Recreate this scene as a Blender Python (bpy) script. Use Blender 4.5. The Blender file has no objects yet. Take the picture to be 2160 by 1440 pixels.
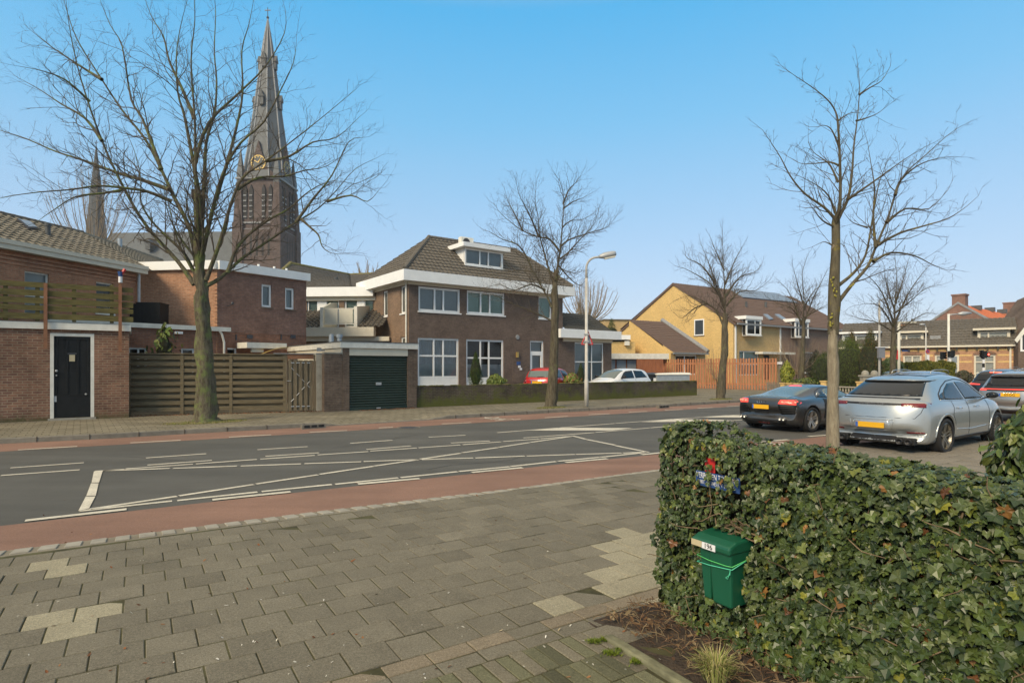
import bpy, bmesh, math, random
from mathutils import Vector, Matrix, noise
from mathutils.bvhtree import BVHTree
rnd = random.Random(7)
C = bpy.context.scene.collection
# ---- camera model: photograph 2160x1440, focal F px, horizon row HZ, eye height H
F, HZ, CX, H = 1235.0, 773.0, 1080.0, 1.75
R = math.radians
def P(px, py, Y): return Vector(((px-CX)/F*Y, Y, H-(py-HZ)/F*Y))
def G(px, py, z=0.0):
    Y = F*(H-z)/(py-HZ); return Vector(((px-CX)/F*Y, Y, z))
def vpang(vx): return math.atan2(F, vx-CX)
A_ST = vpang(2755)      # street direction along the far houses
A_NR = R(32.5)          # direction of the near kerb and paving

# ---------------- materials
MATS = {}
def newmat(name):
    m = bpy.data.materials.new(name); m.use_nodes = True
    nt = m.node_tree; b = nt.nodes['Principled BSDF']; MATS[name] = m
    return m, nt, b
def N(nt, typ, **kw):
    n = nt.nodes.new(typ)
    for k, v in kw.items():
        if k.startswith('i_'): 
            key = k[2:]
            key = int(key) if key.isdigit() else key.replace('_', ' ')
            n.inputs[key].default_value = v
        else: setattr(n, k, v)
    return n
def c4(c): return (c[0], c[1], c[2], 1)
def simple(name, col, rough=.6, metal=0, var=.15, scale=6, spec=.4, bump=0, bscale=30, coat=0, stretch=None):
    """plain colour with a bit of mottling"""
    m, nt, b = newmat(name); L = nt.links
    tc = N(nt, 'ShaderNodeTexCoord')
    mp = N(nt, 'ShaderNodeMapping')
    if stretch: mp.inputs['Scale'].default_value = stretch
    L.new(tc.outputs['Object'], mp.inputs[0])
    no = N(nt, 'ShaderNodeTexNoise', i_Scale=scale, i_Detail=5.0, i_Roughness=.6)
    L.new(mp.outputs[0], no.inputs['Vector'])
    mr = N(nt, 'ShaderNodeMapRange'); mr.inputs[1].default_value = .3; mr.inputs[2].default_value = .7
    mr.inputs[3].default_value = 1-var; mr.inputs[4].default_value = 1+var
    L.new(no.outputs[0], mr.inputs[0])
    mx = N(nt, 'ShaderNodeVectorMath', operation='SCALE'); mx.inputs[0].default_value = col
    L.new(mr.outputs[0], mx.inputs['Scale']); L.new(mx.outputs[0], b.inputs['Base Color'])
    b.inputs['Roughness'].default_value = rough; b.inputs['Metallic'].default_value = metal
    b.inputs['Specular IOR Level'].default_value = spec
    if coat: b.inputs['Coat Weight'].default_value = coat; b.inputs['Coat Roughness'].default_value = .04
    if bump:
        n2 = N(nt, 'ShaderNodeTexNoise', i_Scale=bscale, i_Detail=4.0); L.new(mp.outputs[0], n2.inputs['Vector'])
        bp = N(nt, 'ShaderNodeBump', i_Strength=bump, i_Distance=.02)
        L.new(n2.outputs[0], bp.inputs['Height']); L.new(bp.outputs[0], b.inputs['Normal'])
    return m
def brick(name, c1, c2, mortar, w=.215, h=.063, ms=.011, stain=.25, rough=.9, moss=None, off=.5, bumpd=.006, z_moss=None):
    m, nt, b = newmat(name); L = nt.links
    uv = N(nt, 'ShaderNodeUVMap')
    def br(ca, cb, mo):
        n = N(nt, 'ShaderNodeTexBrick', offset=off, i_Scale=1.0, i_Mortar_Size=ms, i_Mortar_Smooth=.3, i_Bias=0.0, i_Brick_Width=w, i_Row_Height=h)
        n.inputs['Color1'].default_value = c4(ca); n.inputs['Color2'].default_value = c4(cb); n.inputs['Mortar'].default_value = c4(mo)
        L.new(uv.outputs[0], n.inputs['Vector']); return n
    bn = br(c1, c2, mortar)
    tc = N(nt, 'ShaderNodeTexCoord')
    no = N(nt, 'ShaderNodeTexNoise', i_Scale=.9, i_Detail=6.0, i_Roughness=.65); L.new(tc.outputs['Object'], no.inputs['Vector'])
    mr = N(nt, 'ShaderNodeMapRange'); mr.inputs[1].default_value = .3; mr.inputs[2].default_value = .7
    mr.inputs[3].default_value = 1-stain; mr.inputs[4].default_value = 1+stain; L.new(no.outputs[0], mr.inputs[0])
    n3 = N(nt, 'ShaderNodeTexNoise', i_Scale=9.0, i_Detail=3.0); L.new(tc.outputs['Object'], n3.inputs['Vector'])
    mr3 = N(nt, 'ShaderNodeMapRange'); mr3.inputs[1].default_value = .3; mr3.inputs[2].default_value = .7
    mr3.inputs[3].default_value = .85; mr3.inputs[4].default_value = 1.15; L.new(n3.outputs[0], mr3.inputs[0])
    mu = N(nt, 'ShaderNodeMath', operation='MULTIPLY'); L.new(mr.outputs[0], mu.inputs[0]); L.new(mr3.outputs[0], mu.inputs[1])
    sc = N(nt, 'ShaderNodeVectorMath', operation='SCALE'); L.new(bn.outputs['Color'], sc.inputs[0]); L.new(mu.outputs[0], sc.inputs['Scale'])
    out = sc.outputs[0]
    if moss:
        sx = N(nt, 'ShaderNodeSeparateXYZ'); L.new(tc.outputs['Object'], sx.inputs[0])
        mz = N(nt, 'ShaderNodeMapRange'); mz.inputs[1].default_value = z_moss[0]; mz.inputs[2].default_value = z_moss[1]
        mz.inputs[3].default_value = .75; mz.inputs[4].default_value = 0.0; L.new(sx.outputs['Z'], mz.inputs[0])
        nm = N(nt, 'ShaderNodeTexNoise', i_Scale=2.2, i_Detail=8.0, i_Roughness=.7); L.new(tc.outputs['Object'], nm.inputs['Vector'])
        ad = N(nt, 'ShaderNodeMath', operation='ADD'); L.new(mz.outputs[0], ad.inputs[0]); L.new(nm.outputs[0], ad.inputs[1])
        ms_ = N(nt, 'ShaderNodeMapRange'); ms_.inputs[1].default_value = .75; ms_.inputs[2].default_value = 1.0; L.new(ad.outputs[0], ms_.inputs[0])
        mix = N(nt, 'ShaderNodeMix', data_type='RGBA'); L.new(ms_.outputs[0], mix.inputs[0]); L.new(out, mix.inputs[6]); mix.inputs[7].default_value = c4(moss)
        out = mix.outputs[2]
    L.new(out, b.inputs['Base Color'])
    b.inputs['Roughness'].default_value = rough; b.inputs['Specular IOR Level'].default_value = .25
    if bumpd:
        inv = N(nt, 'ShaderNodeMath', operation='SUBTRACT'); inv.inputs[0].default_value = 1.0; L.new(bn.outputs['Fac'], inv.inputs[1])
        bp = N(nt, 'ShaderNodeBump', i_Strength=.7, i_Distance=bumpd); L.new(inv.outputs[0], bp.inputs['Height']); L.new(bp.outputs[0], b.inputs['Normal'])
    return m
def vcol(name, rough=.7, spec=.4, var=.12, scale=14, trans=0, bump=0, bscale=40, coat=0):
    """colour from the mesh's own per-face paint"""
    m, nt, b = newmat(name); L = nt.links
    a = N(nt, 'ShaderNodeVertexColor', layer_name='Col')
    tc = N(nt, 'ShaderNodeTexCoord'); no = N(nt, 'ShaderNodeTexNoise', i_Scale=scale, i_Detail=5.0, i_Roughness=.7); L.new(tc.outputs['Object'], no.inputs['Vector'])
    mr = N(nt, 'ShaderNodeMapRange'); mr.inputs[1].default_value = .3; mr.inputs[2].default_value = .7
    mr.inputs[3].default_value = 1-var; mr.inputs[4].default_value = 1+var; L.new(no.outputs[0], mr.inputs[0])
    sc = N(nt, 'ShaderNodeVectorMath', operation='SCALE'); L.new(a.outputs[0], sc.inputs[0]); L.new(mr.outputs[0], sc.inputs['Scale'])
    L.new(sc.outputs[0], b.inputs['Base Color']); b.inputs['Roughness'].default_value = rough; b.inputs['Specular IOR Level'].default_value = spec
    if bump:
        n2 = N(nt, 'ShaderNodeTexNoise', i_Scale=bscale, i_Detail=4.0); L.new(tc.outputs['Object'], n2.inputs['Vector'])
        bp = N(nt, 'ShaderNodeBump', i_Strength=bump, i_Distance=.01); L.new(n2.outputs[0], bp.inputs['Height']); L.new(bp.outputs[0], b.inputs['Normal'])
    if trans:
        t = N(nt, 'ShaderNodeBsdfTranslucent'); L.new(sc.outputs[0], t.inputs[0])
        mx = N(nt, 'ShaderNodeMixShader'); mx.inputs[0].default_value = trans
        L.new(b.outputs[0], mx.inputs[1]); L.new(t.outputs[0], mx.inputs[2]); L.new(mx.outputs[0], nt.nodes['Material Output'].inputs[0])
    return m
def glass(name, fac=.22, tint=(.8, .85, .85), rough=.01, gcol=(1, 1, 1)):
    m, nt, b = newmat(name); L = nt.links; nt.nodes.remove(b)
    t = N(nt, 'ShaderNodeBsdfTransparent'); t.inputs[0].default_value = c4(tint)
    g = N(nt, 'ShaderNodeBsdfGlossy'); g.inputs['Roughness'].default_value = rough; g.inputs[0].default_value = c4(gcol)
    fr = N(nt, 'ShaderNodeFresnel', i_IOR=1.5); ad = N(nt, 'ShaderNodeMath', operation='ADD', use_clamp=True); ad.inputs[1].default_value = fac
    L.new(fr.outputs[0], ad.inputs[0]); mx = N(nt, 'ShaderNodeMixShader')
    L.new(ad.outputs[0], mx.inputs[0]); L.new(t.outputs[0], mx.inputs[1]); L.new(g.outputs[0], mx.inputs[2])
    L.new(mx.outputs[0], nt.nodes['Material Output'].inputs[0]); return m
def emis(name, col, st, base=(.1, .0, .0)):
    m, nt, b = newmat(name); b.inputs['Base Color'].default_value = c4(base); b.inputs['Emission Color'].default_value = c4(col)
    b.inputs['Emission Strength'].default_value = st; b.inputs['Roughness'].default_value = .2; return m

# ---------------- mesh builder
class MB:
    def __init__(s): s.v = []; s.f = []; s.m = []; s.c = []; s.cur = 0; s.col = (1, 1, 1)
    def add(s, vs, fs):
        n = len(s.v); s.v += [tuple(v) for v in vs]
        for f in fs: s.f.append(tuple(i+n for i in f)); s.m.append(s.cur); s.c.append(s.col)
    def poly(s, pts): s.add(pts, [tuple(range(len(pts)))])
    def box(s, x0, x1, y0, y1, z0, z1, M=None):
        vs = [Vector(p) for p in ((x0,y0,z0),(x1,y0,z0),(x1,y1,z0),(x0,y1,z0),(x0,y0,z1),(x1,y0,z1),(x1,y1,z1),(x0,y1,z1))]
        if M: vs = [M @ v for v in vs]
        s.add(vs, [(3,2,1,0),(4,5,6,7),(0,1,5,4),(1,2,6,5),(2,3,7,6),(3,0,4,7)])
    def hexa(s, vs): s.add(vs, [(3,2,1,0),(4,5,6,7),(0,1,5,4),(1,2,6,5),(2,3,7,6),(3,0,4,7)])
    def prism(s, pts, d):
        d = Vector(d); n = len(pts); a = [Vector(p) for p in pts]; b = [p+d for p in a]
        s.add(a+b, [tuple(range(n))[::-1], tuple(range(n, 2*n))]+[(i, (i+1) % n, (i+1) % n+n, i+n) for i in range(n)])
    def tube(s, pts, rad, k=6, cap=False):
        pts = [Vector(p) for p in pts]; n = len(pts)
        if not hasattr(rad, '__len__'): rad = [rad]*n
        t0 = (pts[1]-pts[0]).normalized()
        up = Vector((0, 0, 1)) if abs(t0.z) < .9 else Vector((1, 0, 0))
        u = t0.cross(up).normalized(); vs = []
        for i, p in enumerate(pts):
            t = (pts[min(i+1, n-1)]-pts[max(i-1, 0)])
            if t.length < 1e-9: t = t0
            t = t.normalized(); u = (u-t*u.dot(t))
            u = u.normalized() if u.length > 1e-6 else t.orthogonal().normalized()
            w = t.cross(u)
            for j in range(k):
                a = 2*math.pi*j/k; vs.append(p+(u*math.cos(a)+w*math.sin(a))*rad[i])
        fs = [(i*k+j, i*k+(j+1) % k, (i+1)*k+(j+1) % k, (i+1)*k+j) for i in range(n-1) for j in range(k)]
        if cap: fs += [tuple(range(k))[::-1], tuple(range((n-1)*k, n*k))]
        s.add(vs, fs)
    def cyl(s, a, b, r, k=12, r2=None): s.tube([a, b], [r, r if r2 is None else r2], k, True)
    def lathe(s, prof, M, k=24):
        vs = [M @ Vector((r*math.cos(2*math.pi*j/k), r*math.sin(2*math.pi*j/k), z)) for r, z in prof for j in range(k)]
        n = len(prof)
        s.add(vs, [(i*k+j, i*k+(j+1) % k, (i+1)*k+(j+1) % k, (i+1)*k+j) for i in range(n-1) for j in range(k)])
    def ball(s, c, rx, ry, rz, k=10, M=None):
        vs = []; n = k//2+1
        for i in range(n+1):
            t = math.pi*i/n
            for j in range(k):
                a = 2*math.pi*j/k; p = Vector((math.sin(t)*math.cos(a)*rx, math.sin(t)*math.sin(a)*ry, math.cos(t)*rz))
                vs.append((M @ p if M else p)+Vector(c))
        s.add(vs, [(i*k+j, (i+1)*k+j, (i+1)*k+(j+1) % k, i*k+(j+1) % k) for i in range(n) for j in range(k)])
    def build(s, name, mats, parent=None, smooth=False, uv=True, bevel=0, cols=False, auto=None):
        me = bpy.data.meshes.new(name); me.from_pydata(s.v, [], s.f)
        if not isinstance(mats, (list, tuple)): mats = [mats]
        for m in mats: me.materials.append(MATS[m] if isinstance(m, str) else m)
        if len(mats) > 1: me.polygons.foreach_set('material_index', s.m)
        if smooth: me.polygons.foreach_set('use_smooth', [True]*len(s.f))
        if uv:
            me.update(); ul = me.uv_layers.new(name='UVMap').data
            for p in me.polygons:
                n = p.normal
                if abs(n.z) > .97: t = Vector((1, 0, 0)); b = Vector((0, 1, 0))
                else: t = Vector((-n.y, n.x, 0)).normalized(); b = n.cross(t)
                for li in p.loop_indices:
                    co = me.vertices[me.loops[li].vertex_index].co; ul[li].uv = (co.dot(t), co.dot(b))
        if cols:
            ca = me.color_attributes.new('Col', 'FLOAT_COLOR', 'CORNER'); dat = []
            for p, c in zip(me.polygons, s.c): dat += [c[0], c[1], c[2], 1.0]*p.loop_total
            ca.data.foreach_set('color', dat)
        me.update(); o = bpy.data.objects.new(name, me); C.objects.link(o)
        if parent: o.parent = parent
        if bevel:
            md = o.modifiers.new('b', 'BEVEL'); md.width = bevel; md.segments = 2; md.limit_method = 'ANGLE'
        return o
def tag(o, label=None, cat=None, group=None, kind=None):
    if label: o['label'] = label
    if cat: o['category'] = cat
    if group: o['group'] = group
    if kind: o['kind'] = kind
    return o
def thing(name, label, cat, loc=(0, 0, 0), rot=0, group=None):
    o = bpy.data.objects.new(name, None); C.objects.link(o); o.empty_display_size = .3
    o.location = loc; o.rotation_euler = (0, 0, rot); return tag(o, label, cat, group)
def copy_tree(o, parent=None):
    c = o.copy(); C.objects.link(c)
    if parent: c.parent = parent
    for ch in o.children: copy_tree(ch, c)
    return c

class Face:
    """a vertical facade plane inside a thing's local frame: u to the right, d inwards, z up"""
    def __init__(s, root, p0=(0, 0), ang=0):
        s.root = root; s.p0 = Vector((p0[0], p0[1])); s.ang = ang
        rr = root.rotation_euler.z; rl = root.location
        c, q = math.cos(rr), math.sin(rr)
        s.O = Vector((rl.x+c*p0[0]-q*p0[1], rl.y+q*p0[0]+c*p0[1])); a = rr+ang
        s.du = Vector((math.cos(a), math.sin(a))); s.dn = Vector((-math.sin(a), math.cos(a)))
        s.lu = Vector((math.cos(ang), math.sin(ang))); s.ln = Vector((-math.sin(ang), math.cos(ang)))
        s.op = []
    def hit(s, px, py, d=0):
        r = Vector(((px-CX)/F, 1.0)); k = (s.O+s.dn*d).dot(s.dn)/r.dot(s.dn)
        return ((r*k-s.O).dot(s.du), H-(py-HZ)/F*k)
    def u(s, px, d=0): return s.hit(px, HZ, d)[0]
    def z(s, px, py, d=0): return s.hit(px, py, d)[1]
    def p(s, u, d, z): q = s.p0+s.lu*u+s.ln*d; return Vector((q.x, q.y, z))
    def box(s, mb, u0, u1, d0, d1, z0, z1):
        mb.hexa([s.p(u0,d0,z0), s.p(u1,d0,z0), s.p(u1,d1,z0), s.p(u0,d1,z0), s.p(u0,d0,z1), s.p(u1,d0,z1), s.p(u1,d1,z1), s.p(u0,d1,z1)])
    def wall(s, mb, u0, u1, z0, z1, reveal=.12, thick=.25, d=0):
        us = sorted({u0, u1}|{min(max(x, u0), u1) for o in s.op for x in o[:2]}); zs = sorted({z0, z1}|{min(max(x, z0), z1) for o in s.op for x in o[2:]})
        for a, b in zip(us, us[1:]):
            for c, e in zip(zs, zs[1:]):
                mu, mz = (a+b)/2, (c+e)/2
                if any(o[0] < mu < o[1] and o[2] < mz < o[3] for o in s.op): continue
                mb.poly([s.p(a,d,c), s.p(b,d,c), s.p(b,d,e), s.p(a,d,e)])
        for o in s.op:
            a, b, c, e = o
            for q in (((a,c),(a,e)), ((a,e),(b,e)), ((b,e),(b,c)), ((b,c),(a,c))):
                mb.poly([s.p(q[0][0],d,q[0][1]), s.p(q[1][0],d,q[1][1]), s.p(q[1][0],d+reveal,q[1][1]), s.p(q[0][0],d+reveal,q[0][1])])
    def window(s, tl, br, cols=(), rows=(), back='room', fr=.06, rec=.07, sill='white', opening=True, fmat='white', d=0, parent=None, backd=.35, name='window', split=None, label=None):
        u0, z1 = s.hit(*tl, d); u1, z0 = s.hit(*br, d)
        par = parent or s.root
        if opening: s.op.append((u0, u1, z0, z1))
        mb = MB(); a, b = d+rec, d+rec+.06
        if not opening: a, b = d-.035, d-.004
        s.box(mb, u0, u0+fr, a, b, z0, z1); s.box(mb, u1-fr, u1, a, b, z0, z1)
        s.box(mb, u0+fr, u1-fr, a, b, z1-fr, z1); s.box(mb, u0+fr, u1-fr, a, b, z0, z0+fr)
        g = fr*.42
        for c in cols: x = u0+(u1-u0)*c; s.box(mb, x-g, x+g, a+.004, b, z0+fr, z1-fr)
        cc = [0]+list(cols)+[1]
        for r_ in rows:
            z = z0+(z1-z0)*r_
            for k in range(len(cc)-1):
                x0 = u0+(u1-u0)*cc[k]+(fr if k == 0 else g); x1 = u0+(u1-u0)*cc[k+1]-(fr if k == len(cc)-2 else g)
                s.box(mb, x0, x1, a+.004, b, z-g, z+g)
        w = tag(mb.build(name, fmat, par), label)
        pm = MB(); dd = (a+b)/2+.004
        pm.poly([s.p(u0+fr*.5,dd,z0+fr*.5), s.p(u1-fr*.5,dd,z0+fr*.5), s.p(u1-fr*.5,dd,z1-fr*.5), s.p(u0+fr*.5,dd,z1-fr*.5)])
        pane = 'pane' if opening else 'pane_dark'
        pm.build('pane', pane, w if par is s.root else par, uv=False)
        if opening and back:
            bm_ = MB(); n = max(2, int((u1-u0)/.05)); wav = .025 if back.startswith('curtain') else 0
            bd = d+rec+(.12 if wav or back.startswith('blind') else backd)
            zt, zb = z1, z0
            for i in range(n):
                xa, xb = u0-.0+(u1-u0)*i/n, u0+(u1-u0)*(i+1)/n
                ya = bd+wav*math.sin(i*1.35)+wav*.6*math.sin(i*.5); yb = bd+wav*math.sin((i+1)*1.35)+wav*.6*math.sin((i+1)*.5)
                bm_.poly([s.p(xa,ya,zb), s.p(xb,yb,zb), s.p(xb,yb,zt), s.p(xa,ya,zt)])
            if not wav: # close the box so no sky shows through
                for q in (((u0,z0),(u0,z1)), ((u0,z1),(u1,z1)), ((u1,z1),(u1,z0)), ((u1,z0),(u0,z0))):
                    bm_.poly([s.p(q[0][0],b,q[0][1]), s.p(q[1][0],b,q[1][1]), s.p(q[1][0],bd,q[1][1]), s.p(q[0][0],bd,q[0][1])])
            bm_.build('curtain' if wav else ('blind' if back.startswith('blind') else 'interior'), back, w if par is s.root else par, uv=False, smooth=bool(wav))
        if sill:
            sm = MB(); s.box(sm, u0-.05, u1+.05, d-.05, d+.03 if opening else d-.003, z0-.07, z0-.002); sm.build('sill', sill, w if par is s.root else par)
        return (u0, u1, z0, z1)

def tiled(mb, A, B, Cc, D, tw=.26, tl=.33, amp=.022, step=.03, k=5, base=0.0):
    """pantiles as real relief: eave A->B, top D->C"""
    A, B, Cc, D = map(Vector, (A, B, Cc, D))
    t = (B-A).normalized(); q = (Cc+D)/2-(A+B)/2; nrm = t.cross(q).normalized()
    if nrm.z < 0: nrm = -nrm
    L = q.length; rows = max(1, int(round(L/tl))); prof = [0, .75, 1, .75, 0] if k == 5 else [0, 1, 1, 0][:k]
    umin = min(0, (D-A).dot(t)); umax = max((B-A).length, (Cc-A).dot(t)); nu = int((umax-umin)/tw*k)+1
    us = [umin+i*tw/k for i in range(nu+1)]+[umax]; n = len(us)
    for r in range(rows):
        jig = rnd.uniform(-.004, .004); vs = []
        for tt, off in ((r/rows, step), ((r+1)/rows, .004)):
            l, g = A.lerp(D, tt), B.lerp(Cc, tt); ul, ug = (l-A).dot(t), (g-A).dot(t); w = ug-ul
            for i, u in enumerate(us):
                f = 0 if w < 1e-6 else min(max((u-ul)/w, 0), 1)
                vs.append(l.lerp(g, f)+nrm*(base+off+amp*prof[i % k]+jig))
        fs = [(i, i+1, n+i+1, n+i) for i in range(n-1) if (vs[i]-vs[i+1]).length > 1e-4 or (vs[n+i]-vs[n+i+1]).length > 1e-4]
        low = [p-nrm*(step+.002) for p in vs[:n]]
        fs += [(2*n+i, 2*n+i+1, i+1, i) for i in range(n-1) if (vs[i]-vs[i+1]).length > 1e-4]
        mb.add(vs+low, fs)
def ridge(mb, a, b, r=.11, n=None):
    a, b = Vector(a), Vector(b); L = (b-a).length; n = n or max(2, int(L/.38))
    for i in range(n):
        p, q = a.lerp(b, i/n), a.lerp(b, (i+1)/n+.02)
        mb.tube([p, q], [r, r*1.15], 8, True)
# ---------------- scene materials
simple('white', (.82, .82, .79), rough=.45, var=.05, scale=2)
simple('cream', (.62, .57, .45), rough=.5, var=.06, scale=2)
simple('white_old', (.68, .66, .58), rough=.6, var=.12, scale=4)
simple('offwhite_panel', (.60, .58, .48), rough=.4, var=.04)
simple('roof_felt', (.10, .10, .10), rough=.9, var=.25)
simple('black_paint', (.012, .013, .013), rough=.55, var=.2, spec=.2)
simple('grey_metal', (.42, .43, .43), rough=.45, metal=.3, var=.08)
simple('pole_grey', (.50, .48, .43), rough=.6, var=.12, scale=5)
simple('dark_metal', (.05, .05, .055), rough=.4, var=.1)
simple('zinc', (.34, .38, .41), rough=.5, metal=.3, var=.12)
simple('concrete', (.30, .28, .23), rough=.9, var=.2, scale=5, bump=.3)
simple('kerb', (.17, .155, .125), rough=.9, var=.22, scale=5, bump=.3)
simple('soil', (.055, .04, .028), rough=1, var=.4, scale=18, bump=1, bscale=50)
simple('grass_base', (.10, .115, .035), rough=1, var=.35, scale=12, bump=.8)
simple('joint_sand', (.062, .058, .024), rough=1, var=.6, scale=5)
simple('field', (.13, .125, .07), rough=1, var=.3, scale=.2)
simple('room', (.035, .032, .03), rough=.8, var=.3, scale=2)
simple('blind_green', (.42, .50, .41), rough=.8, var=.05)
simple('blind_grey', (.40, .40, .39), rough=.8, var=.05)
simple('blind_pale', (.42, .42, .40), rough=.8, var=.05)
simple('curtain_grey', (.50, .48, .48), rough=.9, var=.08, scale=2)
simple('curtain_pale', (.58, .57, .54), rough=.9, var=.06, scale=2)
glass('pane', fac=.02, tint=(.90, .93, .92), gcol=(.62, .62, .60))
m, nt, b = newmat('pane_dark'); b.inputs['Base Color'].default_value = (.03, .035, .04, 1); b.inputs['Roughness'].default_value = .05
brick('brick_brown', (.172, .118, .090), (.135, .092, .072), (.130, .105, .085))
brick('brick_side', (.235, .150, .095), (.190, .122, .080), (.22, .17, .125))
brick('brick_b2front', (.265, .140, .098), (.205, .106, .078), (.21, .145, .115))
brick('brick_b2side', (.40, .205, .115), (.31, .155, .09), (.36, .24, .16))
brick('brick_low', (.31, .135, .078), (.225, .095, .058), (.215, .14, .10))
brick('brick_shed', (.235, .118, .075), (.150, .075, .054), (.25, .185, .125), stain=.35, moss=(.10, .085, .04), z_moss=(-.1, .6), w=.23, h=.078, ms=.013)
brick('brick_house', (0.414, 0.190, 0.103), (0.322, 0.138, 0.078), (0.345, 0.218, 0.138))
brick('brick_dark', (.165, .112, .080), (.118, .080, .060), (.155, .125, .095), stain=.35)
brick('brick_garden', (0.092, 0.063, 0.046), (0.069, 0.048, 0.038), (0.115, 0.103, 0.069), stain=.45, moss=(.115, .115, .028), z_moss=(-.15, .95))
brick('brick_yellow', (.68, .465, .175), (.60, .40, .145), (.58, .42, .20), stain=.08, bumpd=.003)
brick('brick_yellow2', (.53, .36, .155), (.46, .305, .13), (.46, .34, .18), stain=.1, bumpd=.003)
brick('brick_pink', (.27, .165, .115), (.22, .135, .098), (.27, .20, .15), stain=.1, bumpd=.003)
brick('brick_row', (.47, .25, .135), (.38, .195, .11), (.42, .28, .18), stain=.12)
brick('brick_church', (.118, .086, .074), (.094, .070, .061), (.12, .098, .086), w=.5, h=.16, stain=.3, bumpd=0)
def mossy(m):
    nt = MATS[m].node_tree; L = nt.links; bs = nt.nodes['Principled BSDF']; src = bs.inputs['Base Color'].links[0].from_socket
    tc = N(nt, 'ShaderNodeTexCoord')
    for sc, lo, hi, col in ((1.7, .50, .62, (.100, .105, .022)), (7.0, .56, .66, (.145, .135, .035)), (16.0, .66, .72, (.38, .36, .29))):
        n = N(nt, 'ShaderNodeTexNoise', i_Scale=sc, i_Detail=8.0, i_Roughness=.75); L.new(tc.outputs['Object'], n.inputs['Vector'])
        r = N(nt, 'ShaderNodeMapRange'); r.inputs[1].default_value = lo; r.inputs[2].default_value = hi; r.inputs[4].default_value = .8; L.new(n.outputs[0], r.inputs[0])
        mx = N(nt, 'ShaderNodeMix', data_type='RGBA'); L.new(r.outputs[0], mx.inputs[0]); L.new(src, mx.inputs[6]); mx.inputs[7].default_value = c4(col); src = mx.outputs[2]
    L.new(src, bs.inputs['Base Color'])
mossy('brick_garden')
simple('tile_grey', (.185, .165, .125), rough=.85, var=.35, scale=9, bump=.3)
simple('tile_light', (.180, .160, .122), rough=.85, var=.4, scale=8, bump=.3)
simple('tile_brown', (.112, .099, .080), rough=.85, var=.4, scale=8, bump=.3)
simple('tile_dark', (.052, .050, .042), rough=.8, var=.4, scale=8, bump=.3)
simple('tile_mauve', (.125, .082, .063), rough=.75, var=.18, scale=6)
simple('tile_orange', (.52, .145, .055), rough=.8, var=.2, scale=5)
simple('tile_moss', (.16, .14, .05), rough=.95, var=.4, scale=10)
simple('slate', (.095, .104, .106), rough=.6, var=.16, scale=1.2, stretch=(1, 1, .25))
simple('slate_dark', (.075, .08, .08), rough=.6, var=.2, scale=1.5)
simple('lead', (.24, .245, .245), rough=.6, var=.2, scale=6)
simple('wood_green', (.105, .090, .028), rough=.85, var=.45, scale=5, stretch=(.6, .6, 5), bump=.4)
simple('wood_fence', (.145, .115, .066), rough=.85, var=.35, scale=4, stretch=(.5, .5, 6), bump=.4)
simple('wood_gate', (.15, .12, .075), rough=.85, var=.35, scale=5, stretch=(5, 5, .5), bump=.4)
simple('wood_orange', (.37, .155, .072), rough=.75, var=.25, scale=4, stretch=(4, 4, .4))
simple('wood_red', (.27, .10, .045), rough=.75, var=.25, scale=4, stretch=(4, 4, .4))
simple('wood_grey', (.19, .165, .13), rough=.9, var=.3, scale=4, stretch=(4, 4, .4))
simple('rust_post', (.22, .10, .05), rough=.7, var=.2)
simple('roller_green', (.022, .040, .030), rough=.6, var=.15, scale=3)
simple('awning', (.50, .34, .10), rough=.8, var=.1)
simple('sign_red', (.55, .03, .03), rough=.4, var=.05)
simple('sign_blue', (.03, .075, .22), rough=.4, var=.05)
simple('sign_white', (.75, .75, .75), rough=.4, var=.03)
simple('sign_back', (.30, .30, .31), rough=.5, metal=.4, var=.06)
simple('gold', (.50, .36, .12), rough=.5, metal=.5, var=.1)
simple('bin_green', (.008, .088, .046), rough=.38, var=.06, scale=4, spec=.5)
simple('cord_green', (.10, .50, .14), rough=.5, var=.05)
simple('cord_mint', (.10, .55, .33), rough=.5, var=.05)
simple('sticker_tan', (.50, .42, .26), rough=.6, var=.06)
simple('ink', (.01, .01, .01), rough=.6, var=.0)
simple('solar', (.20, .22, .25), rough=.35, var=.1, spec=.8)
simple('bin_black', (.02, .022, .026), rough=.5, var=.1)
simple('door_grey', (.20, .235, .27), rough=.5, var=.06)

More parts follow.
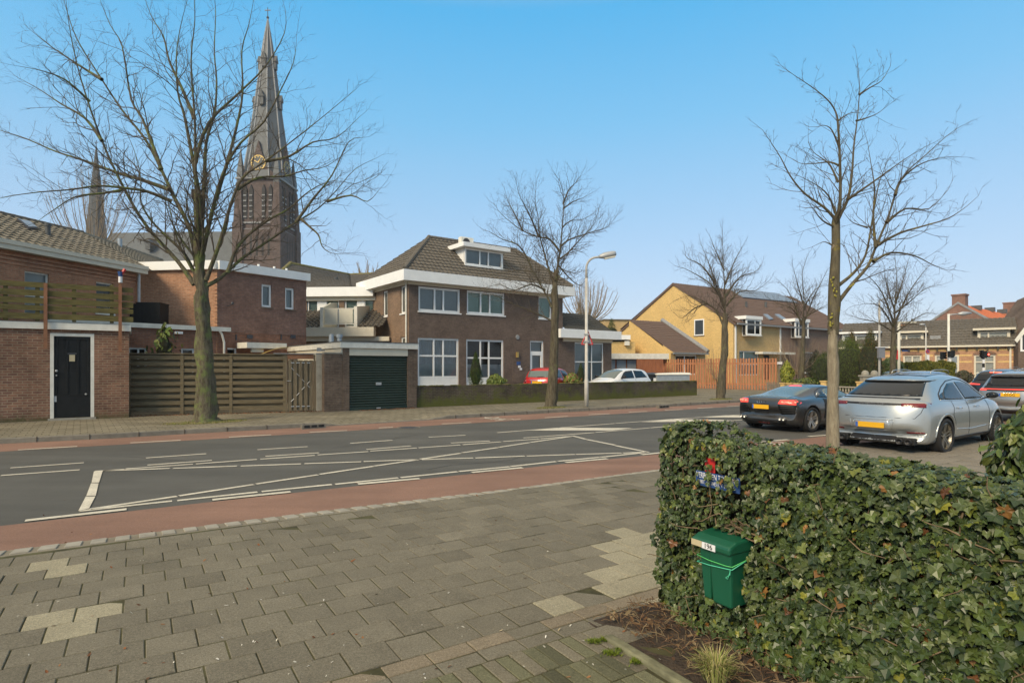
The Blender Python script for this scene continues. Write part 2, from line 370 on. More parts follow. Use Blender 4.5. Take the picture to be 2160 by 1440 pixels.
def ground_mat(name, col, var, fine, rough=.85, patch=.6, bump=.25, tracks=False):
    m, nt, b = newmat(name); L = nt.links
    tc = N(nt, 'ShaderNodeTexCoord'); o = tc.outputs['Object']
    a = N(nt, 'ShaderNodeTexNoise', i_Scale=patch, i_Detail=6.0, i_Roughness=.6); L.new(o, a.inputs['Vector'])
    f = N(nt, 'ShaderNodeTexNoise', i_Scale=fine, i_Detail=3.0, i_Roughness=.8); L.new(o, f.inputs['Vector'])
    r1 = N(nt, 'ShaderNodeMapRange'); r1.inputs[1].default_value = .3; r1.inputs[2].default_value = .7; r1.inputs[3].default_value = 1-var; r1.inputs[4].default_value = 1+var; L.new(a.outputs[0], r1.inputs[0])
    r2 = N(nt, 'ShaderNodeMapRange'); r2.inputs[1].default_value = .25; r2.inputs[2].default_value = .75; r2.inputs[3].default_value = .72; r2.inputs[4].default_value = 1.28; L.new(f.outputs[0], r2.inputs[0])
    mu = N(nt, 'ShaderNodeMath', operation='MULTIPLY'); L.new(r1.outputs[0], mu.inputs[0]); L.new(r2.outputs[0], mu.inputs[1])
    val = mu.outputs[0]
    if tracks: # polished wheel tracks and seams running along the street
        mp = N(nt, 'ShaderNodeMapping'); mp.inputs['Rotation'].default_value = (0, 0, -A_NR); mp.inputs['Scale'].default_value = (.04, 1.3, 1); L.new(o, mp.inputs[0])
        st = N(nt, 'ShaderNodeTexNoise', i_Scale=1.0, i_Detail=4.0, i_Roughness=.6); L.new(mp.outputs[0], st.inputs['Vector'])
        r3 = N(nt, 'ShaderNodeMapRange'); r3.inputs[1].default_value = .3; r3.inputs[2].default_value = .7; r3.inputs[3].default_value = .84; r3.inputs[4].default_value = 1.18; L.new(st.outputs[0], r3.inputs[0])
        m2 = N(nt, 'ShaderNodeMath', operation='MULTIPLY'); L.new(val, m2.inputs[0]); L.new(r3.outputs[0], m2.inputs[1]); val = m2.outputs[0]
    sc = N(nt, 'ShaderNodeVectorMath', operation='SCALE'); sc.inputs[0].default_value = col; L.new(val, sc.inputs['Scale']); L.new(sc.outputs[0], b.inputs['Base Color'])
    b.inputs['Roughness'].default_value = rough; b.inputs['Specular IOR Level'].default_value = .3
    bp = N(nt, 'ShaderNodeBump', i_Strength=bump, i_Distance=.01); L.new(f.outputs[0], bp.inputs['Height']); L.new(bp.outputs[0], b.inputs['Normal'])
    return m
ground_mat('asphalt', (.088, .086, .076), .12, 120, tracks=True)
ground_mat('red_asphalt', (.225, .132, .094), .13, 120, tracks=True)
ground_mat('marking', (.56, .52, .42), .16, 30, rough=.7, patch=2)
ground_mat('apron', (.21, .185, .135), .25, 70, patch=1.5)
brick('paving_far', (.215, .190, .135), (.175, .155, .108), (.085, .075, .045), w=.3, h=.3, ms=.012, off=.5, stain=.25, bumpd=.004)
brick('clinker', (.20, .165, .125), (.16, .135, .105), (.09, .08, .055), w=.21, h=.105, ms=.008, off=.5, stain=.25, bumpd=.004)
ground_mat('tree_pit', (.16, .14, .085), .35, 25, patch=3, bump=1)
vcol('paver', rough=.9, spec=.25, var=.30, scale=70, bump=.5, bscale=160)
def grain(name, sc=170, amt=.38, sc2=3.0, amt2=.14):
    nt = MATS[name].node_tree; L = nt.links; bs = nt.nodes['Principled BSDF']; src = bs.inputs['Base Color'].links[0].from_socket; tc = N(nt, 'ShaderNodeTexCoord')
    for s_, a_ in ((sc, amt), (sc2, amt2)):
        n = N(nt, 'ShaderNodeTexNoise', i_Scale=s_, i_Detail=3.0 if s_ > 50 else 7.0, i_Roughness=.75); L.new(tc.outputs['Object'], n.inputs['Vector']); r = N(nt, 'ShaderNodeMapRange'); r.inputs[1].default_value = .3; r.inputs[2].default_value = .7; r.inputs[3].default_value = 1-a_; r.inputs[4].default_value = 1+a_; L.new(n.outputs[0], r.inputs[0])
        sc_n = N(nt, 'ShaderNodeVectorMath', operation='SCALE'); L.new(src, sc_n.inputs[0]); L.new(r.outputs[0], sc_n.inputs['Scale']); src = sc_n.outputs[0]
    L.new(src, bs.inputs['Base Color'])
grain('paver'); grain('asphalt', 60, .16, .35, .12); grain('red_asphalt', 60, .14, .5, .12)

# ---------------- world, sun, camera
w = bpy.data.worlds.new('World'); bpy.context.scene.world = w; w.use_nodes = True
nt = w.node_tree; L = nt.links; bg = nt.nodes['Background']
SUN_EL, SUN_AZ = R(36), math.atan2(-.80, -.60)   # light from behind the left shoulder
sky = N(nt, 'ShaderNodeTexSky', sky_type='NISHITA', sun_disc=False, sun_elevation=SUN_EL, sun_rotation=math.pi/2-SUN_AZ, altitude=0, air_density=1.0, dust_density=1.2, ozone_density=2.2)
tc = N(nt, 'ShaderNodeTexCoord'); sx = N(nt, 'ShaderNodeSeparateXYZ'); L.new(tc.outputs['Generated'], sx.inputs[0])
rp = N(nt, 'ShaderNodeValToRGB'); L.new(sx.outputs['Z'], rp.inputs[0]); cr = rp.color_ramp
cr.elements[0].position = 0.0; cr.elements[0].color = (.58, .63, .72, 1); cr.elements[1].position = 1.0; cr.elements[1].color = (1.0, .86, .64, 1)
for p_, c_ in ((.07, (.52, .61, .75)), (.20, (.38, .58, .80)), (.38, (.17, .52, .83)), (.52, (.06, .45, .83)), (.64, (.62, .60, .53))):  # unseen sky above the frame made warm to cut the blue ambient light
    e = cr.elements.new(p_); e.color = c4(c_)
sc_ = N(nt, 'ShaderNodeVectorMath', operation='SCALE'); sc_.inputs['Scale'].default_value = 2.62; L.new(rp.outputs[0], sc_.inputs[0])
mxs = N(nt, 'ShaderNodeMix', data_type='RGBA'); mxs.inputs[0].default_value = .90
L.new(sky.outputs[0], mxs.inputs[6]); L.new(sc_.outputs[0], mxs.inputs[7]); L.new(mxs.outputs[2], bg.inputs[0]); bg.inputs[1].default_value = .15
sl = bpy.data.lights.new('sun', 'SUN'); sl.energy = 1.5; sl.angle = R(22); sl.color = (1, .82, .57)
so = bpy.data.objects.new('sun', sl); C.objects.link(so); so['kind'] = 'helper'
sd = Vector((math.cos(SUN_EL)*math.cos(SUN_AZ), math.cos(SUN_EL)*math.sin(SUN_AZ), math.sin(SUN_EL)))
so.rotation_euler = (-sd).to_track_quat('-Z', 'Y').to_euler(); so.location = (0, 0, 60)
cd = bpy.data.cameras.new('camera'); co = bpy.data.objects.new('camera', cd); C.objects.link(co)
co.location = (0, 0, H); co.rotation_euler = (R(90), 0, 0); cd.sensor_width = 36; cd.lens = F/2160*36; cd.shift_y = (HZ-720)/2160
cd.clip_end = 2000; cd.clip_start = .05; bpy.context.scene.camera = co
vs_ = bpy.context.scene.view_settings; vs_.view_transform = 'Standard'; vs_.look = 'None'; vs_.exposure = 1.38; vs_.gamma = 1

# ---------------- ground sheets
def extend(pts, a=80, b=80):
    pts = [Vector(p) for p in pts]; d0 = (pts[0]-pts[1]).normalized(); d1 = (pts[-1]-pts[-2]).normalized()
    return [pts[0]+d0*a]+pts+[pts[-1]+d1*b]
def xy(pts, z): return [Vector((p[0], p[1], z)) for p in pts]
F1 = extend([G(0, 936), G(233, 924.5), G(393, 915), G(560, 906), G(700, 898.5), G(920, 885), G(1157, 871), G(1420, 857), G(1565, 848)], 60, 0)
dd_ = (G(1420, 857)-G(920, 885)).normalized(); F1 += [F1[-1]+dd_*8, F1[-1]+dd_*60]
F2 = extend([G(-60, 956), G(38, 950), G(275, 936), G(483, 923.5), G(653, 913.5), G(800, 904.5), G(932, 896), G(1098, 886), G(1242, 876.5), G(1402, 866.5), G(1500, 860)], 60, 70)
N2 = extend([G(53, 1103), G(448, 1058), G(755, 1024.5), G(995, 999), G(1193, 977.5), G(1353, 961.5), G(1505, 944), G(1745, 919.5)], 40, 70)
N3 = extend([G(0, 1163), G(240, 1133), G(480, 1102.5), G(720, 1073), G(1060, 1033), G(1420, 986), G(1800, 945)], 40, 70)
def strip(name, a, b, z, mat, n=400, label=None):
    """sheet between two polylines, sampled on a common axis"""
    def samp(pl, s):
        d = Vector((math.cos(A_NR), math.sin(A_NR), 0)); ss = [(p.x*d.x+p.y*d.y) for p in pl]
        for i in range(len(pl)-1):
            if ss[i] <= s <= ss[i+1]: return pl[i].lerp(pl[i+1], (s-ss[i])/(ss[i+1]-ss[i]))
        return pl[0] if s < ss[0] else pl[-1]
    mb = MB(); s0, s1 = -45, 85; vs = []
    za, zb = z if isinstance(z, tuple) else (z, z)
    for i in range(n+1):
        s = s0+(s1-s0)*i/n; p, q = samp(a, s), samp(b, s)
        vs += [Vector((p.x, p.y, za)), Vector((q.x, q.y, zb))]
    mb.add(vs, [(2*i, 2*i+1, 2*i+3, 2*i+2) for i in range(n)])
    return tag(mb.build(name, mat), kind='structure')
nrd = Vector((-math.sin(A_NR), math.cos(A_NR), 0))
def off(pl, d): return [p+nrd*d for p in pl]
g = MB(); g.poly([(-200, -60, -.05), (230, -60, -.05), (230, 260, -.05), (-200, 260, -.05)]); tag(g.build('ground', 'field', uv=False), kind='structure')
strip('road', N2, F2, 0.0, 'asphalt')
strip('cycle_lane', F2, F1, 0.002, 'red_asphalt', label='far')
strip('cycle_lane', N3, N2, 0.002, 'red_asphalt')
# far pavement and its kerb (dropped in front of the garage)
far = off(F1, 60)
d0 = Vector((math.cos(A_NR), math.sin(A_NR), 0))
def s_of(p): return p.x*d0.x+p.y*d0.y
sg0, sg1 = s_of(G(712, 898)), s_of(G(905, 886))
def kerb_h(s):
    if s < sg0-.5 or s > sg1+.8: return .12
    if s < sg0: return .12-.09*(s-(sg0-.5))/.5
    if s > sg1: return .03+.09*(s-sg1)/.8
    return .03
def samp(pl, s):
    ss = [s_of(p) for p in pl]
    for i in range(len(pl)-1):
        if ss[i] <= s <= ss[i+1]: return pl[i].lerp(pl[i+1], (s-ss[i])/(ss[i+1]-ss[i]))
    return pl[0] if s < ss[0] else pl[-1]
mb = MB(); mk = MB(); n = 520; prev = None
for i in range(n+1):
    s = -45+130*i/n; p = samp(F1, s); h = kerb_h(s)
    a = Vector((p.x, p.y, -.02)); b_ = Vector((p.x, p.y, h-.012))+nrd*.012; c_ = Vector((p.x, p.y, h))+nrd*.03; e = Vector((p.x, p.y, h))+nrd*.14
    f_ = Vector((p.x, p.y, .12))+nrd*1.1; g_ = Vector((p.x, p.y, .12))+nrd*75
    row = (a, b_, c_, e, f_, g_)
    if prev:
        for k in range(3): mk.poly([prev[k], row[k], row[k+1], prev[k+1]])
        for k in (3, 4): mb.poly([prev[k]-Vector((0,0,.003)), row[k]-Vector((0,0,.003)), row[k+1]-Vector((0,0,.003)), prev[k+1]-Vector((0,0,.003))])
    prev = row
# paving pattern must follow the street
def street_uv(o, ang):
    me = o.data; c, s = math.cos(ang), math.sin(ang)
    for l, uvd in zip(me.loops, me.uv_layers[0].data):
        v = me.vertices[l.vertex_index].co; uvd.uv = (v.x*c+v.y*s, -v.x*s+v.y*c)
o = tag(mb.build('pavement', 'paving_far'), kind='structure'); street_uv(o, A_ST)
o = tag(mk.build('kerb', 'kerb'), kind='structure')
# kerb joints: thin dark grooves across the kerb
mj = MB()
s = -30
while s < 45:
    if not (sg0-.3 < s < sg1+.3):
        p = samp(F1, s); q = Vector((p.x, p.y, 0)); M = Matrix.Translation(q) @ Matrix.Rotation(A_ST, 4, 'Z')
        mj.box(-.006, .006, -.004, .145, .0, .1225, M)
    s += 1.0
tag(mj.build('kerb_joints', 'soil'), kind='structure')
# sloping strip and near pavement bed
strip('kerb_apron', off(N3, -.42), N3, (.045, .003), 'apron')
bed = strip('pavement_bed', off(N3, -60), off(N3, -.42), (.0535, .0535), 'joint_sand')

# ---------------- road markings
mk = MB(); ZM = .007
def dash(a, b, wd=.10, z=ZM):
    a, b = G(*a), G(*b); d = (b-a).normalized(); n_ = Vector((-d.y, d.x, 0))*wd/2
    mk.poly([(a-n_)+Vector((0,0,z)), (b-n_)+Vector((0,0,z)), (b+n_)+Vector((0,0,z)), (a+n_)+Vector((0,0,z))])
for a in ((38,949,163,941.5),(275,934,381,928.5),(483,922,572,917),(653,911.5,732,908),(799,902.5,829,901),(932,894,994,891),(1044,887,1098,884),(1149,881,1198,878),(1242,874.5,1286,872.5),(1326,869.3,1365,867.6),(1402,865,1440,863.2),(1472,861,1504,859.3),(1532,857.5,1560,856),(1584,854.5,1608,853.3)): dash(a[:2], a[2:], .10)
for a in ((22,987,177,976),(308,966,435,957),(543,948.5,649,942),(739,935,828,928.5),(904,922,982,918),(2,1003,168,991),(311,981,447,971),(560,962.5,673,955),(773,948,867,940.5),(951,934.5,1033,930),(1104,923.5,1122,922.5),(-150,1000,-20,990),(-200,1022,-30,1006)): dash(a[:2], a[2:], .09)
for a in ((53,1099,267,1075),(448,1055,613,1038),(755,1021.5,885,1010),(995,997,1102,987),(1193,976,1281,968),(1353,959.5,1424,952.5),(1632,930,1663,927.5),(1705,921,1750,917.5),(1800,912,1850,907),(-400,1150,-160,1124)): dash(a[:2], a[2:], .11, .011)
segs = [(217,993,358,988),(365,988,500,983),(508,983,635,978.5),(642,978,762,974),(767,973.5,880,969.5),(890,969.5,998,966),(1003,966,1107,962),(1111,962,1213,958.5),(1215,958.5,1311,955.5),(1314,955.5,1365,953.5),
 (200,994,262,990),(265,989,407,979),(413,978.5,542,969),(549,968.5,664,960.5),(670,959.5,777,952.5),(781,951.5,879,945),(883,944.5,971,938.5),(976,938,1057,931.8),(1061,931.3,1138,925.7),(1140,925.4,1205,920),
 (190,1074,373,1047),(378,1046,535,1022),(540,1021,671,1001.5),(674,1000.5,788,983.5),(790,983,882,969.7),(886,968.5,972,956),(975,955,1050,944),(1052,943.5,1117,933.5),(1119,933,1205,920.5),
 (168,1078,363,1057),(374,1056,543,1038),(552,1037,700,1022),(707,1021.5,840,1008),(845,1007.5,965,995),(968,994.5,1075,984.5),(1077,984,1173,973.5),(1177,973,1265,964.5),(1267,964.5,1365,954),
 (1207,919,1236,926.5),(1238,927,1298,939),(1299,940,1368,954),
 (1049,912.5,1178,902.5),(1181,902.2,1297,893),(1299,892.8,1420,884),(1423,883.7,1500,878.7),(1502,878.5,1590,873),(1121,922.5,1253,912.5),(1256,912,1370,902.5),(1372,902.3,1470,893.5),(1472,893.3,1590,883.5),(1592,883,1700,876)]
for a in segs: dash(a[:2], a[2:], .09)
def mpoly(*px, z=ZM+.004): mk.poly([G(*p)+Vector((0, 0, z)) for p in px])
mpoly((165,1079),(188,1073),(201,1048),(181,1048)); mpoly((182,1046.5),(202,1046.5),(208,1020),(192,1020)); mpoly((193,1018.5),(209,1018.5),(217,993),(198,995))
mpoly((1118,908.5),(1293,908),(1335,903.2),(1182,902.4)); mpoly((1352,890.5),(1500,889.5),(1545,886.3),(1425,883.8)); mpoly((1475,880.3),(1560,880.8),(1600,877),(1530,876.2))
# worn bicycle symbols on the red lanes
def bike(c, s, ang):
    M = Matrix.Translation(Vector((c.x, c.y, ZM))) @ Matrix.Rotation(ang, 4, 'Z')
    for x in (-.52, .52):
        k = 18; a = [M @ Vector((x*s+.33*s*math.cos(2*math.pi*j/k), .33*s*math.sin(2*math.pi*j/k), 0)) for j in range(k)]
        b2 = [M @ Vector((x*s+.26*s*math.cos(2*math.pi*j/k), .26*s*math.sin(2*math.pi*j/k), 0)) for j in range(k)]
        for j in range(k): mk.poly([a[j], a[(j+1) % k], b2[(j+1) % k], b2[j]])
    for p, q in (((-.52,0),(-.2,.45)), ((-.2,.45),(.4,.45)), ((.4,.45),(.52,0)), ((-.52,0),(.05,-.02)), ((.05,-.02),(.4,.45)), ((.05,-.02),(-.25,.6)), ((.38,.7),(.42,.42))):
        p, q = Vector((p[0]*s, p[1]*s, .002)), Vector((q[0]*s, q[1]*s, .002)); d = (q-p).normalized(); n_ = Vector((-d.y, d.x, 0))*.035*s
        mk.poly([M @ (p-n_), M @ (q-n_), M @ (q+n_), M @ (p+n_)])
bike(G(1052, 882.5), .8, A_ST+R(90)); bike(G(1665, 938), .8, A_NR+R(90))
tag(mk.build('road_markings', 'marking', uv=False), kind='structure')

# ---------------- near pavement: individual concrete slabs
pv = MB(); ZP = .06; TS = .275
d_ = Vector((math.cos(A_NR), math.sin(A_NR), 0)); q_ = nrd
e0 = samp(N3, s_of(G(720, 1073)))-nrd*.44; 
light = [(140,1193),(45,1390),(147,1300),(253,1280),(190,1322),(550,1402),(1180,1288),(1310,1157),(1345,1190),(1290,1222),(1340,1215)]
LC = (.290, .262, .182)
def pix(p): return (CX+F*p.x/p.y, HZ+F*(H-p.z)/p.y)
def slab(c0, u0, u1, v0, v1, col, zz=None):
    z = ZP+rnd.uniform(-.003, .003) if zz is None else zz; j = .0040; bv = .004
    tx, ty = rnd.uniform(-.004, .004), rnd.uniform(-.004, .004)
    def pt(u, v, dz): return c0+d_*u+q_*v+Vector((0, 0, z+dz+tx*(u-u0)/TS+ty*(v-v0)/TS))
    a = [pt(u0+j,v0+j,-.03), pt(u1-j,v0+j,-.03), pt(u1-j,v1-j,-.03), pt(u0+j,v1-j,-.03)]
    b1 = [pt(u0+j,v0+j,-.004), pt(u1-j,v0+j,-.004), pt(u1-j,v1-j,-.004), pt(u0+j,v1-j,-.004)]
    t1 = [pt(u0+j+bv,v0+j+bv,0), pt(u1-j-bv,v0+j+bv,0), pt(u1-j-bv,v1-j-bv,0), pt(u0+j+bv,v1-j-bv,0)]
    pv.col = col
    pv.add(a+b1+t1, [(8,9,10,11)]+[(k, (k+1) % 4, (k+1) % 4+4, k+4) for k in range(4)]+[(k+4, (k+1) % 4+4, (k+1) % 4+8, k+8) for k in range(4)])
base = Vector((e0.x, e0.y, 0))
hcorner = Vector((1.06, 4.04, 0)); hdir = Vector((.509, -.861, 0)); hout = Vector((.861, .509, 0))
for r_ in range(0, 35):
    v1 = -r_*TS; v0 = v1-TS
    offu = TS*.5*(r_ % 2)+rnd.uniform(-.01, .01); skew = 0
    for k in range(-46, 66):
        u0 = k*TS+offu; c = base+d_*(u0+.15)+q_*(v0+.15); c.z = ZP
        if c.y < .9: continue
        px, py = pix(c)
        if px < -250 or px > 2350 or py > 1700: continue
        s_h = (c-hcorner).dot(hout); t_h = (c-hcorner).dot(hdir)
        if -.60 < s_h < .2 and t_h > .12 : continue            # planting bed under the ivy
        if s_h > .2 and t_h > .4: continue
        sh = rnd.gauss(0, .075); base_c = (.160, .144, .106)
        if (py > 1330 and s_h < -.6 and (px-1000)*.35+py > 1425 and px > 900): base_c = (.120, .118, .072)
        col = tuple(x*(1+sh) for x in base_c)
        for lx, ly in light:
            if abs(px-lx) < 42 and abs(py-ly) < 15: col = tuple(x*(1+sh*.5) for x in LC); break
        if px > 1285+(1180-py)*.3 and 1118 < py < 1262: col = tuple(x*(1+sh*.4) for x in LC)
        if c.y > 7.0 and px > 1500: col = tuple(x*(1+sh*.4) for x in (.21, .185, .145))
        if base_c[0] < .13:
            for t3 in range(3):
                sh3 = rnd.gauss(0, .16); gz = rnd.random() < .35; cc = (.155, .138, .098) if gz else (.125, .122, .072)
                slab(base, u0+TS*t3/3, u0+TS*(t3+1)/3, v0, v1, tuple(x*(1+sh3) for x in cc))
        elif r_ == 13: # a row cut into two narrow courses, one reddish
            slab(base, u0, u0+TS, v0, v0+TS/2, col); slab(base, u0, u0+TS, v0+TS/2, v1, (.20*(1+sh), .165*(1+sh), .115*(1+sh)) if rnd.random() < .8 else col)
        else:
            slab(base, u0, u0+TS, v0, v1, col)
tag(pv.build('pavement', 'paver', uv=False, cols=True), kind='structure')
# concrete blocks with notches along the sloping strip
ab = MB()
s = -24
while s < 26:
    p = samp(N3, s)
    M = Matrix.Translation(Vector((p.x, p.y, 0))) @ Matrix.Rotation(A_NR, 4, 'Z') @ Matrix.Rotation(R(-6.5), 4, 'X')
    ab.box(0.0, .135+rnd.uniform(-.02, .01), -.30, -.035, -.02, .012, M)
    s += .20
tag(ab.build('kerb_blocks', 'concrete', bevel=.006), kind='structure')
# edging band and soil bed under the ivy
eb = MB()
s0 = hcorner+hout*(-.60)+hdir*.10
for k in range(5):
    a = s0+hdir*(k*.8); M = Matrix.Translation(Vector((a.x, a.y, 0))) @ Matrix.Rotation(math.atan2(hdir.y, hdir.x), 4, 'Z')
    eb.box(.004, .796, -.035, .035, .0, .085, M)
simple('mossy_concrete', (.165, .160, .095), rough=.95, var=.4, scale=7, bump=.4)
tag(eb.build('bed_edging', 'mossy_concrete', bevel=.012), kind='structure')
sb = MB(); nx, ny = 40, 18; vs = []
for i in range(nx+1):
    for j in range(ny+1):
        p = hcorner+hdir*(-.15+4.3*i/nx)+hout*(-.565+1.3*j/ny)
        z = .055+.03*noise.noise(p*3)+.02*noise.noise(p*11)+.03*min(1, j/6)
        vs.append(Vector((p.x, p.y, z)))
sb.add(vs, [(i*(ny+1)+j, i*(ny+1)+j+1, (i+1)*(ny+1)+j+1, (i+1)*(ny+1)+j) for i in range(nx) for j in range(ny)])
tag(sb.build('soil_bed', 'soil', smooth=True), kind='structure')
# tree pits and litter strips on the far pavement
tp = MB()
def blob(px, py, rx, ry, z=.1215, n=18):
    c = G(px, py, .12); M = Matrix.Rotation(A_ST, 3, 'Z')
    pts = [c+M @ Vector((rx*math.cos(2*math.pi*k/n)*rnd.uniform(.8, 1.1), ry*math.sin(2*math.pi*k/n)*rnd.uniform(.8, 1.1), 0)) for k in range(n)]
    tp.poly([(p.x, p.y, z) for p in pts])
blob(435, 889, 1.5, .62); blob(1163, 859, 1.1, .5); blob(1521, 841, .9, .45)
tag(tp.build('tree_pits', 'tree_pit'), kind='structure')

# thin winter haze: one closed box of pale air round the whole place
m = bpy.data.materials.new('haze_air'); m.use_nodes = True; MATS['haze_air'] = m; nt = m.node_tree; nt.nodes.remove(nt.nodes['Principled BSDF'])
pvn = N(nt, 'ShaderNodeVolumePrincipled'); pvn.inputs['Density'].default_value = .00042; pvn.inputs['Color'].default_value = (.86, .90, .96, 1); pvn.inputs['Anisotropy'].default_value = .2
nt.links.new(pvn.outputs[0], nt.nodes['Material Output'].inputs['Volume'])
hz = MB(); hz.box(-202, 232, -95, 262, -1.1, 92); tag(hz.build('haze', 'haze_air', uv=False), kind='stuff')

for px, py, lb, zz, r_ in ((862, 901.5, 'round iron manhole cover in the far red cycle lane', .0045, .33), (1010, 1236, 'small square iron utility cover in the near paving', .0625, 0)):
    if r_ == 0: continue
    g = G(px, py, zz); o = thing('manhole_cover', lb, 'manhole cover', (g.x, g.y, 0), A_ST)
    mb = MB(); mb.lathe([(0, zz+.002), (.27, zz+.002), (.275, zz-.002)], Matrix.Identity(4), 24); mb.build('lid', 'dark_metal', o); mb = MB(); mb.lathe([(.285, zz), (.285, zz+.004), (.34, zz+.004), (.34, zz)], Matrix.Identity(4), 24); mb.build('rim', 'kerb', o)
# sealed cracks and repair patches in the carriageway
simple('bitumen', (.035, .034, .032), rough=.6, var=.2)
mb = MB(); rc = random.Random(12)
for (px, py, n_, dx_, dy_) in ((60, 965, 14, .35, .16), (700, 945, 10, .4, .3), (1300, 905, 12, .35, .2), (900, 990, 9, .3, -.05)):
    p = G(px, py); ang = A_NR+rc.uniform(-.15, .15); pts = [p]
    for k in range(n_): ang += rc.gauss(0, .22); p = p+Vector((math.cos(ang), math.sin(ang), 0))*rc.uniform(.25, .5); pts.append(p)
    for a, q in zip(pts, pts[1:]):
        d = (q-a).normalized(); nn = Vector((-d.y, d.x, 0))*.007; mb.poly([Vector((v.x, v.y, .0045)) for v in (a-nn, q-nn, q+nn, a+nn)])
tag(mb.build('road_cracks', 'bitumen', uv=False), kind='structure')
# ================= buildings (each a thing, its walls, roof, windows ... parts)
def yrow(px, Y): p = P(px, HZ, Y); return (p.x, p.y, 0)
def unitroot(name, label, cat, px, Y, ang, group=None):
    return thing(name, label, cat, yrow(px, Y), ang, group)
def hbox(mb, f, tl, br, d0, d1): # box on a face from two pixels, measured on plane d0
    u0, z1 = f.hit(*tl, d0); u1, z0 = f.hit(*br, d0); f.box(mb, u0, u1, d0, d1, z0, z1)

# --- 1. low brick outbuilding with the black door, left edge
g0 = G(272, 880, .12)
sh = thing('brick_shed', 'low red brick outbuilding with flat roof, white fascia and black plank door', 'shed', (g0.x, g0.y, 0), vpang(3000))
f = Face(sh)
du0, dz1 = f.hit(105.5, 702); du1 = f.u(198.5); dz0 = .18
f.op.append((du0, du1, dz0, dz1))
zt = f.z(272, 699); zf = f.z(272, 685.5)
mb = MB(); f.wall(mb, -16, 0, .0, zt, reveal=.10)
s2 = Face(sh, (0, 0), R(90)); s2.wall(mb, 0, 1.9, .0, zt); mb.build('wall', 'brick_shed', sh)
mb = MB(); f.box(mb, -16, .05, -.10, 2.2, zt+.003, zf); mb.build('fascia', 'white_old', sh)
mb = MB(); f.box(mb, -16, .02, 0, 6, zf+.001, zf+.02); mb.build('roof', 'roof_felt', sh)
mb = MB(); fr = .09
f.box(mb, du0, du0+fr, .0, .09, dz0, dz1); f.box(mb, du1-fr, du1, .0, .09, dz0, dz1); f.box(mb, du0+fr, du1-fr, .0, .09, dz1-fr, dz1); mb.build('door_frame', 'white_old', sh)
mb = MB(); a, b_ = du0+fr+.005, du1-fr-.005; w_ = b_-a; t = dz1-fr-.004
f.box(mb, a, b_, .055, .10, dz0, t)
zl = dz0+(t-dz0)*.27
for k in range(4): x = a+.05+(w_-.1)*k/3; f.box(mb, x-.03, x+.03, .035, .055, zl, t)
f.box(mb, a, b_, .035, .055, dz0, zl-.02); f.box(mb, a, b_, .03, .055, zl-.02, zl+.04); f.box(mb, a+.03, b_-.03, .03, .055, t-.1, t-.001)
door = mb.build('door', 'black_paint', sh, bevel=.006)
m2 = MB(); hu, hz = f.hit(119, 782); m2.ball(f.p(hu, .0, hz), .04, .04, .04); m2.cyl(f.p(hu, .0, hz), f.p(hu, .04, hz), .012); m2.ball(f.p(hu, .02, hz-.14), .022, .022, .022)
m2.build('handle', 'grey_metal', door, smooth=True)
m2 = MB(); nu, nz = f.hit(152, 755); f.box(m2, nu-.07, nu+.07, .018, .03, nz-.10, nz+.10); m2.build('notice', 'sticker_tan', door)
m2 = MB(); f.box(m2, nu-.11, nu+.11, .008, .03, nz+.11, nz+.16); m2.build('notice_hood', 'dark_metal', door)
m2 = MB(); f.box(m2, a+.0, a+.06, .02, .034, dz0+(t-dz0)*.20, dz0+(t-dz0)*.27); hu, hz = f.hit(181, 831); m2.ball(f.p(hu, .02, hz), .03, .02, .03); m2.build('lock', 'grey_metal', door)
m2 = MB(); f.box(m2, du0-.05, du1+.05, -.06, .10, .10, dz0-.002); m2.build('doorstep', 'concrete', sh)

# timber railing on the roof of the outbuilding
rl = thing('balcony_railing', 'mossy horizontal plank railing on two rust brown posts above the black door', 'railing', sh.location, sh.rotation_euler.z)
f = Face(rl)
mb = MB()
for y0, y1 in ((590.5, 601.5), (607.5, 620), (624, 637), (640, 651.5), (657.5, 670)):
    za, zb = f.z(0, y1, -.16), f.z(0, y0, -.16)
    uu = f.u(282, -.16); us = [-16, f.u(96, -.16), f.u(253, -.16), uu]
    for k in range(3): f.box(mb, us[k]+.012, us[k+1]-.012, -.16+.006*k, -.13+.006*k, za+rnd.uniform(-.008, .008), zb)
mb.build('planks', 'wood_green', rl)
for px in (13, 80, 157, 236): m2 = MB(); u = f.u(px); f.box(m2, u-.05, u+.05, -.125, -.06, zf+.03, f.z(px, 600)-.02); m2.build('stud', 'wood_green', rl)
for px, yb in ((96, 735), (253.5, 740)):
    m2 = MB(); u = f.u(px, -.2); f.box(m2, u-.045, u+.045, -.21, -.165, f.z(px, yb, -.2), f.z(px, 597, -.2)); m2.build('post', 'rust_post', rl)
# flag-like ornament on the right post
fl = thing('garden_ornament', 'small red and blue windsock ornament on the right railing post', 'ornament', sh.location, sh.rotation_euler.z)
f = Face(fl); u, z = f.hit(254, 595, -.2)
mb = MB(); mb.tube([f.p(u, -.22, z-.02), f.p(u, -.22, z+.17)], .055, 8, True); mb.build('white_cup', 'sign_white', fl)
mb = MB(); mb.tube([f.p(u, -.22, z+.17), f.p(u, -.22, z+.33)], [.05, .08], 8, True); mb.build('blue_cup', 'sign_blue', fl)
mb = MB(); mb.tube([f.p(u+.03, -.22, z+.25), f.p(u+.12, -.22, z+.42)], [.04, .05], 6, True); mb.build('red_cup', 'sign_red', fl)

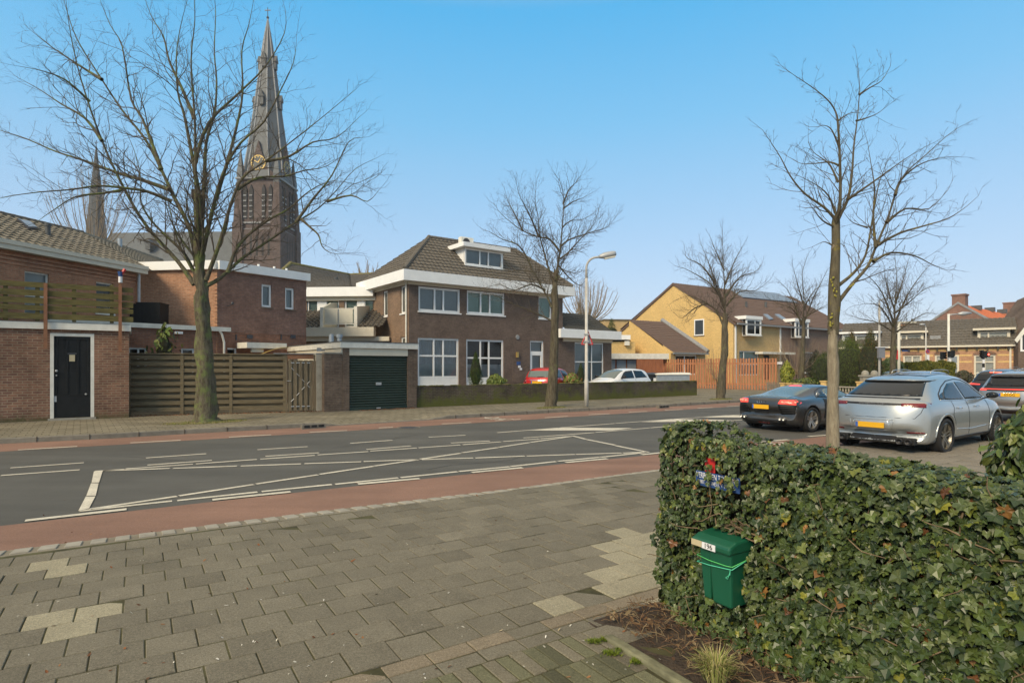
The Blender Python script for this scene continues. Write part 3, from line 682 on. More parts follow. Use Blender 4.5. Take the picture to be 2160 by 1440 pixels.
# --- 2. house behind it with long tiled roof
hs_ = unitroot('brick_house', 'light brown brick house with grey pantile roof and roof window behind the plank railing', 'house', 288, 23.2, vpang(1385))
f = Face(hs_)
ze = f.z(288, 577)
for tl, br in (((52, 570), (104, 668)), ((203, 593), (239, 662))):
    f.window(tl, br, back='blind_pale' if tl[0] < 60 else 'room', fr=.06, rows=(.45,) if tl[0] < 60 else (), sill='white_old', fmat='white_old')
mb = MB(); f.wall(mb, -9.5, 0, 0, ze); mb.build('wall', 'brick_house', hs_)
mb = MB()
for k in range(3): f.box(mb, -9.5, -.0, -.03-.02*k, -.003, ze-.42+.13*k, ze-.34+.13*k)
mb.build('corbel', 'brick_house', hs_)
mb = MB(); f.box(mb, -9.5, .25, -.30, -.0, ze+.0, ze+.27); f.box(mb, -9.5, .25, -.34, -.30, ze+.16, ze+.30); mb.build('gutter', 'cream', hs_)
DR = 3.4; zr = f.z(80, 470, DR); ur = f.u(165, DR)
mb = MB()
tiled(mb, f.p(-9.5, -.25, ze+.28), f.p(.05, -.25, ze+.28), f.p(ur, DR, zr), f.p(-9.5, DR, zr), tw=.28, tl=.34, amp=.035, step=.04)
roof = mb.build('roof', 'tile_light', hs_)
hip_ = f.p(ur, DR, zr)
mb = MB(); ridge(mb, f.p(-9.5, DR, zr+.02), hip_, .10); mb.build('ridge', 'tile_brown', roof)
Mi = hs_.matrix_basis.inverted() if False else (Matrix.Translation(hs_.location) @ Matrix.Rotation(hs_.rotation_euler.z, 4, 'Z')).inverted()
Cw = Mi @ P(338, 548, (zr-H)*F/(HZ-548)); Bw = Mi @ P(356, 600, 27.5); Bw.z = ze+.28
mb = MB(); tiled(mb, f.p(.05, -.25, ze+.28), Bw, Cw, hip_, tw=.26, tl=.33, amp=.03, step=.035); mb.build('back_roof', 'tile_grey', hs_)
mb = MB(); ridge(mb, hip_, Cw, .09); mb.build('ridge', 'tile_grey', roof)
# flue pipe and roof window
def onroof(px, py, f, zeave, deave, zrid, drid): # pixel -> point on the roof plane
    lo, hi = deave, drid
    for _ in range(40):
        m = (lo+hi)/2; u, z = f.hit(px, py, m); zp = zeave+(zrid-zeave)*(m-deave)/(drid-deave)
        if z > zp: lo = m
        else: hi = m
    return f.p(u, m, z)
rw = [onroof(px, py, f, ze+.28, -.25, zr, DR) for px, py in ((34, 466), (58, 486), (78, 486), (62, 472))]
nrm = (rw[1]-rw[0]).cross(rw[3]-rw[0]).normalized(); nrm = nrm if nrm.z > 0 else -nrm
mb = MB(); mb.prism([p+nrm*.02 for p in rw], nrm*.09); sk = mb.build('roof_window', 'dark_metal', hs_)
cc = sum(rw, Vector())/4
mb = MB(); mb.poly([cc+(p-cc)*.84+nrm*.125 for p in rw]); mb.build('pane', 'solar', sk, uv=False)
pp = onroof(101, 497, f, ze+.28, -.25, zr, DR)
mb = MB(); mb.cyl(pp-Vector((0,0,.1)), pp+Vector((0,0,.42)), .085, 12); mb.cyl(pp+Vector((0,0,.34)), pp+Vector((0,0,.46)), .105, 12); mb.build('flue', 'slate_dark', hs_)
mb = MB(); q = Mi @ P(253, 509, 27); mb.cyl(q-Vector((0,0,.4)), q+Vector((0,0,.12)), .09, 10); mb.build('flue', 'zinc', hs_)
mb = MB(); u = f.u(290); mb.tube([f.p(.0, -.12, ze+.1), f.p(.0, -.12, 3.2)], .055, 8, True); mb.build('downpipe', 'grey_metal', hs_)

# --- 3. corner building, two brick wings under a white flat roof edge
b2 = unitroot('corner_building', 'two storey brick building with white flat roof fascia behind the plank fence', 'building', 458, 24.2, R(-8))
fl_ = Face(b2); fr_ = Face(b2, (0, 0), vpang(1985)+R(8))
zb = fl_.z(458, 568); ztp = fl_.z(458, 549.5); zs = fr_.z(640, 708)
uL = fl_.u(268)
uR = fr_.u(646)
fr_.window((552, 598.5), (573.5, 648.7), back='blind_grey', fr=.09, sill='brick_dark', rows=())
fr_.window((601.7, 606), (620.9, 653.2), back='blind_grey', fr=.09, sill='brick_dark')
mb = MB(); fr_.wall(mb, 0, uR, zs, zb); mb.build('wall', 'brick_b2front', b2)
fr2 = Face(b2, (0, 0), fr_.ang); fr2.window((474, 733), (500, 790), back='room', fr=.07)
mb = MB(); fr2.wall(mb, 0, uR, 0, zs, d=.02); mb.build('wall', 'brick_low', b2)
mb = MB(); fl_.wall(mb, uL, 0, 0, zb); mb.build('wall', 'brick_b2side', b2)
mb = MB(); e_ = Face(b2, (0, 0), fr_.ang)
b3 = Face(b2, tuple(fr_.p(uR, 0, 0).xy), fr_.ang+R(90)); b3.wall(mb, 0, 4, 0, zb); mb.build('wall', 'brick_b2front', b2)
mb = MB()  # dogtooth corner bricks
k = 0; z = zs
while z < zb-.06:
    if k % 2: mb.box(-.10, .02, -.03, .03, z, z+.06)
    k += 1; z += .075
mb.build('corner_bricks', 'brick_b2side', b2)
mb = MB(); o_ = .16
fr_.box(mb, .02, uR+.12, -o_, .3, zb+.002, ztp); mb.build('fascia', 'white', b2)
mb = MB(); fl_.box(mb, uL-.2, -.03, -o_, .3, zb+.002, ztp); mb.build('fascia', 'white', b2)
mb = MB(); A_, B_, D_ = fl_.p(uL-.2, .1, ztp-.02), fl_.p(0, .1, ztp-.02), fr_.p(uR, .1, ztp-.02)
mb.poly([A_, B_, D_, D_+Vector((-2.5, 5, 0)), A_+Vector((0, 5, 0))]); mb.build('roof', 'roof_felt', b2)
for px in (548, 581, 607): # small caps along the roof edge
    u = fr_.u(px); mb = MB(); mb.cyl(fr_.p(u, .1, ztp), fr_.p(u, .1, ztp+.12), .05, 8); mb.build('roof_cap', 'white', b2)
mb = MB(); u, z = fr_.hit(479, 645); mb.tube([fr_.p(u, -.0, z), fr_.p(u, -.12, z), fr_.p(u+.12, -.2, z+.06)], .02, 6); mb.ball(fr_.p(u+.12, -.2, z+.1), .06, .06, .07); mb.build('wall_lamp', 'dark_metal', b2)
# flat roofed extension
ex = Face(b2, tuple(fr_.p(.45, -.0, 0).xy), vpang(2100)+R(8))
zeb = ex.z(467, 699); zet = ex.z(467, 690); ue = -9
ex.window((382.5, 734), (411, 790), back='room', fr=.07); ex.window((271, 732), (311, 790), back='room', cols=(.55,), fr=.07)
mb = MB(); ex.wall(mb, ue, -.02, 0, zeb, d=.0); mb.build('wall', 'brick_low', b2)
mb = MB(); ex.box(mb, ue, .08, -.12, .12, zeb+.002, zet); mb.build('fascia', 'white_old', b2)
mb = MB(); mb.poly([ex.p(ue, 0, zet-.03), ex.p(-.05, .1, zet-.03), ex.p(-.2, 3, zet-.03), ex.p(ue, 3, zet-.03)]); mb.build('flat_roof', 'roof_felt', b2)
mb = MB(); u, z = fr_.hit(464, 699); mb.tube([fr_.p(u-.08,-.14,z), fr_.p(u+.02,-.12,z-.12), fr_.p(u+.12,-.10,z-.45), fr_.p(u+.12,-.10,.2)], .045, 8); mb.build('downpipe', 'white_old', b2)
mb = MB(); u, z = ex.hit(374, 698); mb.box(u-.2, u+.1, -.1, 0, 0, .1, Matrix.Translation(ex.p(0, -.1, z-.12)-ex.p(0,0,0)+Vector((0,0,0)))) if False else ex.box(mb, u-.13, u+.13, -.2, -.0, z-.12, z-.03); mb.build('floodlight', 'white', b2)
for px in (497, 592):
    mb = MB(); u, z = fr_.hit(px, 705); fr_.box(mb, u, u+.05, -.02, .01, z-.25, z); fr_.box(mb, u+.5, u+.75, -.03, .01, z-.15, z-.0); mb.build('wall_anchor', 'dark_metal', b2)
# canopy over the passage
cn = unitroot('porch_canopy', 'flat white canopy board projecting from the brick wall above the plank gate', 'canopy', 521, 24.2, R(50))
f = Face(cn); mb = MB(); u0, z1 = f.hit(521, 721.5); u1 = f.u(605); z0 = f.z(521, 733.5); f.box(mb, u0, u1, 0, .9, z0, z1); mb.build('board', 'white_old', cn)
mb = MB(); hbox(mb, f, (531, 735), (556, 743), .1, .2); mb.build('valance', 'cream', cn)
aw = unitroot('curved_awning', 'small curved ochre awning under the white canopy board', 'awning', 549, 24.6, R(45))
f = Face(aw); u0, z0 = 0, f.z(549, 747); u1 = f.u(604); zt_ = f.z(600, 733)
mb = MB(); vs = []
for i in range(13):
    t = i/12; u = u0+(u1-u0)*t; z = z0+(zt_-z0)*math.sin(t*math.pi*.5)
    vs += [f.p(u, -.2, z), f.p(u+.25, .8, z)]
mb.add(vs, [(2*i, 2*i+1, 2*i+3, 2*i+2) for i in range(12)]); o = mb.build('fabric', 'awning', aw, smooth=True)
md = o.modifiers.new('s', 'SOLIDIFY'); md.thickness = .02
# dark box on the flat roof
bb = unitroot('rooftop_box', 'matt black storage box standing on the flat roof beside the downpipe', 'box', 287, 22.8, R(8))
f = Face(bb); mb = MB(); u1 = f.u(337); z1 = f.z(287, 637); z0 = f.z(287, 681)
f.box(mb, 0, u1, 0, .8, z0, z1-.03); f.box(mb, -.02, u1+.02, -.02, .82, z1-.03, z1); f.box(mb, -.28, -.0, .1, .7, z0, z1-.05)
for k in range(1, 6): f.box(mb, u1*k/6-.006, u1*k/6+.006, -.008, .001, z0+.03, z1-.05)
mb.build('body', 'black_paint', bb, bevel=.01)

# --- 4. rear block between corner building and main house
b4 = unitroot('rear_wing', 'rear building with white fascias, balcony and tiled lean-to between the brick houses', 'building', 600, 35, R(-4))
f = Face(b4)
zt1 = f.z(720, 605, -.4); zb1 = f.z(720, 624.5, -.4); uL = 0; uR = f.u(812)
f.window((647.5, 632), (715, 690), cols=(.38, .6), back='blind_green', fr=.09, sill=None); f.window((726.5, 630), (797, 690), cols=(.38, .6), back='blind_green', fr=.09, sill=None)
mb = MB(); f.wall(mb, uL, uR, 0, zb1+.05); mb.build('wall', 'brick_side', b4)
for px0, px1 in ((669, 689), (753, 769)):
    mb = MB(); hbox(mb, f, (px0, 634), (px1, 690), .03, .07); mb.build('panel', 'white', b4)
mb = MB(); f.box(mb, uL, uR-.6, -.4, .3, zb1, zt1); mb.build('fascia', 'white', b4)
mb = MB(); f.box(mb, uL, uR, -.12, -.004, zb1-.22, zb1-.002); mb.build('frieze', 'cream', b4)
# lean-to: eave proud of the wall
DE = -2.3; zl1 = f.z(700, 656); zl0 = f.z(700, 690, DE)
ubl, ubr = f.u(675, DE), f.u(751, DE)
mb = MB(); tiled(mb, f.p(uL, DE, zl0), f.p(ubl-.02, DE, zl0), f.p(ubl-.02, 0, zl1), f.p(uL, 0, zl1), tw=.30, amp=.09, step=.05)
mb.build('lean_to_roof', 'tile_brown', b4); mb = MB(); ur2 = f.u(806, DE); tiled(mb, f.p(ubr+.1, DE, zl0), f.p(ur2, DE, zl0), f.p(ur2, 0, zl1), f.p(ubr+.1, 0, zl1), tw=.30, amp=.09, step=.05); mb.build('lean_to_roof', 'tile_brown', b4)
zf0 = f.z(700, 709, DE-.1)
mb = MB(); f.box(mb, uL, f.u(788, DE-.1), DE-.1, DE+.3, zf0, zl0-.003); mb.build('fascia', 'cream', b4)
mb = MB(); f.box(mb, uL, ur2+.3, DE+.3, 0, zf0-.25, zf0-.003); mb.build('soffit', 'cream', b4)
mb = MB(); f.box(mb, uL, ur2+.3, DE+.8, DE+1.0, 0, zf0-.26); mb.build('wall', 'brick_dark', b4)
# balcony
mb = MB(); za, zb_ = zl0+.0, f.z(700, 650, DE+.05)
um = (ubl+ubr)/2
for a, b_ in ((ubl+.24, um-.04), (um+.04, ubr-.2)): f.box(mb, a, b_, DE+.04, DE+.07, za+.22, zb_-.06)
bal = mb.build('balcony', 'offwhite_panel', b4)
mb = MB()
f.box(mb, ubl, ubl+.16, DE, DE+.10, za, zb_+.05); f.box(mb, ubr-.12, ubr+.06, DE, DE+.10, za, zb_+.1)
f.box(mb, ubl+.16, ubr-.12, DE+.03, DE+.08, zb_-.05, zb_); f.box(mb, ubl+.16, ubr-.12, DE+.03, DE+.08, za+.15, za+.2); mb.build('rail', 'white_old', bal)
mb = MB(); mb.prism([f.p(ubl+.02, DE+.1, za), f.p(ubl+.02, 0, za), f.p(ubl+.02, 0, zl1+.5), f.p(ubl+.02, -.9, zb_+.45), f.p(ubl+.02, DE+.1, zb_)], f.p(.08, 0, 0)-f.p(0, 0, 0)); mb.build('side_screen', 'offwhite_panel', bal)
mb = MB(); mb.prism([f.p(ubr-.04, DE+.1, za), f.p(ubr-.04, 0, za), f.p(ubr-.04, 0, zl1+.3), f.p(ubr-.04, DE+.1, zb_+.1)], f.p(.08, 0, 0)-f.p(0, 0, 0)); mb.build('side_screen', 'offwhite_panel', bal)
# hipped roof above
MiB = (Matrix.Translation(b4.location) @ Matrix.Rotation(b4.rotation_euler.z, 4, 'Z')).inverted()
zr4 = 9.4
def ph(px, py, z): return MiB @ P(px, py, (z-H)*F/(HZ-py))
D1, C1 = ph(612, 556, zr4), ph(738, 580, zr4); ze4 = zt1-.05
A1, B1 = f.p(-1.6, .3, ze4), f.p(f.u(742, .3), .3, ze4); C2 = ph(812, 577, zr4-.3); B2_ = f.p(f.u(815, .3)+1.2, .3, ze4)
mb = MB(); tiled(mb, A1, B1, C1, D1, tw=.3, tl=.36, amp=.03); roof = mb.build('roof', 'tile_brown', b4)
mb = MB(); tiled(mb, B1, B2_, C2, C1, tw=.3, tl=.36, amp=.05); mb.build('roof', 'tile_brown', b4)
mb = MB(); tiled(mb, A1+Vector((-1.5, 6, 0)), A1, D1, D1+Vector((-.1, .1, 0)), tw=.3, tl=.36, amp=.03)
mb.build('roof', 'tile_brown', b4)
mb = MB(); ridge(mb, D1, C1, .13); ridge(mb, C1, C2, .13); ridge(mb, A1, D1, .13); mb.build('ridge', 'tile_moss', roof)
mb = MB(); q = ph(709, 598, 7.6); mb.cyl(q, q+Vector((0, 0, .45)), .12, 8); mb.build('flue', 'slate_dark', b4)

# --- 5. garage with dark green roller door
g0 = G(723, 866.8, .12)
ga = thing('garage', 'flat roofed brick garage with dark green roller door and white fascia', 'garage', (g0.x, g0.y, 0), A_ST)
f = Face(ga); uR = f.u(879); L_ = 7.0
zt = f.z(723, 733.5); zf = f.z(723, 721)
du0 = f.u(737); du1 = f.u(860); zd = f.z(737, 749.5)
f.op.append((du0, du1, .0, zd)); mb = MB(); f.wall(mb, 0, uR, 0, zt, reveal=.2)
sd_ = Face(ga, (0, L_), R(-90)); sd_.wall(mb, 0, L_, 0, zt-.45); s3 = Face(ga, (uR, 0), R(90)); s3.wall(mb, 0, L_, 0, zt); mb.build('wall', 'brick_dark', ga)
mb = MB(); sd_.box(mb, 0, L_-.02, -.06, -.003, zt-.45, zt-.0); mb.build('side_cladding', 'cream', ga)
mb = MB(); f.box(mb, -.12, uR+.02, -.10, L_+.1, zt+.002, zf); mb.build('fascia', 'white_old', ga)
mb = MB(); f.box(mb, -.14, uR+.04, -.12, L_+.12, zf, zf+.03); mb.build('roof', 'roof_felt', ga)
mb = MB(); f.box(mb, du0, du1, -.012, .02, zd+.003, zt-.01); mb.build('lintel', 'cream', ga)
mb = MB(); n = 21
for i in range(n): # rounded slats
    z0 = .14+(zd-.14)*i/n; z1 = .14+(zd-.14)*(i+1)/n; h = z1-z0
    pr = [(0, .105), (.12, .075), (.5, .055), (.86, .07), (1, .105)]
    for (t0, e0_), (t1, e1_) in zip(pr, pr[1:]): mb.poly([f.p(du0, e0_, z0+h*t0), f.p(du1, e0_, z0+h*t0), f.p(du1, e1_, z0+h*t1), f.p(du0, e1_, z0+h*t1)])
f.box(mb, du0, du1, .03, .1, .12, .24)
dr = mb.build('roller_door', 'roller_green', ga)
mb = MB(); u, z = f.hit(799, 809, .03); f.box(mb, u-.11, u+.11, .03, .056, z-.05, z+.05); mb.build('handle', 'grey_metal', dr)
mb = MB(); u, z = f.hit(799, 860, .0); f.box(mb, u-.08, u+.08, .0, .03, z-.02, z+.02); mb.build('handle', 'grey_metal', dr)
for px, t in ((699, .0), (715.5, 1)):
    mb = MB(); u, z = f.hit(px, 719, 2.2); q = f.p(u, 2.2, zf); h = .38
    mb.cyl(q, q+Vector((0, 0, h)), .10, 12); mb.cyl(q+Vector((0,0,h-.12)), q+Vector((0,0,h+.02)), .13 if t else .07, 12, .14 if t else .06)
    mb.build('flue', 'zinc', ga, smooth=False)
gw = thing('garden_wall', 'short brown brick garden wall between concrete post and green garage', 'wall', (g0.x, g0.y, 0), A_ST)
f = Face(gw); u0 = f.u(684.5); mb = MB(); f.box(mb, u0, -.003, .02, .26, 0, f.z(700, 746)); mb.build('bricks', 'brick_dark', gw)
mb = MB(); f.box(mb, u0, .0, -.01, .29, f.z(700, 746)+.002, f.z(700, 746)+.06); mb.build('coping', 'concrete', gw)

# --- 6. main brown brick house with hipped roof
mh = unitroot('main_house', 'brown brick two storey house with hipped tile roof, dormer and wide white eaves', 'house', 862, 31, A_ST)
f = Face(mh); uR = f.u(1187); L_ = 5.4; sd_ = Face(mh, (0, L_), R(-90))
zt = f.z(864, 599.5); OH = .55
f.window((882.8, 602.8), (971, 661), cols=(.39, .60), back='blind_grey', fr=.12, sill='white'); f.window((985, 611.7), (1065, 666), cols=(.37, .61), back='blind_green', fr=.12, sill='white')
f.window((1136.4, 624.4), (1164, 673), back='blind_green', fr=.09, sill='white')
f.window((881.4, 711.4), (968.3, 813.3), cols=(.39, .62), rows=(.19, .63), back='curtain_grey', fr=.11, sill=None)
f.window((983.6, 714.7), (1062.8, 812), cols=(.385, .61), rows=(.16, .60), back='room', fr=.11, sill=None)
u0, z1 = f.hit(881.4, 711.4); u1, z0 = f.hit(968.3, 813.3); mb = MB(); f.box(mb, u0+.06, u1-.06, .08, .115, z0+.03, z0+(z1-z0)*.18); mb.build('panel', 'white', mh)
u0, z1 = f.hit(983.6, 714.7); u1, z0 = f.hit(1062.8, 812); mb = MB(); f.box(mb, u0+.06, u1-.06, .08, .115, z0+.03, z0+(z1-z0)*.15); mb.build('panel', 'white', mh)
for (tl, br) in (((881.4, 711.4), (968.3, 813.3)), ((983.6, 714.7), (1062.8, 812))): # frosted lower film
    u0, z1 = f.hit(*tl); u1, z0 = f.hit(*br); mb = MB(); f.box(mb, u0+.06, u1-.06, .125, .13, z0+.3, z0+(z1-z0)*.46); mb.build('privacy_film', 'blind_pale', mh)
# white front door
du0, dz1 = f.hit(1118.3, 718); du1, dz0 = f.hit(1147, 836)
f.op.append((du0, du1, .15, dz1)); mb = MB(); a = .06
zm = dz1-(dz1-.15)*.22
f.box(mb, du0, du0+.09, a, a+.06, .15, dz1); f.box(mb, du1-.09, du1, a, a+.06, .15, dz1); f.box(mb, du0+.09, du1-.09, a, a+.06, dz1-.09, dz1); f.box(mb, du0+.09, du1-.09, a, a+.06, zm-.05, zm+.05); f.box(mb, du0+.09, du0+.2, a, a+.05, .15, zm-.05); f.box(mb, du1-.2, du1-.09, a, a+.05, .15, zm-.05); f.box(mb, du0+.2, du1-.2, a, a+.05, .15, .5); f.box(mb, du0+.2, du1-.2, a, a+.05, zm-.2, zm-.05)
dd = mb.build('door', 'white', mh)
mb = MB(); mb.poly([f.p(du0+.05, a+.05, .2), f.p(du1-.05, a+.05, .2), f.p(du1-.05, a+.05, dz1-.05), f.p(du0+.05, a+.05, dz1-.05)]); mb.build('pane', 'pane', dd, uv=False)
mb = MB(); mb.poly([f.p(du0+.0, a+.2, .15), f.p(du1, a+.2, .15), f.p(du1, a+.2, dz1), f.p(du0, a+.2, dz1)]); mb.build('blind', 'blind_grey', dd, uv=False)
sd_.window((807.8, 614.7), (817.5, 666), back='blind_pale', fr=.08, sill='white'); sd_.window((845, 604), (854.5, 660), back='blind_pale', fr=.08, sill='white')
sd_.window((807.8, 715), (817.5, 750), back='blind_pale', fr=.08, sill='white'); sd_.window((845, 711), (854.5, 750), back='blind_pale', fr=.08, sill='white')
mb = MB(); f.wall(mb, 0, uR, 0, zt); mb.build('wall', 'brick_brown', mh)
mb = MB(); sd_.wall(mb, 0, L_, 0, zt); rs = Face(mh, (uR, 0), R(90)); rs.wall(mb, 0, L_, 0, zt); mb.build('wall', 'brick_side', mh)
zf0 = f.z(855, 590, -OH); zf1 = f.z(855, 567, -OH)
mb = MB(); f.box(mb, -.08, uR+.08, -.08, L_+.08, zt, zf0-.002); mb.build('frieze', 'cream', mh)
mb = MB(); f.box(mb, -OH, uR+OH, -OH, L_+OH, zf0, zf1); mb.build('fascia', 'white', mh)
ua, za_ = f.hit(904.4, 500.5, L_/2); ub = f.u(1085, L_/2)
E = [f.p(-OH+.1, -OH+.1, zf1+.01), f.p(uR+OH-.1, -OH+.1, zf1+.01), f.p(uR+OH-.1, L_+OH-.1, zf1+.01), f.p(-OH+.1, L_+OH-.1, zf1+.01)]
Ra, Rb = f.p(ua, L_/2, za_), f.p(ub, L_/2, za_)
mb = MB(); tiled(mb, E[0], E[1], Rb, Ra, tw=.27, tl=.34, amp=.03, step=.04); tiled(mb, E[3], E[0], Ra, Ra, tw=.27, tl=.34, amp=.03, step=.04); tiled(mb, E[1], E[2], Rb, Rb, tw=.27, tl=.34, amp=.03, step=.04); mb.poly([E[2], E[3], Ra, Rb])
roof = mb.build('roof', 'tile_brown', mh)
mb = MB(); ridge(mb, Ra, Rb, .12); ridge(mb, E[0]+Vector((0,0,.06)), Ra, .11); ridge(mb, E[1]+Vector((0,0,.06)), Rb, .11); mb.build('ridge', 'tile_brown', roof)
# dormer
dd_f = .45; u0, z1 = f.hit(982, 521.5, dd_f); u1, z0 = f.hit(1061, 570, dd_f)
dm = MB(); back_d = L_/2
dm.prism([f.p(u0, dd_f, z0), f.p(u0, dd_f, z1), f.p(u0, back_d, z1), f.p(u0, back_d-.2, z1-.3)], f.p(.06, 0, 0)-f.p(0, 0, 0)); dm.prism([f.p(u1-.06, dd_f, z0), f.p(u1-.06, dd_f, z1), f.p(u1-.06, back_d, z1), f.p(u1-.06, back_d-.2, z1-.3)], f.p(.06, 0, 0)-f.p(0, 0, 0))
dor = dm.build('dormer', 'white', mh)
w = f.window((982, 521.5), (1061, 567), cols=(.39, .62), back='blind_grey', fr=.10, sill='white', d=dd_f-.07, parent=dor)
f.op = [o for o in f.op if o[2] < 6.9]
mb = MB(); f.box(mb, u0-.35, u1+.3, dd_f-.35, back_d+.4, z1+.0, z1+.24); mb.build('flat_roof', 'white', dor)
acu = unitroot('air_conditioner', 'pale grey air conditioning unit on the dormer roof', 'air conditioner', 972, 31, A_ST)
fa = Face(mh); ua_, za2 = fa.hit(973, 507, 1.6); ub_ = fa.u(999, 1.6)
q = Matrix.Translation(mh.location) @ Matrix.Rotation(A_ST, 4, 'Z') @ fa.p(ua_, 1.6, 0); acu.location = (q.x, q.y, 0)
zb0 = z1+.27; wd = ub_-ua_
mb = MB(); mb.box(0, wd, 0, .35, zb0, zb0+.62); o = mb.build('casing', 'white_old', acu, bevel=.02)
mb = MB(); M = Matrix.Translation((wd*.42, -.004, zb0+.31)) @ Matrix.Rotation(R(90), 4, 'X'); mb.lathe([(.0, .0), (.2, .0), (.23, .012), (.25, 0)], M, 20)
for k in range(6): a = k*math.pi/6; mb.box(-.22, .22, -.006, .006, .01, .016, M @ Matrix.Rotation(a, 4, 'Z'))
mb.build('fan_grille', 'dark_metal', acu)
# downpipe, wall lamp, meter boxes, house ornaments
mb = MB(); sdp = sd_.p(L_-.16, -.07, 0); mb.tube([(sdp.x, sdp.y, zf0), (sdp.x, sdp.y, .1)], .05, 8); mb.build('downpipe', 'white_old', mh)
mb = MB(); u, z = f.hit(1091, 711, 0); mb.lathe([(0, .0), (.13, .0), (.15, .03), (.13, .06), (0, .06)], Matrix.Translation(f.p(u, -.06, z)) @ Matrix.Rotation(R(-90), 4, 'X'), 16); mb.build('vent', 'lead', mh)
mb = MB(); u, z = f.hit(1090, 748, 0); f.box(mb, u-.06, u+.06, -.12, 0, z-.16, z+.16); mb.build('wall_lamp', 'gold', mh)
for px, py, c_, s_ in ((1093, 766, 'sign_blue', .13), (1095, 773, 'sign_white', .09), (1098, 778, 'sign_white', .08)):
    mb = MB(); u, z = f.hit(px, py, 0); f.box(mb, u-s_, u+s_, -.05, -.003, z-s_*.8, z+s_*.8); mb.build('wall_ornament', c_, mh)
for tl, br in (((1082, 759), (1104, 806)), ((1174, 760), (1188, 800))):
    mb = MB(); hbox(mb, f, tl, br, -.015, .02); mb.build('niche', 'brick_brown', mh)
# annex on the right
uA0, uA1 = uR, f.u(1290); fa = Face(mh)
fa.window((1212.5, 721.7), (1273.7, 806), cols=(.60,), rows=(.52,), back='blind_grey', fr=.08, sill=None)
zta = f.z(1190, 720); zs0 = f.z(1240, 713.5, -OH); zs1 = f.z(1240, 695.5, -OH)
mb = MB(); fa.wall(mb, uA0, uA1, 0, zta); sA = Face(mh, (uA1, 0), R(90)); sA.wall(mb, 0, L_, 0, zta); mb.build('wall', 'brick_brown', mh)
uo0, uo1 = f.u(1183, -OH), f.u(1311, -OH)
mb = MB(); f.box(mb, uA0+.002, uA1+.03, -.06, 3, zta, zs0-.002); mb.build('frieze', 'cream', mh)
mb = MB(); f.box(mb, uo0, uo1, -OH, .9, zs0, zs1); mb.build('fascia', 'white', mh)
da = 2.2; ur_, zr_ = f.hit(1243, 664, da)
mb = MB(); tiled(mb, f.p(uA0+.02, -.2, zs1+.01), f.p(f.u(1290, -.2), -.2, zs1+.01), f.p(ur_, da, zr_), f.p(uA0+.02, da, zr_), tw=.27, amp=.035); tiled(mb, f.p(f.u(1290, -.2), -.2, zs1+.01), f.p(f.u(1290, -.2), 4, zs1+.01), f.p(ur_, da+.1, zr_), f.p(ur_, da, zr_), tw=.27, amp=.035); mb.build('roof', 'tile_dark', mh)

# --- 7. yellow houses
yh = unitroot('yellow_house', 'row of yellow and pinkish brick houses with long brown tiled roof behind the picket fence', 'house', 1547, 52, vpang(2945))
f = Face(yh); uM = f.u(1646); uE = f.u(1775)
tmp = Face(yh, (0, 0), R(-90)); ap = -tmp.u(1421); L_ = ap*2.05; sd_ = Face(yh, (0, L_), R(-90))
ze = f.z(1547, 677); uap, zap = sd_.hit(1421, 598)
# windows rising through the eaves
W = []
f.window((1559.4, 739.5), (1600, 791), cols=(.27,), rows=(.45,), back='blind_green', fr=.09, sill=None); f.window((1691, 742), (1717.5, 786), back='room', fr=.09)
mb = MB(); f.wall(mb, 0, uM, 0, ze); mb.build('wall', 'brick_yellow2', yh)
mb = MB(); f.wall(mb, uM, uE, 0, ze); mb.build('wall', 'brick_pink', yh)
mb = MB(); mb.poly([sd_.p(0, 0, 0), sd_.p(L_, 0, 0), sd_.p(L_, 0, ze), sd_.p(uap, 0, zap), sd_.p(0, 0, ze)]); mb.build('gable', 'brick_yellow', yh)
dA = L_-uap # ridge distance from the front
sl_ = (zap-ze)/dA
A, B_, Cc, D = f.p(-.1, -.35, ze-.35*sl_+.05), f.p(uE+2, -.35, ze-.35*sl_+.05), f.p(uE+2, dA, zap+.05), f.p(-.1, dA, zap+.05)
mb = MB(); tiled(mb, A, B_, Cc, D, tw=.34, tl=.36, amp=.03, step=.03, k=4); mb.poly([D, Cc, f.p(uE+2, L_+.3, ze), f.p(-.1, L_+.3, ze)])
roof = mb.build('roof', 'tile_mauve', yh)
mb = MB(); mb.prism([sd_.p(uap-.02, -.12, zap+.08), sd_.p(-.3, -.12, ze-.2), sd_.p(-.3, -.12, ze-.42), sd_.p(uap, -.12, zap-.16), sd_.p(L_+.3, -.12, ze-.42), sd_.p(L_+.3, -.12, ze-.2)], sd_.p(0, .10, 0)-sd_.p(0, 0, 0)); mb.build('bargeboard', 'tile_mauve', yh)
mb = MB(); f.box(mb, .0, uE+2, -.5, -.36, ze-.35*sl_-.12, ze-.35*sl_+.03); mb.build('gutter', 'lead', yh)
for px in (1550.5, 1645):
    mb = MB(); u = f.u(px); f.box(mb, u-.07, u+.07, -.1, -.004, 0, ze-.25); mb.build('downpipe', 'white', yh)
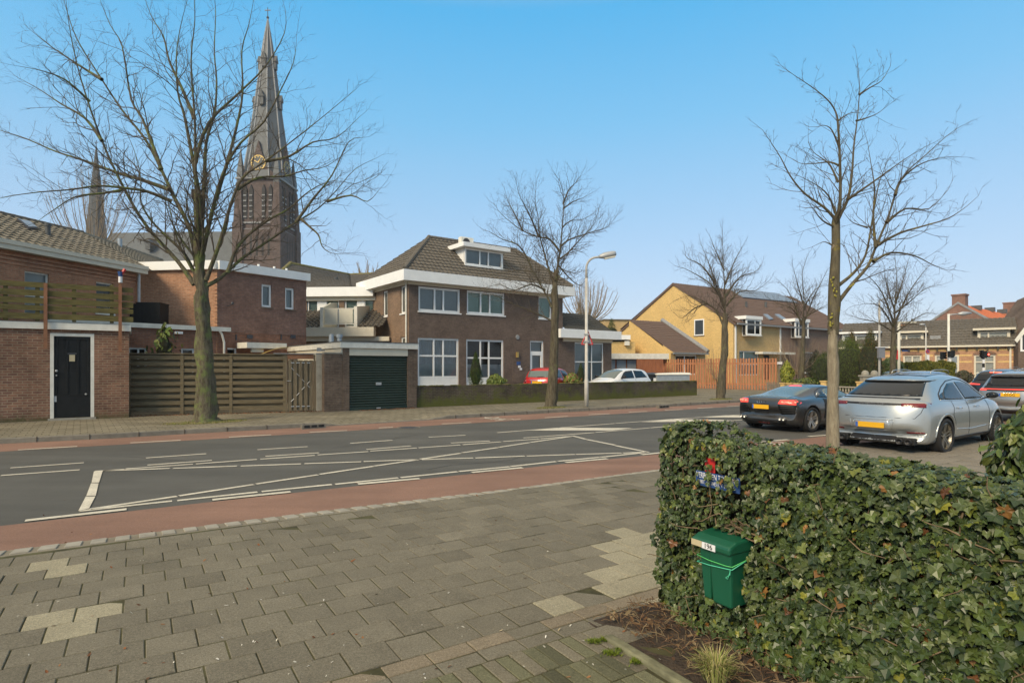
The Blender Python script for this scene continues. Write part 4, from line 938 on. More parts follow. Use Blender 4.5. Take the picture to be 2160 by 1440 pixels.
for tl, br, cl, zt_ in (((1575.5, 672.5), (1606, 707), (.62,), 665.5), ((1678.6, 678), (1706, 711.5), (.30,), 672)):
    dq = -.50; u0, z1 = f.hit(*tl, dq); u1, z0 = f.hit(*br, dq); zt2 = f.z(tl[0], zt_, dq)
    mb = MB(); f.box(mb, u0, u0+.08, dq, 1.6, z0, z1); f.box(mb, u1-.08, u1, dq, 1.6, z0, z1); f.box(mb, u0, u1, dq+.02, -.0, z0-.1, z0-.002); dor = mb.build('dormer', 'white', yh)
    n_op = len(f.op); f.window(tl, br, cols=cl, back='room', fr=.11, sill='white', d=dq-.06, parent=dor); f.op = f.op[:n_op]
    mb = MB(); f.box(mb, u0-.25, u1+.08, dq-.1, 2.2, z1+.002, max(zt2, z1+.3)); mb.build('flat_roof', 'white', dor)
sd2 = Face(yh, (0, L_), R(-90)); sd2.window((1464.7, 674), (1485.5, 707), back=None, opening=False, fr=.1, sill='brick_dark')
u0, z1 = sd_.hit(1464.7, 674); u1, z0 = sd_.hit(1485.5, 707); mb = MB(); sd_.box(mb, u0+.1, u1-.1, -.013, -.003, z0+.1, z1-.1); mb.build('curtain', 'curtain_pale', yh)
mb = MB(); hbox(mb, f, (1609, 741.5), (1678, 747.5), -.8, -.0); mb.build('door_canopy', 'white_old', yh)
mb = MB(); hbox(mb, f, (1611, 748.5), (1623, 800), -.02, .0); mb.build('door', 'black_paint', yh)
def roofpt(px, py, f, d0, z0, d1, z1):
    lo, hi = d0, d1
    for _ in range(40):
        m = (lo+hi)/2; u, z = f.hit(px, py, m)
        if z > z0+(z1-z0)*(m-d0)/(d1-d0): lo = m
        else: hi = m
    return f.p(u, m, z)
def rpatch(pix4, f, d0, z0, d1, z1, lift, th, mat, name, par):
    r = [roofpt(px, py, f, d0, z0, d1, z1) for px, py in pix4]; nn = (r[1]-r[0]).cross(r[2]-r[0]).normalized(); nn = nn if nn.z > 0 else -nn
    mb = MB(); mb.prism([p+nn*lift for p in r], nn*th); return mb.build(name, mat, par)
ra = (f, -.35, ze-.35*sl_+.05, dA, zap+.05)
rpatch(((1609, 665), (1617, 665), (1630, 675), (1622, 676)), *ra, .03, .12, 'solar', 'roof_window', yh); rpatch(((1633, 665), (1642, 665), (1657, 675), (1648, 675.5)), *ra, .03, .12, 'solar', 'roof_window', yh)
rpatch(((1535, 609.5), (1640, 621), (1683, 640.5), (1566, 629)), *ra, .06, .1, 'solar', 'solar_panels', yh)
for px, py in ((1574, 648), (1615, 648)):
    q = roofpt(px, py, *ra); mb = MB(); mb.cyl(q, q+Vector((0, 0, .55)), .12, 8); mb.build('flue', 'slate_dark', yh)
# lean-to shed of the yellow house
ys = thing('yellow_outhouse', 'yellow brick lean-to with steep brown tiled roof against the yellow gable', 'outbuilding', yh.location, yh.rotation_euler.z)
f = Face(ys)
sA, sB = f.u(1419, -.2), f.u(1492, -.2)
dpk = None
for d in [x*.1 for x in range(5, 140)]: # depth of the high edge seen over its own left wall
    if f.u(1328, d) >= sA: dpk = d; break
dpk = dpk or 6; zpk = f.z(1328, 674.5, dpk); zel = f.z(1421, 743, -.2)
lw = Face(ys, (sA, dpk), R(-90))
mb = MB(); LL = dpk; mb.poly([lw.p(0, 0, 0), lw.p(LL, 0, 0), lw.p(LL, 0, zel), lw.p(0, 0, zpk)]); mb.build('gable', 'brick_yellow', ys)
mb = MB(); f2 = Face(ys); f2.window((1425, 748), (1470, 790), cols=(.45,), back='room', fr=.1, sill=None); f2.wall(mb, sA, sB, 0, zel-.05); mb.build('wall', 'brick_yellow2', ys)
mb = MB(); tiled(mb, f.p(sA-.1, -.3, zel), f.p(sB, -.3, zel), f.p(sB, dpk, zpk), f.p(sA-.1, dpk, zpk), tw=.34, tl=.36, amp=.03, k=4); mb.poly([f.p(sA, dpk, 0), f.p(sB, dpk, 0), f.p(sB, dpk, zpk), f.p(sA, dpk, zpk)]); mb.build('roof', 'tile_mauve', ys)
mb = MB(); ridge(mb, f.p(sB-.02, -.3, zel+.12), f.p(sB-.02, dpk, zpk+.12), .18, 14); mb.build('flashing', 'lead', ys)
mb = MB(); f.box(mb, sA-.1, sB, -.42, -.3, zel-.14, zel-.0); mb.build('gutter', 'lead', ys)
# flat garages and low yellow wall behind the parked white car
gr = unitroot('garage_row', 'flat roofed row of garages with grey doors and pale fascia', 'garage', 1286, 45, R(10))
f = Face(gr); uE_ = f.u(1411)
mb = MB(); hbox(mb, f, (1286, 745), (1411, 757), -.3, 2); mb.build('fascia', 'white_old', gr)
mb = MB(); f.box(mb, 0, uE_-.2, .2, .4, 0, f.z(1300, 757)); mb.build('wall', 'wood_red', gr)
for a, b_ in ((1290, 1297.5), (1301.5, 1320), (1323.5, 1341.5)):
    mb = MB(); hbox(mb, f, (a, 758.5), (b_, 806), .12, .19); mb.build('door', 'door_grey', gr)
yb = unitroot('yellow_annex', 'low flat yellow brick annex left of the lean-to', 'outbuilding', 1280, 49, R(10))
f = Face(yb); mb = MB(); hbox(mb, f, (1280, 720.5), (1340, 760), 0, 3); mb.build('wall', 'brick_yellow', yb)
mb = MB(); hbox(mb, f, (1278, 706), (1330, 716), -.3, 3); mb.build('fascia', 'white', yb)
mb = MB(); hbox(mb, f, (1278, 716.5), (1330, 720.4), .3, 2.5); mb.build('ribbon_window', 'room', yb)
mb = MB(); hbox(mb, f, (1319, 719), (1328, 728), -.35, -.01); mb.build('ventilator', 'white_old', yb)
bg_ = unitroot('distant_block', 'distant pale brown flat block behind the evergreens', 'building', 1275, 95, R(8))
f = Face(bg_); mb = MB(); hbox(mb, f, (1275, 673.5), (1345, 760), 0, 12); mb.build('wall', 'brick_yellow2', bg_)
mb = MB(); hbox(mb, f, (1273, 672.5), (1347, 674.5), -.3, 12.3); mb.build('roof', 'lead', bg_)

# --- 8. terraced row across the junction
rw_ = unitroot('terraced_row', 'low terrace of orange brick cottages with yellow brick bands and grey mansard roof', 'house', 2146, 43.8, -(math.pi-vpang(-600)))
f = Face(rw_); uL = f.u(1770); zg = f.z(2146, 730)
for tl, br, co_ in (((2054.4, 748), (2100, 800), (.5,)), ((1905, 749), (1944, 775), (.5,)), ((1972, 748), (1993, 776), ())):
    f.window(tl, br, cols=co_, rows=(.7,) if tl[0] > 2000 else (), back='blind_pale' if tl[0] > 2000 else 'curtain_pale', fr=.12, sill='white', fmat='cream')
mb = MB(); f.wall(mb, uL, 0, 0, zg); mb.build('wall', 'brick_row', rw_)
mb = MB()
for py in (737, 748.5, 762.5, 788):
    z = f.z(2110, py)
    segs_ = [uL]+sorted(x for o in f.op if o[2]-.05 < z < o[3]+.05 for x in (o[0]-.12, o[1]+.12))+[0]
    for a, b_ in zip(segs_[::2], segs_[1::2]): f.box(mb, a, b_, -.008, .0-.002, z-.06, z+.06)
mb.build('brick_band', 'brick_yellow', rw_)
mb = MB()
for tl, br in (((2054.4, 748), (2100, 800)), ((1905, 749), (1944, 775)), ((2003, 748), (2023, 775)), ((1972, 748), (1993, 776))): # segmental arches
    u0, z1 = f.hit(*tl); u1 = f.u(br[0]); n = 9
    for i in range(n):
        t0, t1 = i/n, (i+1)/n; g_ = lambda t: z1+.02+.17*math.sin(math.pi*t)
        ua2, ub2 = u0-.05+(u1-u0+.1)*t0, u0-.05+(u1-u0+.1)*t1
        mb.hexa([f.p(ua2,-.012,z1+.0), f.p(ub2,-.012,z1+.0), f.p(ub2,-.002,z1+.0), f.p(ua2,-.002,z1+.0), f.p(ua2,-.012,g_(t0)+.1), f.p(ub2,-.012,g_(t1)+.1), f.p(ub2,-.002,g_(t1)+.1), f.p(ua2,-.002,g_(t0)+.1)])
mb.build('brick_arch', 'brick_shed', rw_)
u0, z1 = f.hit(2003, 748.5); u1 = f.u(2023); mb = MB(); f.box(mb, u0, u0+.12, -.03, .0-.003, 0, z1); f.box(mb, u1-.12, u1, -.03, -.003, 0, z1); f.box(mb, u0+.12, u1-.12, -.03, -.003, z1-.12, z1); f.box(mb, u0+.12, u1-.12, -.03, -.003, z1-.75, z1-.65); dr = mb.build('door_frame', 'cream', rw_)
mb = MB(); f.box(mb, u0+.12, u1-.12, -.02, -.004, 0, z1-.75); f.box(mb, u0+.12, u1-.12, -.015, -.004, z1-.65, z1-.12); dr = mb.build('door', 'door_grey', rw_)
mb = MB(); f.box(mb, u0+.35, u0+.65, -.035, -.02, z1-1.85, z1-1.8); mb.build('letter_slot', 'grey_metal', dr)
mb = MB(); f.box(mb, uL, .12, -.35, -.1, zg+.0, zg+.14); mb.build('gutter', 'cream', rw_)
mb = MB(); u = uL
while u < -.1: f.box(mb, u, u+.12, -.22, -.004, zg-.22, zg-.002); u += .62
mb.build('eaves_brackets', 'tile_dark', rw_)
dR, zR = 3.3, f.z(2146, 669, 3.3); dk, zk = 1.3, zg+(zR-zg)*.62
mb = MB(); tiled(mb, f.p(uL, -.3, zg+.13), f.p(.1, -.3, zg+.13), f.p(.1, dk, zk), f.p(uL, dk, zk), tw=.3, tl=.36, amp=.035, step=.04); tiled(mb, f.p(uL, dk, zk), f.p(.1, dk, zk), f.p(.1, dR, zR), f.p(uL, dR, zR), tw=.3, tl=.36, amp=.035, step=.04)
mb.poly([f.p(uL, dR, zR), f.p(.1, dR, zR), f.p(.1, 8, zg), f.p(uL, 8, zg)]); mb.build('roof', 'tile_brown', rw_)
for (x0, x1, y0, y1, mt, cl, bk) in ((2062, 2131, 697, 726, 'cream', (.33,), 'blind_pale'), (1896, 1948, 703, 729, 'cream', (.3,), 'blind_grey'), (1776, 1850, 704.5, 727, 'white', (.4,), 'blind_pale')):
    dd0 = .35; u0, z1 = f.hit(x0, y0, dd0); u1 = f.u(x1, dd0); z0 = f.z(x0, y1, dd0)
    mb = MB(); f.box(mb, u0, u0+.1, dd0, dd0+2.2, z0, z1); f.box(mb, u1-.1, u1, dd0, dd0+2.2, z0, z1); dor = mb.build('dormer', mt, rw_)
    f.window((x0+2, y0+2), (x1-2, y1), cols=cl, back=bk, fr=.12, sill=None, fmat=mt, d=dd0-.08, parent=dor)
    mb = MB(); f.box(mb, u0-.3, u1+.3, dd0-.35, dd0+2.4, z1, z1+.16); mb.build('flat_roof', mt, dor)
mb = MB(); u = f.u(2131); f.box(mb, u-.06, u+.06, -.1, -.004, 0, zg); mb.build('downpipe', 'cream', rw_)
mb = MB(); hbox(mb, f, (1900, 684), (1909, 702), 2.2, 2.8); mb.build('chimney', 'brick_row', rw_)
mb = MB(); hbox(mb, f, (1922, 672), (1927, 692), 2.4, 2.7); mb.build('flue', 'slate_dark', rw_)
mb = MB(); u, z = f.hit(1973, 712, .8); f.box(mb, u-.35, u+.35, .3, .9, z-.3, z+.15); mb.build('roof_window', 'lead', rw_)
mb = MB(); hbox(mb, f, (1902, 736.8), (1919.5, 741.2), -.03, -.004); mb.build('street_sign', 'sign_blue', rw_)
ge = unitroot('end_house', 'dark brick gable end of the house at the right edge of the photo', 'house', 2148, 43.2, R(-20))
f = Face(ge); mb = MB(); z1 = f.z(2148, 720)
mb.prism([f.p(0, 0, 0), f.p(6, 0, 0), f.p(6, 0, 9), f.p(2.2, 0, 7.2), f.p(0, 0, z1)], f.p(0, 6, 0)-f.p(0, 0, 0)); mb.build('wall', 'brick_dark', ge)
mb = MB(); mb.prism([f.p(-.1, -.08, z1-.1), f.p(2.2, -.08, 7.1), f.p(6, -.08, 8.9), f.p(6, -.08, 9.2), f.p(2.1, -.08, 7.4), f.p(-.25, -.08, z1+.1)], f.p(0, .07, 0)-f.p(0, 0, 0)); mb.build('verge', 'white_old', ge)
f.window((2152, 700), (2175, 741), opening=False, back=None, fr=.12, sill=None)

# --- 9. building with orange roof
oh = unitroot('orange_roof_house', 'tall brick building with steep orange roof and two square chimneys behind the terrace', 'building', 2092, 78, vpang(2600))
f = Face(oh); tmp = Face(oh, (0, 0), R(-90)); dA = -tmp.u(2021); L_ = 2*dA; sd_ = Face(oh, (0, L_), R(-90)); zap = sd_.z(2021, 640); ze = sd_.z(2092, 677)
uE = f.u(2300)
mb = MB(); mb.poly([sd_.p(0, 0, 0), sd_.p(L_, 0, 0), sd_.p(L_, 0, ze), sd_.p(dA, 0, zap), sd_.p(0, 0, ze)]); mb.poly([f.p(0, 0, 0), f.p(uE, 0, 0), f.p(uE, 0, ze), f.p(0, 0, ze)]); mb.build('wall', 'brick_b2front', oh)
mb = MB(); tiled(mb, f.p(.3, -.3, ze), f.p(uE, -.3, ze), f.p(uE, dA, zap), f.p(.3, dA, zap), tw=.5, tl=.45, amp=.05, k=4); mb.poly([f.p(0, dA, zap), f.p(uE, dA, zap), f.p(uE, L_, ze), f.p(0, L_, ze)]); mb.build('roof', 'tile_orange', oh)
mb = MB(); mb.prism([sd_.p(-.2, -.1, ze), sd_.p(dA, -.1, zap+.25), sd_.p(L_+.2, -.1, ze), sd_.p(L_+.2, -.1, ze-.3), sd_.p(dA, -.1, zap-.05), sd_.p(-.2, -.1, ze-.3)], sd_.p(0, .45, 0)-sd_.p(0, 0, 0)); mb.build('verge', 'lead', oh)
for px, y0 in ((2020.5, 621), (2130, 638)):
    mb = MB(); u = 0 if px < 2100 else f.u(2130, dA)
    c_ = f.p(max(u, .9), dA, 0); z1 = H+(HZ-y0)/F*((Matrix.Rotation(oh.rotation_euler.z, 4, 'Z') @ c_)+oh.location).y; mb.box(c_.x-.75, c_.x+.75, c_.y-.75, c_.y+.75, zap-.6, z1-.2)
    mb.box(c_.x-.85, c_.x+.85, c_.y-.85, c_.y+.85, z1-.2, z1); mb.build('chimney', 'brick_b2front', oh)
for px in (2054, 2083, 2109, 2135):
    q = roofpt(px, 650+(px-2054)*.13, f, -.3, ze, dA, zap); mb = MB(); mb.box(q.x-.35, q.x+.35, q.y-.9, q.y+.3, q.z-.3, q.z+.35); mb.build('roof_vent', 'slate_dark', oh)

# --- 10. church
ch = unitroot('church', 'tall brick church tower with slender grey octagonal spire and slate nave roof', 'church', 499, 115, R(-3))
f = Face(ch); Wd = f.u(588); rf = Face(ch, (Wd, 0), R(90)); cx, cy = Wd/2, Wd/2
k_ = 115/F
def zc(py): return H+(HZ-py)*k_
mb = MB(); z0, z1, z2 = zc(484), zc(372), zc(300)
mb.box(-.35, Wd+.35, -.35, Wd+.35, 0, z0)
mb.hexa([(0,0,z0),(Wd,0,z0),(Wd,Wd,z0),(0,Wd,z0),(.35,.35,z1),(Wd-.35,.35,z1),(Wd-.35,Wd-.35,z1),(.35,Wd-.35,z1)])
tower = mb.build('tower', 'brick_church', ch)
mb = MB()
for sx in (0, 1):
    for sy in (0, 1):
        x, y = sx*Wd, sy*Wd; sgx, sgy = (1 if sx else -1), (1 if sy else -1)
        x0, x1 = sorted((x-sgx*1.3, x+sgx*.45)); y0, y1 = sorted((y-sgy*1.3, y+sgy*.45))
        mb.box(x0-.15, x1+.15, y0-.15, y1+.15, 0, zc(470)); mb.hexa([(x0,y0,zc(470)),(x1,y0,zc(470)),(x1,y1,zc(470)),(x0,y1,zc(470)),(x0+.35,y0+.35,zc(385)),(x1-.35,y0+.35,zc(385)),(x1-.35,y1-.35,zc(385)),(x0+.35,y1-.35,zc(385))])
mb.build('buttress', 'brick_church', tower)
mb = MB() # string courses
for py in (484, 470, 376): mb = MB(); mb.box(-.2, Wd+.2, -.2, Wd+.2, zc(py)-.15, zc(py)+.15); mb.build('string_course', 'lead', tower)
# gables with clocks
gz0, gz1 = z1, zc(296)
for (fc, lab) in ((f, 0), (rf, 1), (Face(ch, (Wd, Wd), R(180)), 2), (Face(ch, (0, Wd), R(270)), 3)):
    mb = MB(); mb.prism([fc.p(.5, .25, gz0), fc.p(Wd-.5, .25, gz0), fc.p(Wd/2+1.5, .25, gz1-5), fc.p(Wd/2, .25, gz1), fc.p(Wd/2-1.5, .25, gz1-5)], fc.p(0, 3.5, 0)-fc.p(0, 0, 0)); mb.build('gable', 'brick_church', tower)
    zc_ = zc(343); M = Matrix.Translation(fc.p(Wd/2, .22, zc_)) @ Matrix.Rotation(fc.ang, 4, 'Z') @ Matrix.Rotation(R(90), 4, 'X')
    mb = MB(); mb.lathe([(0, .02), (1.45, .02), (1.45, -.1)], M, 28); ck = mb.build('clock', 'slate', tower)
    mb = MB()
    for h in range(12): a = h*math.pi/6; mb.box(1.0, 1.35, -.07, .07, .03, .06, M @ Matrix.Rotation(a, 4, 'Z'))
    mb.lathe([(1.35, .05), (1.5, .05), (1.5, -.05)], M, 28); mb.box(-.08, 1.0, -.07, .07, .05, .08, M @ Matrix.Rotation(R(150), 4, 'Z')); mb.box(-.08, .75, -.09, .09, .05, .08, M @ Matrix.Rotation(R(60), 4, 'Z')); mb.build('numerals', 'gold', ck)
    for j, uu in enumerate((Wd*.16, Wd*.30, Wd*.60, Wd*.76)): # belfry lancets with pale louvres
        mb = MB(); zb0, zb1 = zc(462), zc(400); wl = Wd*.085
        mb.prism([fc.p(uu, -.02, zb0), fc.p(uu+wl, -.02, zb0), fc.p(uu+wl, -.02, zb1), fc.p(uu+wl/2, -.02, zb1+1), fc.p(uu, -.02, zb1)], fc.p(0, .45, 0)-fc.p(0, 0, 0)); lo = mb.build('belfry_opening', 'room', tower)
        mb = MB(); z = zb0+.3
        while z < zb1-.4: fc.box(mb, uu+.05, uu+wl-.05, -.15, -.03, z, z+.22); z += 1.05
        mb.build('louvres', 'lead', lo)
    for uu in (Wd*.22, Wd*.36, Wd*.5, Wd*.64, Wd*.78):
        mb = MB(); zb0, zb1 = zc(540), zc(500); wl = Wd*.05
        mb.prism([fc.p(uu-wl/2, -.36, zb0), fc.p(uu+wl/2, -.36, zb0), fc.p(uu+wl/2, -.36, zb1), fc.p(uu, -.36, zb1+.7), fc.p(uu-wl/2, -.36, zb1)], fc.p(0, .3, 0)-fc.p(0, 0, 0)); mb.build('blind_lancet', 'room', tower)
# spire: octagon growing from the square
def ring(r, z, sq=0):
    out = []
    for i in range(8):
        a = math.pi/8+i*math.pi/4; p = Vector((math.cos(a), math.sin(a), 0))*r
        q = Vector((max(-1, min(1, p.x/r*1.4)), max(-1, min(1, p.y/r*1.4)), 0))*r*.98
        p = p.lerp(q, sq); out.append(Vector((cx+p.x, cy+p.y, z)))
    return out
rr = [ring(Wd*.50, z1-.2, 1), ring(Wd*.455, zc(330), .7), ring(Wd*.40, zc(290), .35), ring(Wd*.335, zc(240), .1), ring(Wd*.255, zc(180)), ring(Wd*.185, zc(130)), ring(Wd*.10, zc(70)), ring(.06, zc(14))]
mb = MB(); vs = [p for r_ in rr for p in r_]; mb.add(vs, [(i*8+j, i*8+(j+1) % 8, (i+1)*8+(j+1) % 8, (i+1)*8+j) for i in range(len(rr)-1) for j in range(8)]); sp = mb.build('spire', 'slate', ch)
mb = MB()
for j in range(8): mb.tube([r_[j] for r_ in rr], [.16]*7+[.05], 5)
mb.build('spire_ribs', 'lead', sp)
mb = MB()
for lev, rd in ((zc(118), Wd*.175), (zc(205), Wd*.30)):
    for j in range(4):
        mb = MB(); a = j*math.pi/2; M = Matrix.Translation((cx, cy, lev)) @ Matrix.Rotation(a, 4, 'Z'); mb.box(rd-.7, rd+.35, -.45, .45, -.8, .7, M); mb.prism([M @ Vector((rd-.8, -.6, .7)), M @ Vector((rd-.8, .6, .7)), M @ Vector((rd-.8, 0, 2.1))], (M @ Vector((1.3, 0, 0)))-(M @ Vector((0, 0, 0)))); mb.build('lucarne', 'slate_dark', sp)
mb = MB(); mb.cyl((cx, cy, zc(14)-.1), (cx, cy, zc(-10)), .07, 6); mb.box(cx-.6, cx+.6, cy-.06, cy+.06, zc(-4)-.08, zc(-4)+.08); mb.ball((cx, cy, zc(12)), .28, .28, .28, 8); mb.build('cross', 'dark_metal', sp)
for sx in (0, 1):
    for sy in (0, 1):
        mb = MB(); x, y = sx*Wd, sy*Wd; x += .55*(1-2*sx); y += .55*(1-2*sy); mb.box(x-.55, x+.55, y-.55, y+.55, z1-3, z1+.4)
        q = [Vector((x-.6,y-.6,z1+.4)), Vector((x+.6,y-.6,z1+.4)), Vector((x+.6,y+.6,z1+.4)), Vector((x-.6,y+.6,z1+.4)), Vector((x,y,z1+6))]; mb.add(q, [(0,1,4),(1,2,4),(2,3,4),(3,0,4)]); mb.build('pinnacle', 'slate', tower)
# nave
uN = f.u(190, 2); zn = f.z(350, 490, 8); zne = zn-13; zwall = zne
mb = MB(); mb.hexa([f.p(uN, -3, zne), f.p(0, -3, zne), f.p(0, 19, zne), f.p(uN, 19, zne), f.p(uN, 7.9, zn), f.p(0, 7.9, zn), f.p(0, 8.1, zn), f.p(uN, 8.1, zn)]); nv = mb.build('nave_roof', 'slate', ch)
mb = MB(); f.box(mb, uN, 0, -2.8, 18.8, 0, zne-.01); mb.build('nave_wall', 'brick_church', ch)
for px in (317, ):
    mb = MB(); u = f.u(px, 3.5); z = f.z(px, 519, 3.5); mb.box(-.5, .5, -.8, 1.5, -.8, .6, Matrix.Translation(f.p(u, 3.5, z))); mb.prism([f.p(u-.7, 2.6, z+.6), f.p(u+.7, 2.6, z+.6), f.p(u, 2.6, z+1.5)], Vector((0, 2.4, 0))); mb.build('dormer', 'slate_dark', nv)
# fleche over the crossing
fc_ = f.p(f.u(203, 8), 8, 0); fcw = (Matrix.Rotation(ch.rotation_euler.z, 4, 'Z') @ fc_)+ch.location; kk = fcw.y/F
def zq(py): return H+(HZ-py)*kk
mb = MB(); rr = [(2.1, zq(560)), (1.95, zq(500)), (1.55, zq(455)), (1.25, zq(420)), (.75, zq(370)), (.05, zq(306))]
mb.lathe(rr, Matrix.Translation((fc_.x, fc_.y, 0)), 8); fs_ = mb.build('fleche', 'slate_dark', ch)
mb = MB(); mb.cyl((fc_.x, fc_.y, zq(308)), (fc_.x, fc_.y, zq(296)), .06, 6); mb.box(fc_.x-.4, fc_.x+.4, fc_.y-.04, fc_.y+.04, zq(301)-.05, zq(301)+.05); mb.build('cross', 'dark_metal', fs_)
# ================= fences, walls, street furniture
def groot(name, label, cat, px, py, ang, z=.12, group=None):
    g = G(px, py, z); return thing(name, label, cat, (g.x, g.y, 0), ang, group)
def dirang(a, b): return math.atan2(b.y-a.y, b.x-a.x)
fa_ = dirang(G(271, 877, .12), G(600, 868.6, .12))
fe = groot('plank_fence', 'dark weathered fence of horizontal overlapping planks between the brick outbuilding and the gate', 'fence', 271, 877, fa_)
f = Face(fe); uR = f.u(600); zt = f.z(271, 744)
mb = MB(); n = 9; zb = .20; hh = (zt-.04-zb)/n; up = [0, f.u(384), f.u(487), uR]
for s_ in range(3):
    for i in range(n):
        z0 = zb+hh*i; j = rnd.uniform(-.006, .006)
        f.box(mb, up[s_]+.01, up[s_+1]-.01, -.02+j, .0+j, z0+.045+j, z0+hh*.78+j)
        f.box(mb, up[s_]+.01, up[s_+1]-.01, .10, .115, z0+hh*.74, z0+hh*1.2)
mb.build('planks', 'wood_fence', fe)
for x in up: mb = MB(); f.box(mb, x-.05, x+.05, -.035, .08, .0, zt-.05); mb.build('post', 'wood_fence', fe)
mb = MB(); f.box(mb, -.05, uR+.05, -.06, .11, zt-.04, zt); mb.build('cap_rail', 'wood_fence', fe)
gt = thing('plank_gate', 'narrow gate of upright planks with metal strips beside the concrete post', 'gate', fe.location, fa_)
f = Face(gt); u0, u1 = f.u(602), f.u(665.5)
mb = MB(); n = 5; w_ = (u1-u0-.12)/n
for i in range(n): f.box(mb, u0+.06+w_*i+.03, u0+.06+w_*(i+1)-.03, -.03, -.005, .16, zt-.22)
for i in range(n-1): f.box(mb, u0+.06+w_*(i+1)-.06, u0+.06+w_*(i+1)+.06, .01, .03, .18, zt-.24)
mb.build('planks', 'wood_gate', gt)
mb = MB(); f.box(mb, u0, u0+.07, -.05, .05, 0, zt-.02); f.box(mb, u1-.07, u1, -.05, .05, 0, zt-.02); mb.build('frame', 'wood_gate', gt)
mb = MB(); f.box(mb, u0+.07, u1-.07, -.045, .02, zt-.18, zt-.0); mb.build('top_board', 'rust_post', gt)
mb = MB(); f.box(mb, u0-.4, u1+.35, -.09, .1, zt+.002, zt+.03); mb.build('capping', 'lead', gt)
mb = MB()
for i in range(1, n):
    x = u0+.06+w_*i; f.box(mb, x-.055, x+.055, -.04, -.01, zt-.33, zt-.30); f.box(mb, x-.055, x+.055, -.04, -.01, .30, .33)
    zz = zt-.33-.16*i-.05*i; zz2 = .33+.16*i+.05*i
    for z_, sl in ((zz, -.05), (zz2, .05)): mb.tube([f.p(x-.05, -.035, z_-sl), f.p(x+.05, -.035, z_+sl)], .013, 4, True)
mb.build('metal_strip', 'grey_metal', gt)
mb = MB(); u, z = f.hit(605, 803); mb.cyl(f.p(u, -.06, z), f.p(u+.14, -.06, z), .012, 6); mb.build('handle', 'grey_metal', gt)
cp = thing('concrete_post', 'square weathered concrete post between the plank gate and short brick wall', 'post', fe.location, fa_)
f = Face(cp); mb = MB(); hbox(mb, f, (667, 744), (684, 875), -.08, .18); mb.build('post_shaft', 'concrete', cp, bevel=.012)
mb = MB(); u, z = f.hit(672, 738, 0); f.box(mb, u-.06, u+.1, -.05, .05, z-.05, z+.08); f.box(mb, u+.1, u+.22, -.03, .03, z-.04, z+.0); mb.build('camera_light', 'lead', cp)

g0, g1 = G(880, 859, .12), G(1470, 833.2, .12); wa = dirang(g0, g1)
lw_ = thing('garden_wall', 'long low mossy brown brick wall along the far pavement', 'wall', (g0.x, g0.y, 0), wa)
f = Face(lw_); uR = (g1-g0).length; mb = MB(); n = 60; ht = f.z(880, 814)
vs = []
for i in range(n+1):
    u = uR*i/n; h = ht-.03*i/n+.012*noise.noise(Vector((u*.8, 0, 3))); vs += [f.p(u,0,0), f.p(u,0,h), f.p(u,.22,h), f.p(u,.22,0)]
fs = [(4*i+k, 4*i+4+k, 4*i+5+k, 4*i+1+k) for i in range(n) for k in range(3)]+[(0,1,2,3), (4*n+3,4*n+2,4*n+1,4*n)]
mb.add(vs, fs); mb.build('bricks', 'brick_garden', lw_)
simple('moss', (.13, .125, .03), rough=1, var=.5, scale=14, bump=1)
mb = MB()
for i in range(n*3): # moss cushions along the top edge
    u = rnd.uniform(0, uR); r = rnd.uniform(.03, .09); h = ht-.03*u/uR; mb.ball(f.p(u, rnd.uniform(.0, .2), h), r*1.8, r*1.4, .025, 6)
tag(mb.build('moss', 'moss', lw_, smooth=True), kind='stuff')

pa, pb = P(1398, 0, 46.5), P(1643, 0, 40.2); a_ = dirang(pa, pb)
def picket(name, label, pxa, pxb, ya, yb, Ya, Yb, mat, bw, pitch, zt=None):
    pa, pb = P(pxa, 0, Ya), P(pxb, 0, Yb); a_ = dirang(pa, pb); o = thing(name, label, 'fence', (pa.x, pa.y, 0), a_); f = Face(o); L_ = f.u(pxb)
    zt = f.z(pxa, ya); mb = MB(); u = 0
    while u < L_-bw: j = rnd.uniform(-.02, .03); f.box(mb, u, u+bw, -.02, .0, .12, zt+j); u += pitch
    mb.build('pickets', mat, o); mb = MB(); f.box(mb, 0, L_, .002, .04, .45, .55); f.box(mb, 0, L_, .002, .04, zt-.4, zt-.3); mb.build('rail', mat, o); return o
picket('picket_fence', 'tall orange brown picket fence in front of the yellow house', 1399, 1643, 757.5, 0, 46.0, 40.2, 'wood_orange', .13, .20)
picket('slat_fence', 'dark red brown close boarded fence behind the black bins', 1343, 1400, 757.5, 0, 44.6, 44.8, 'wood_red', .09, .11)
picket('low_picket_fence', 'small broken grey picket panel leaning at the end of the orange fence', 1617, 1645, 806, 0, 39.6, 39.4, 'wood_grey', .08, .12)
po = unitroot('fence_post', 'grey end post with pale lamp head on the orange picket fence', 'post', 1645, 40.1, 0); mb = MB(); mb.box(-.07, .07, -.07, .07, .1, H+(HZ-768)/F*40.1); mb.build('shaft', 'wood_grey', po); mb = MB(); z = H+(HZ-768)/F*40.1; mb.box(-.14, .1, -.14, .1, z, z+.16); mb.build('lamp_head', 'sign_white', po)

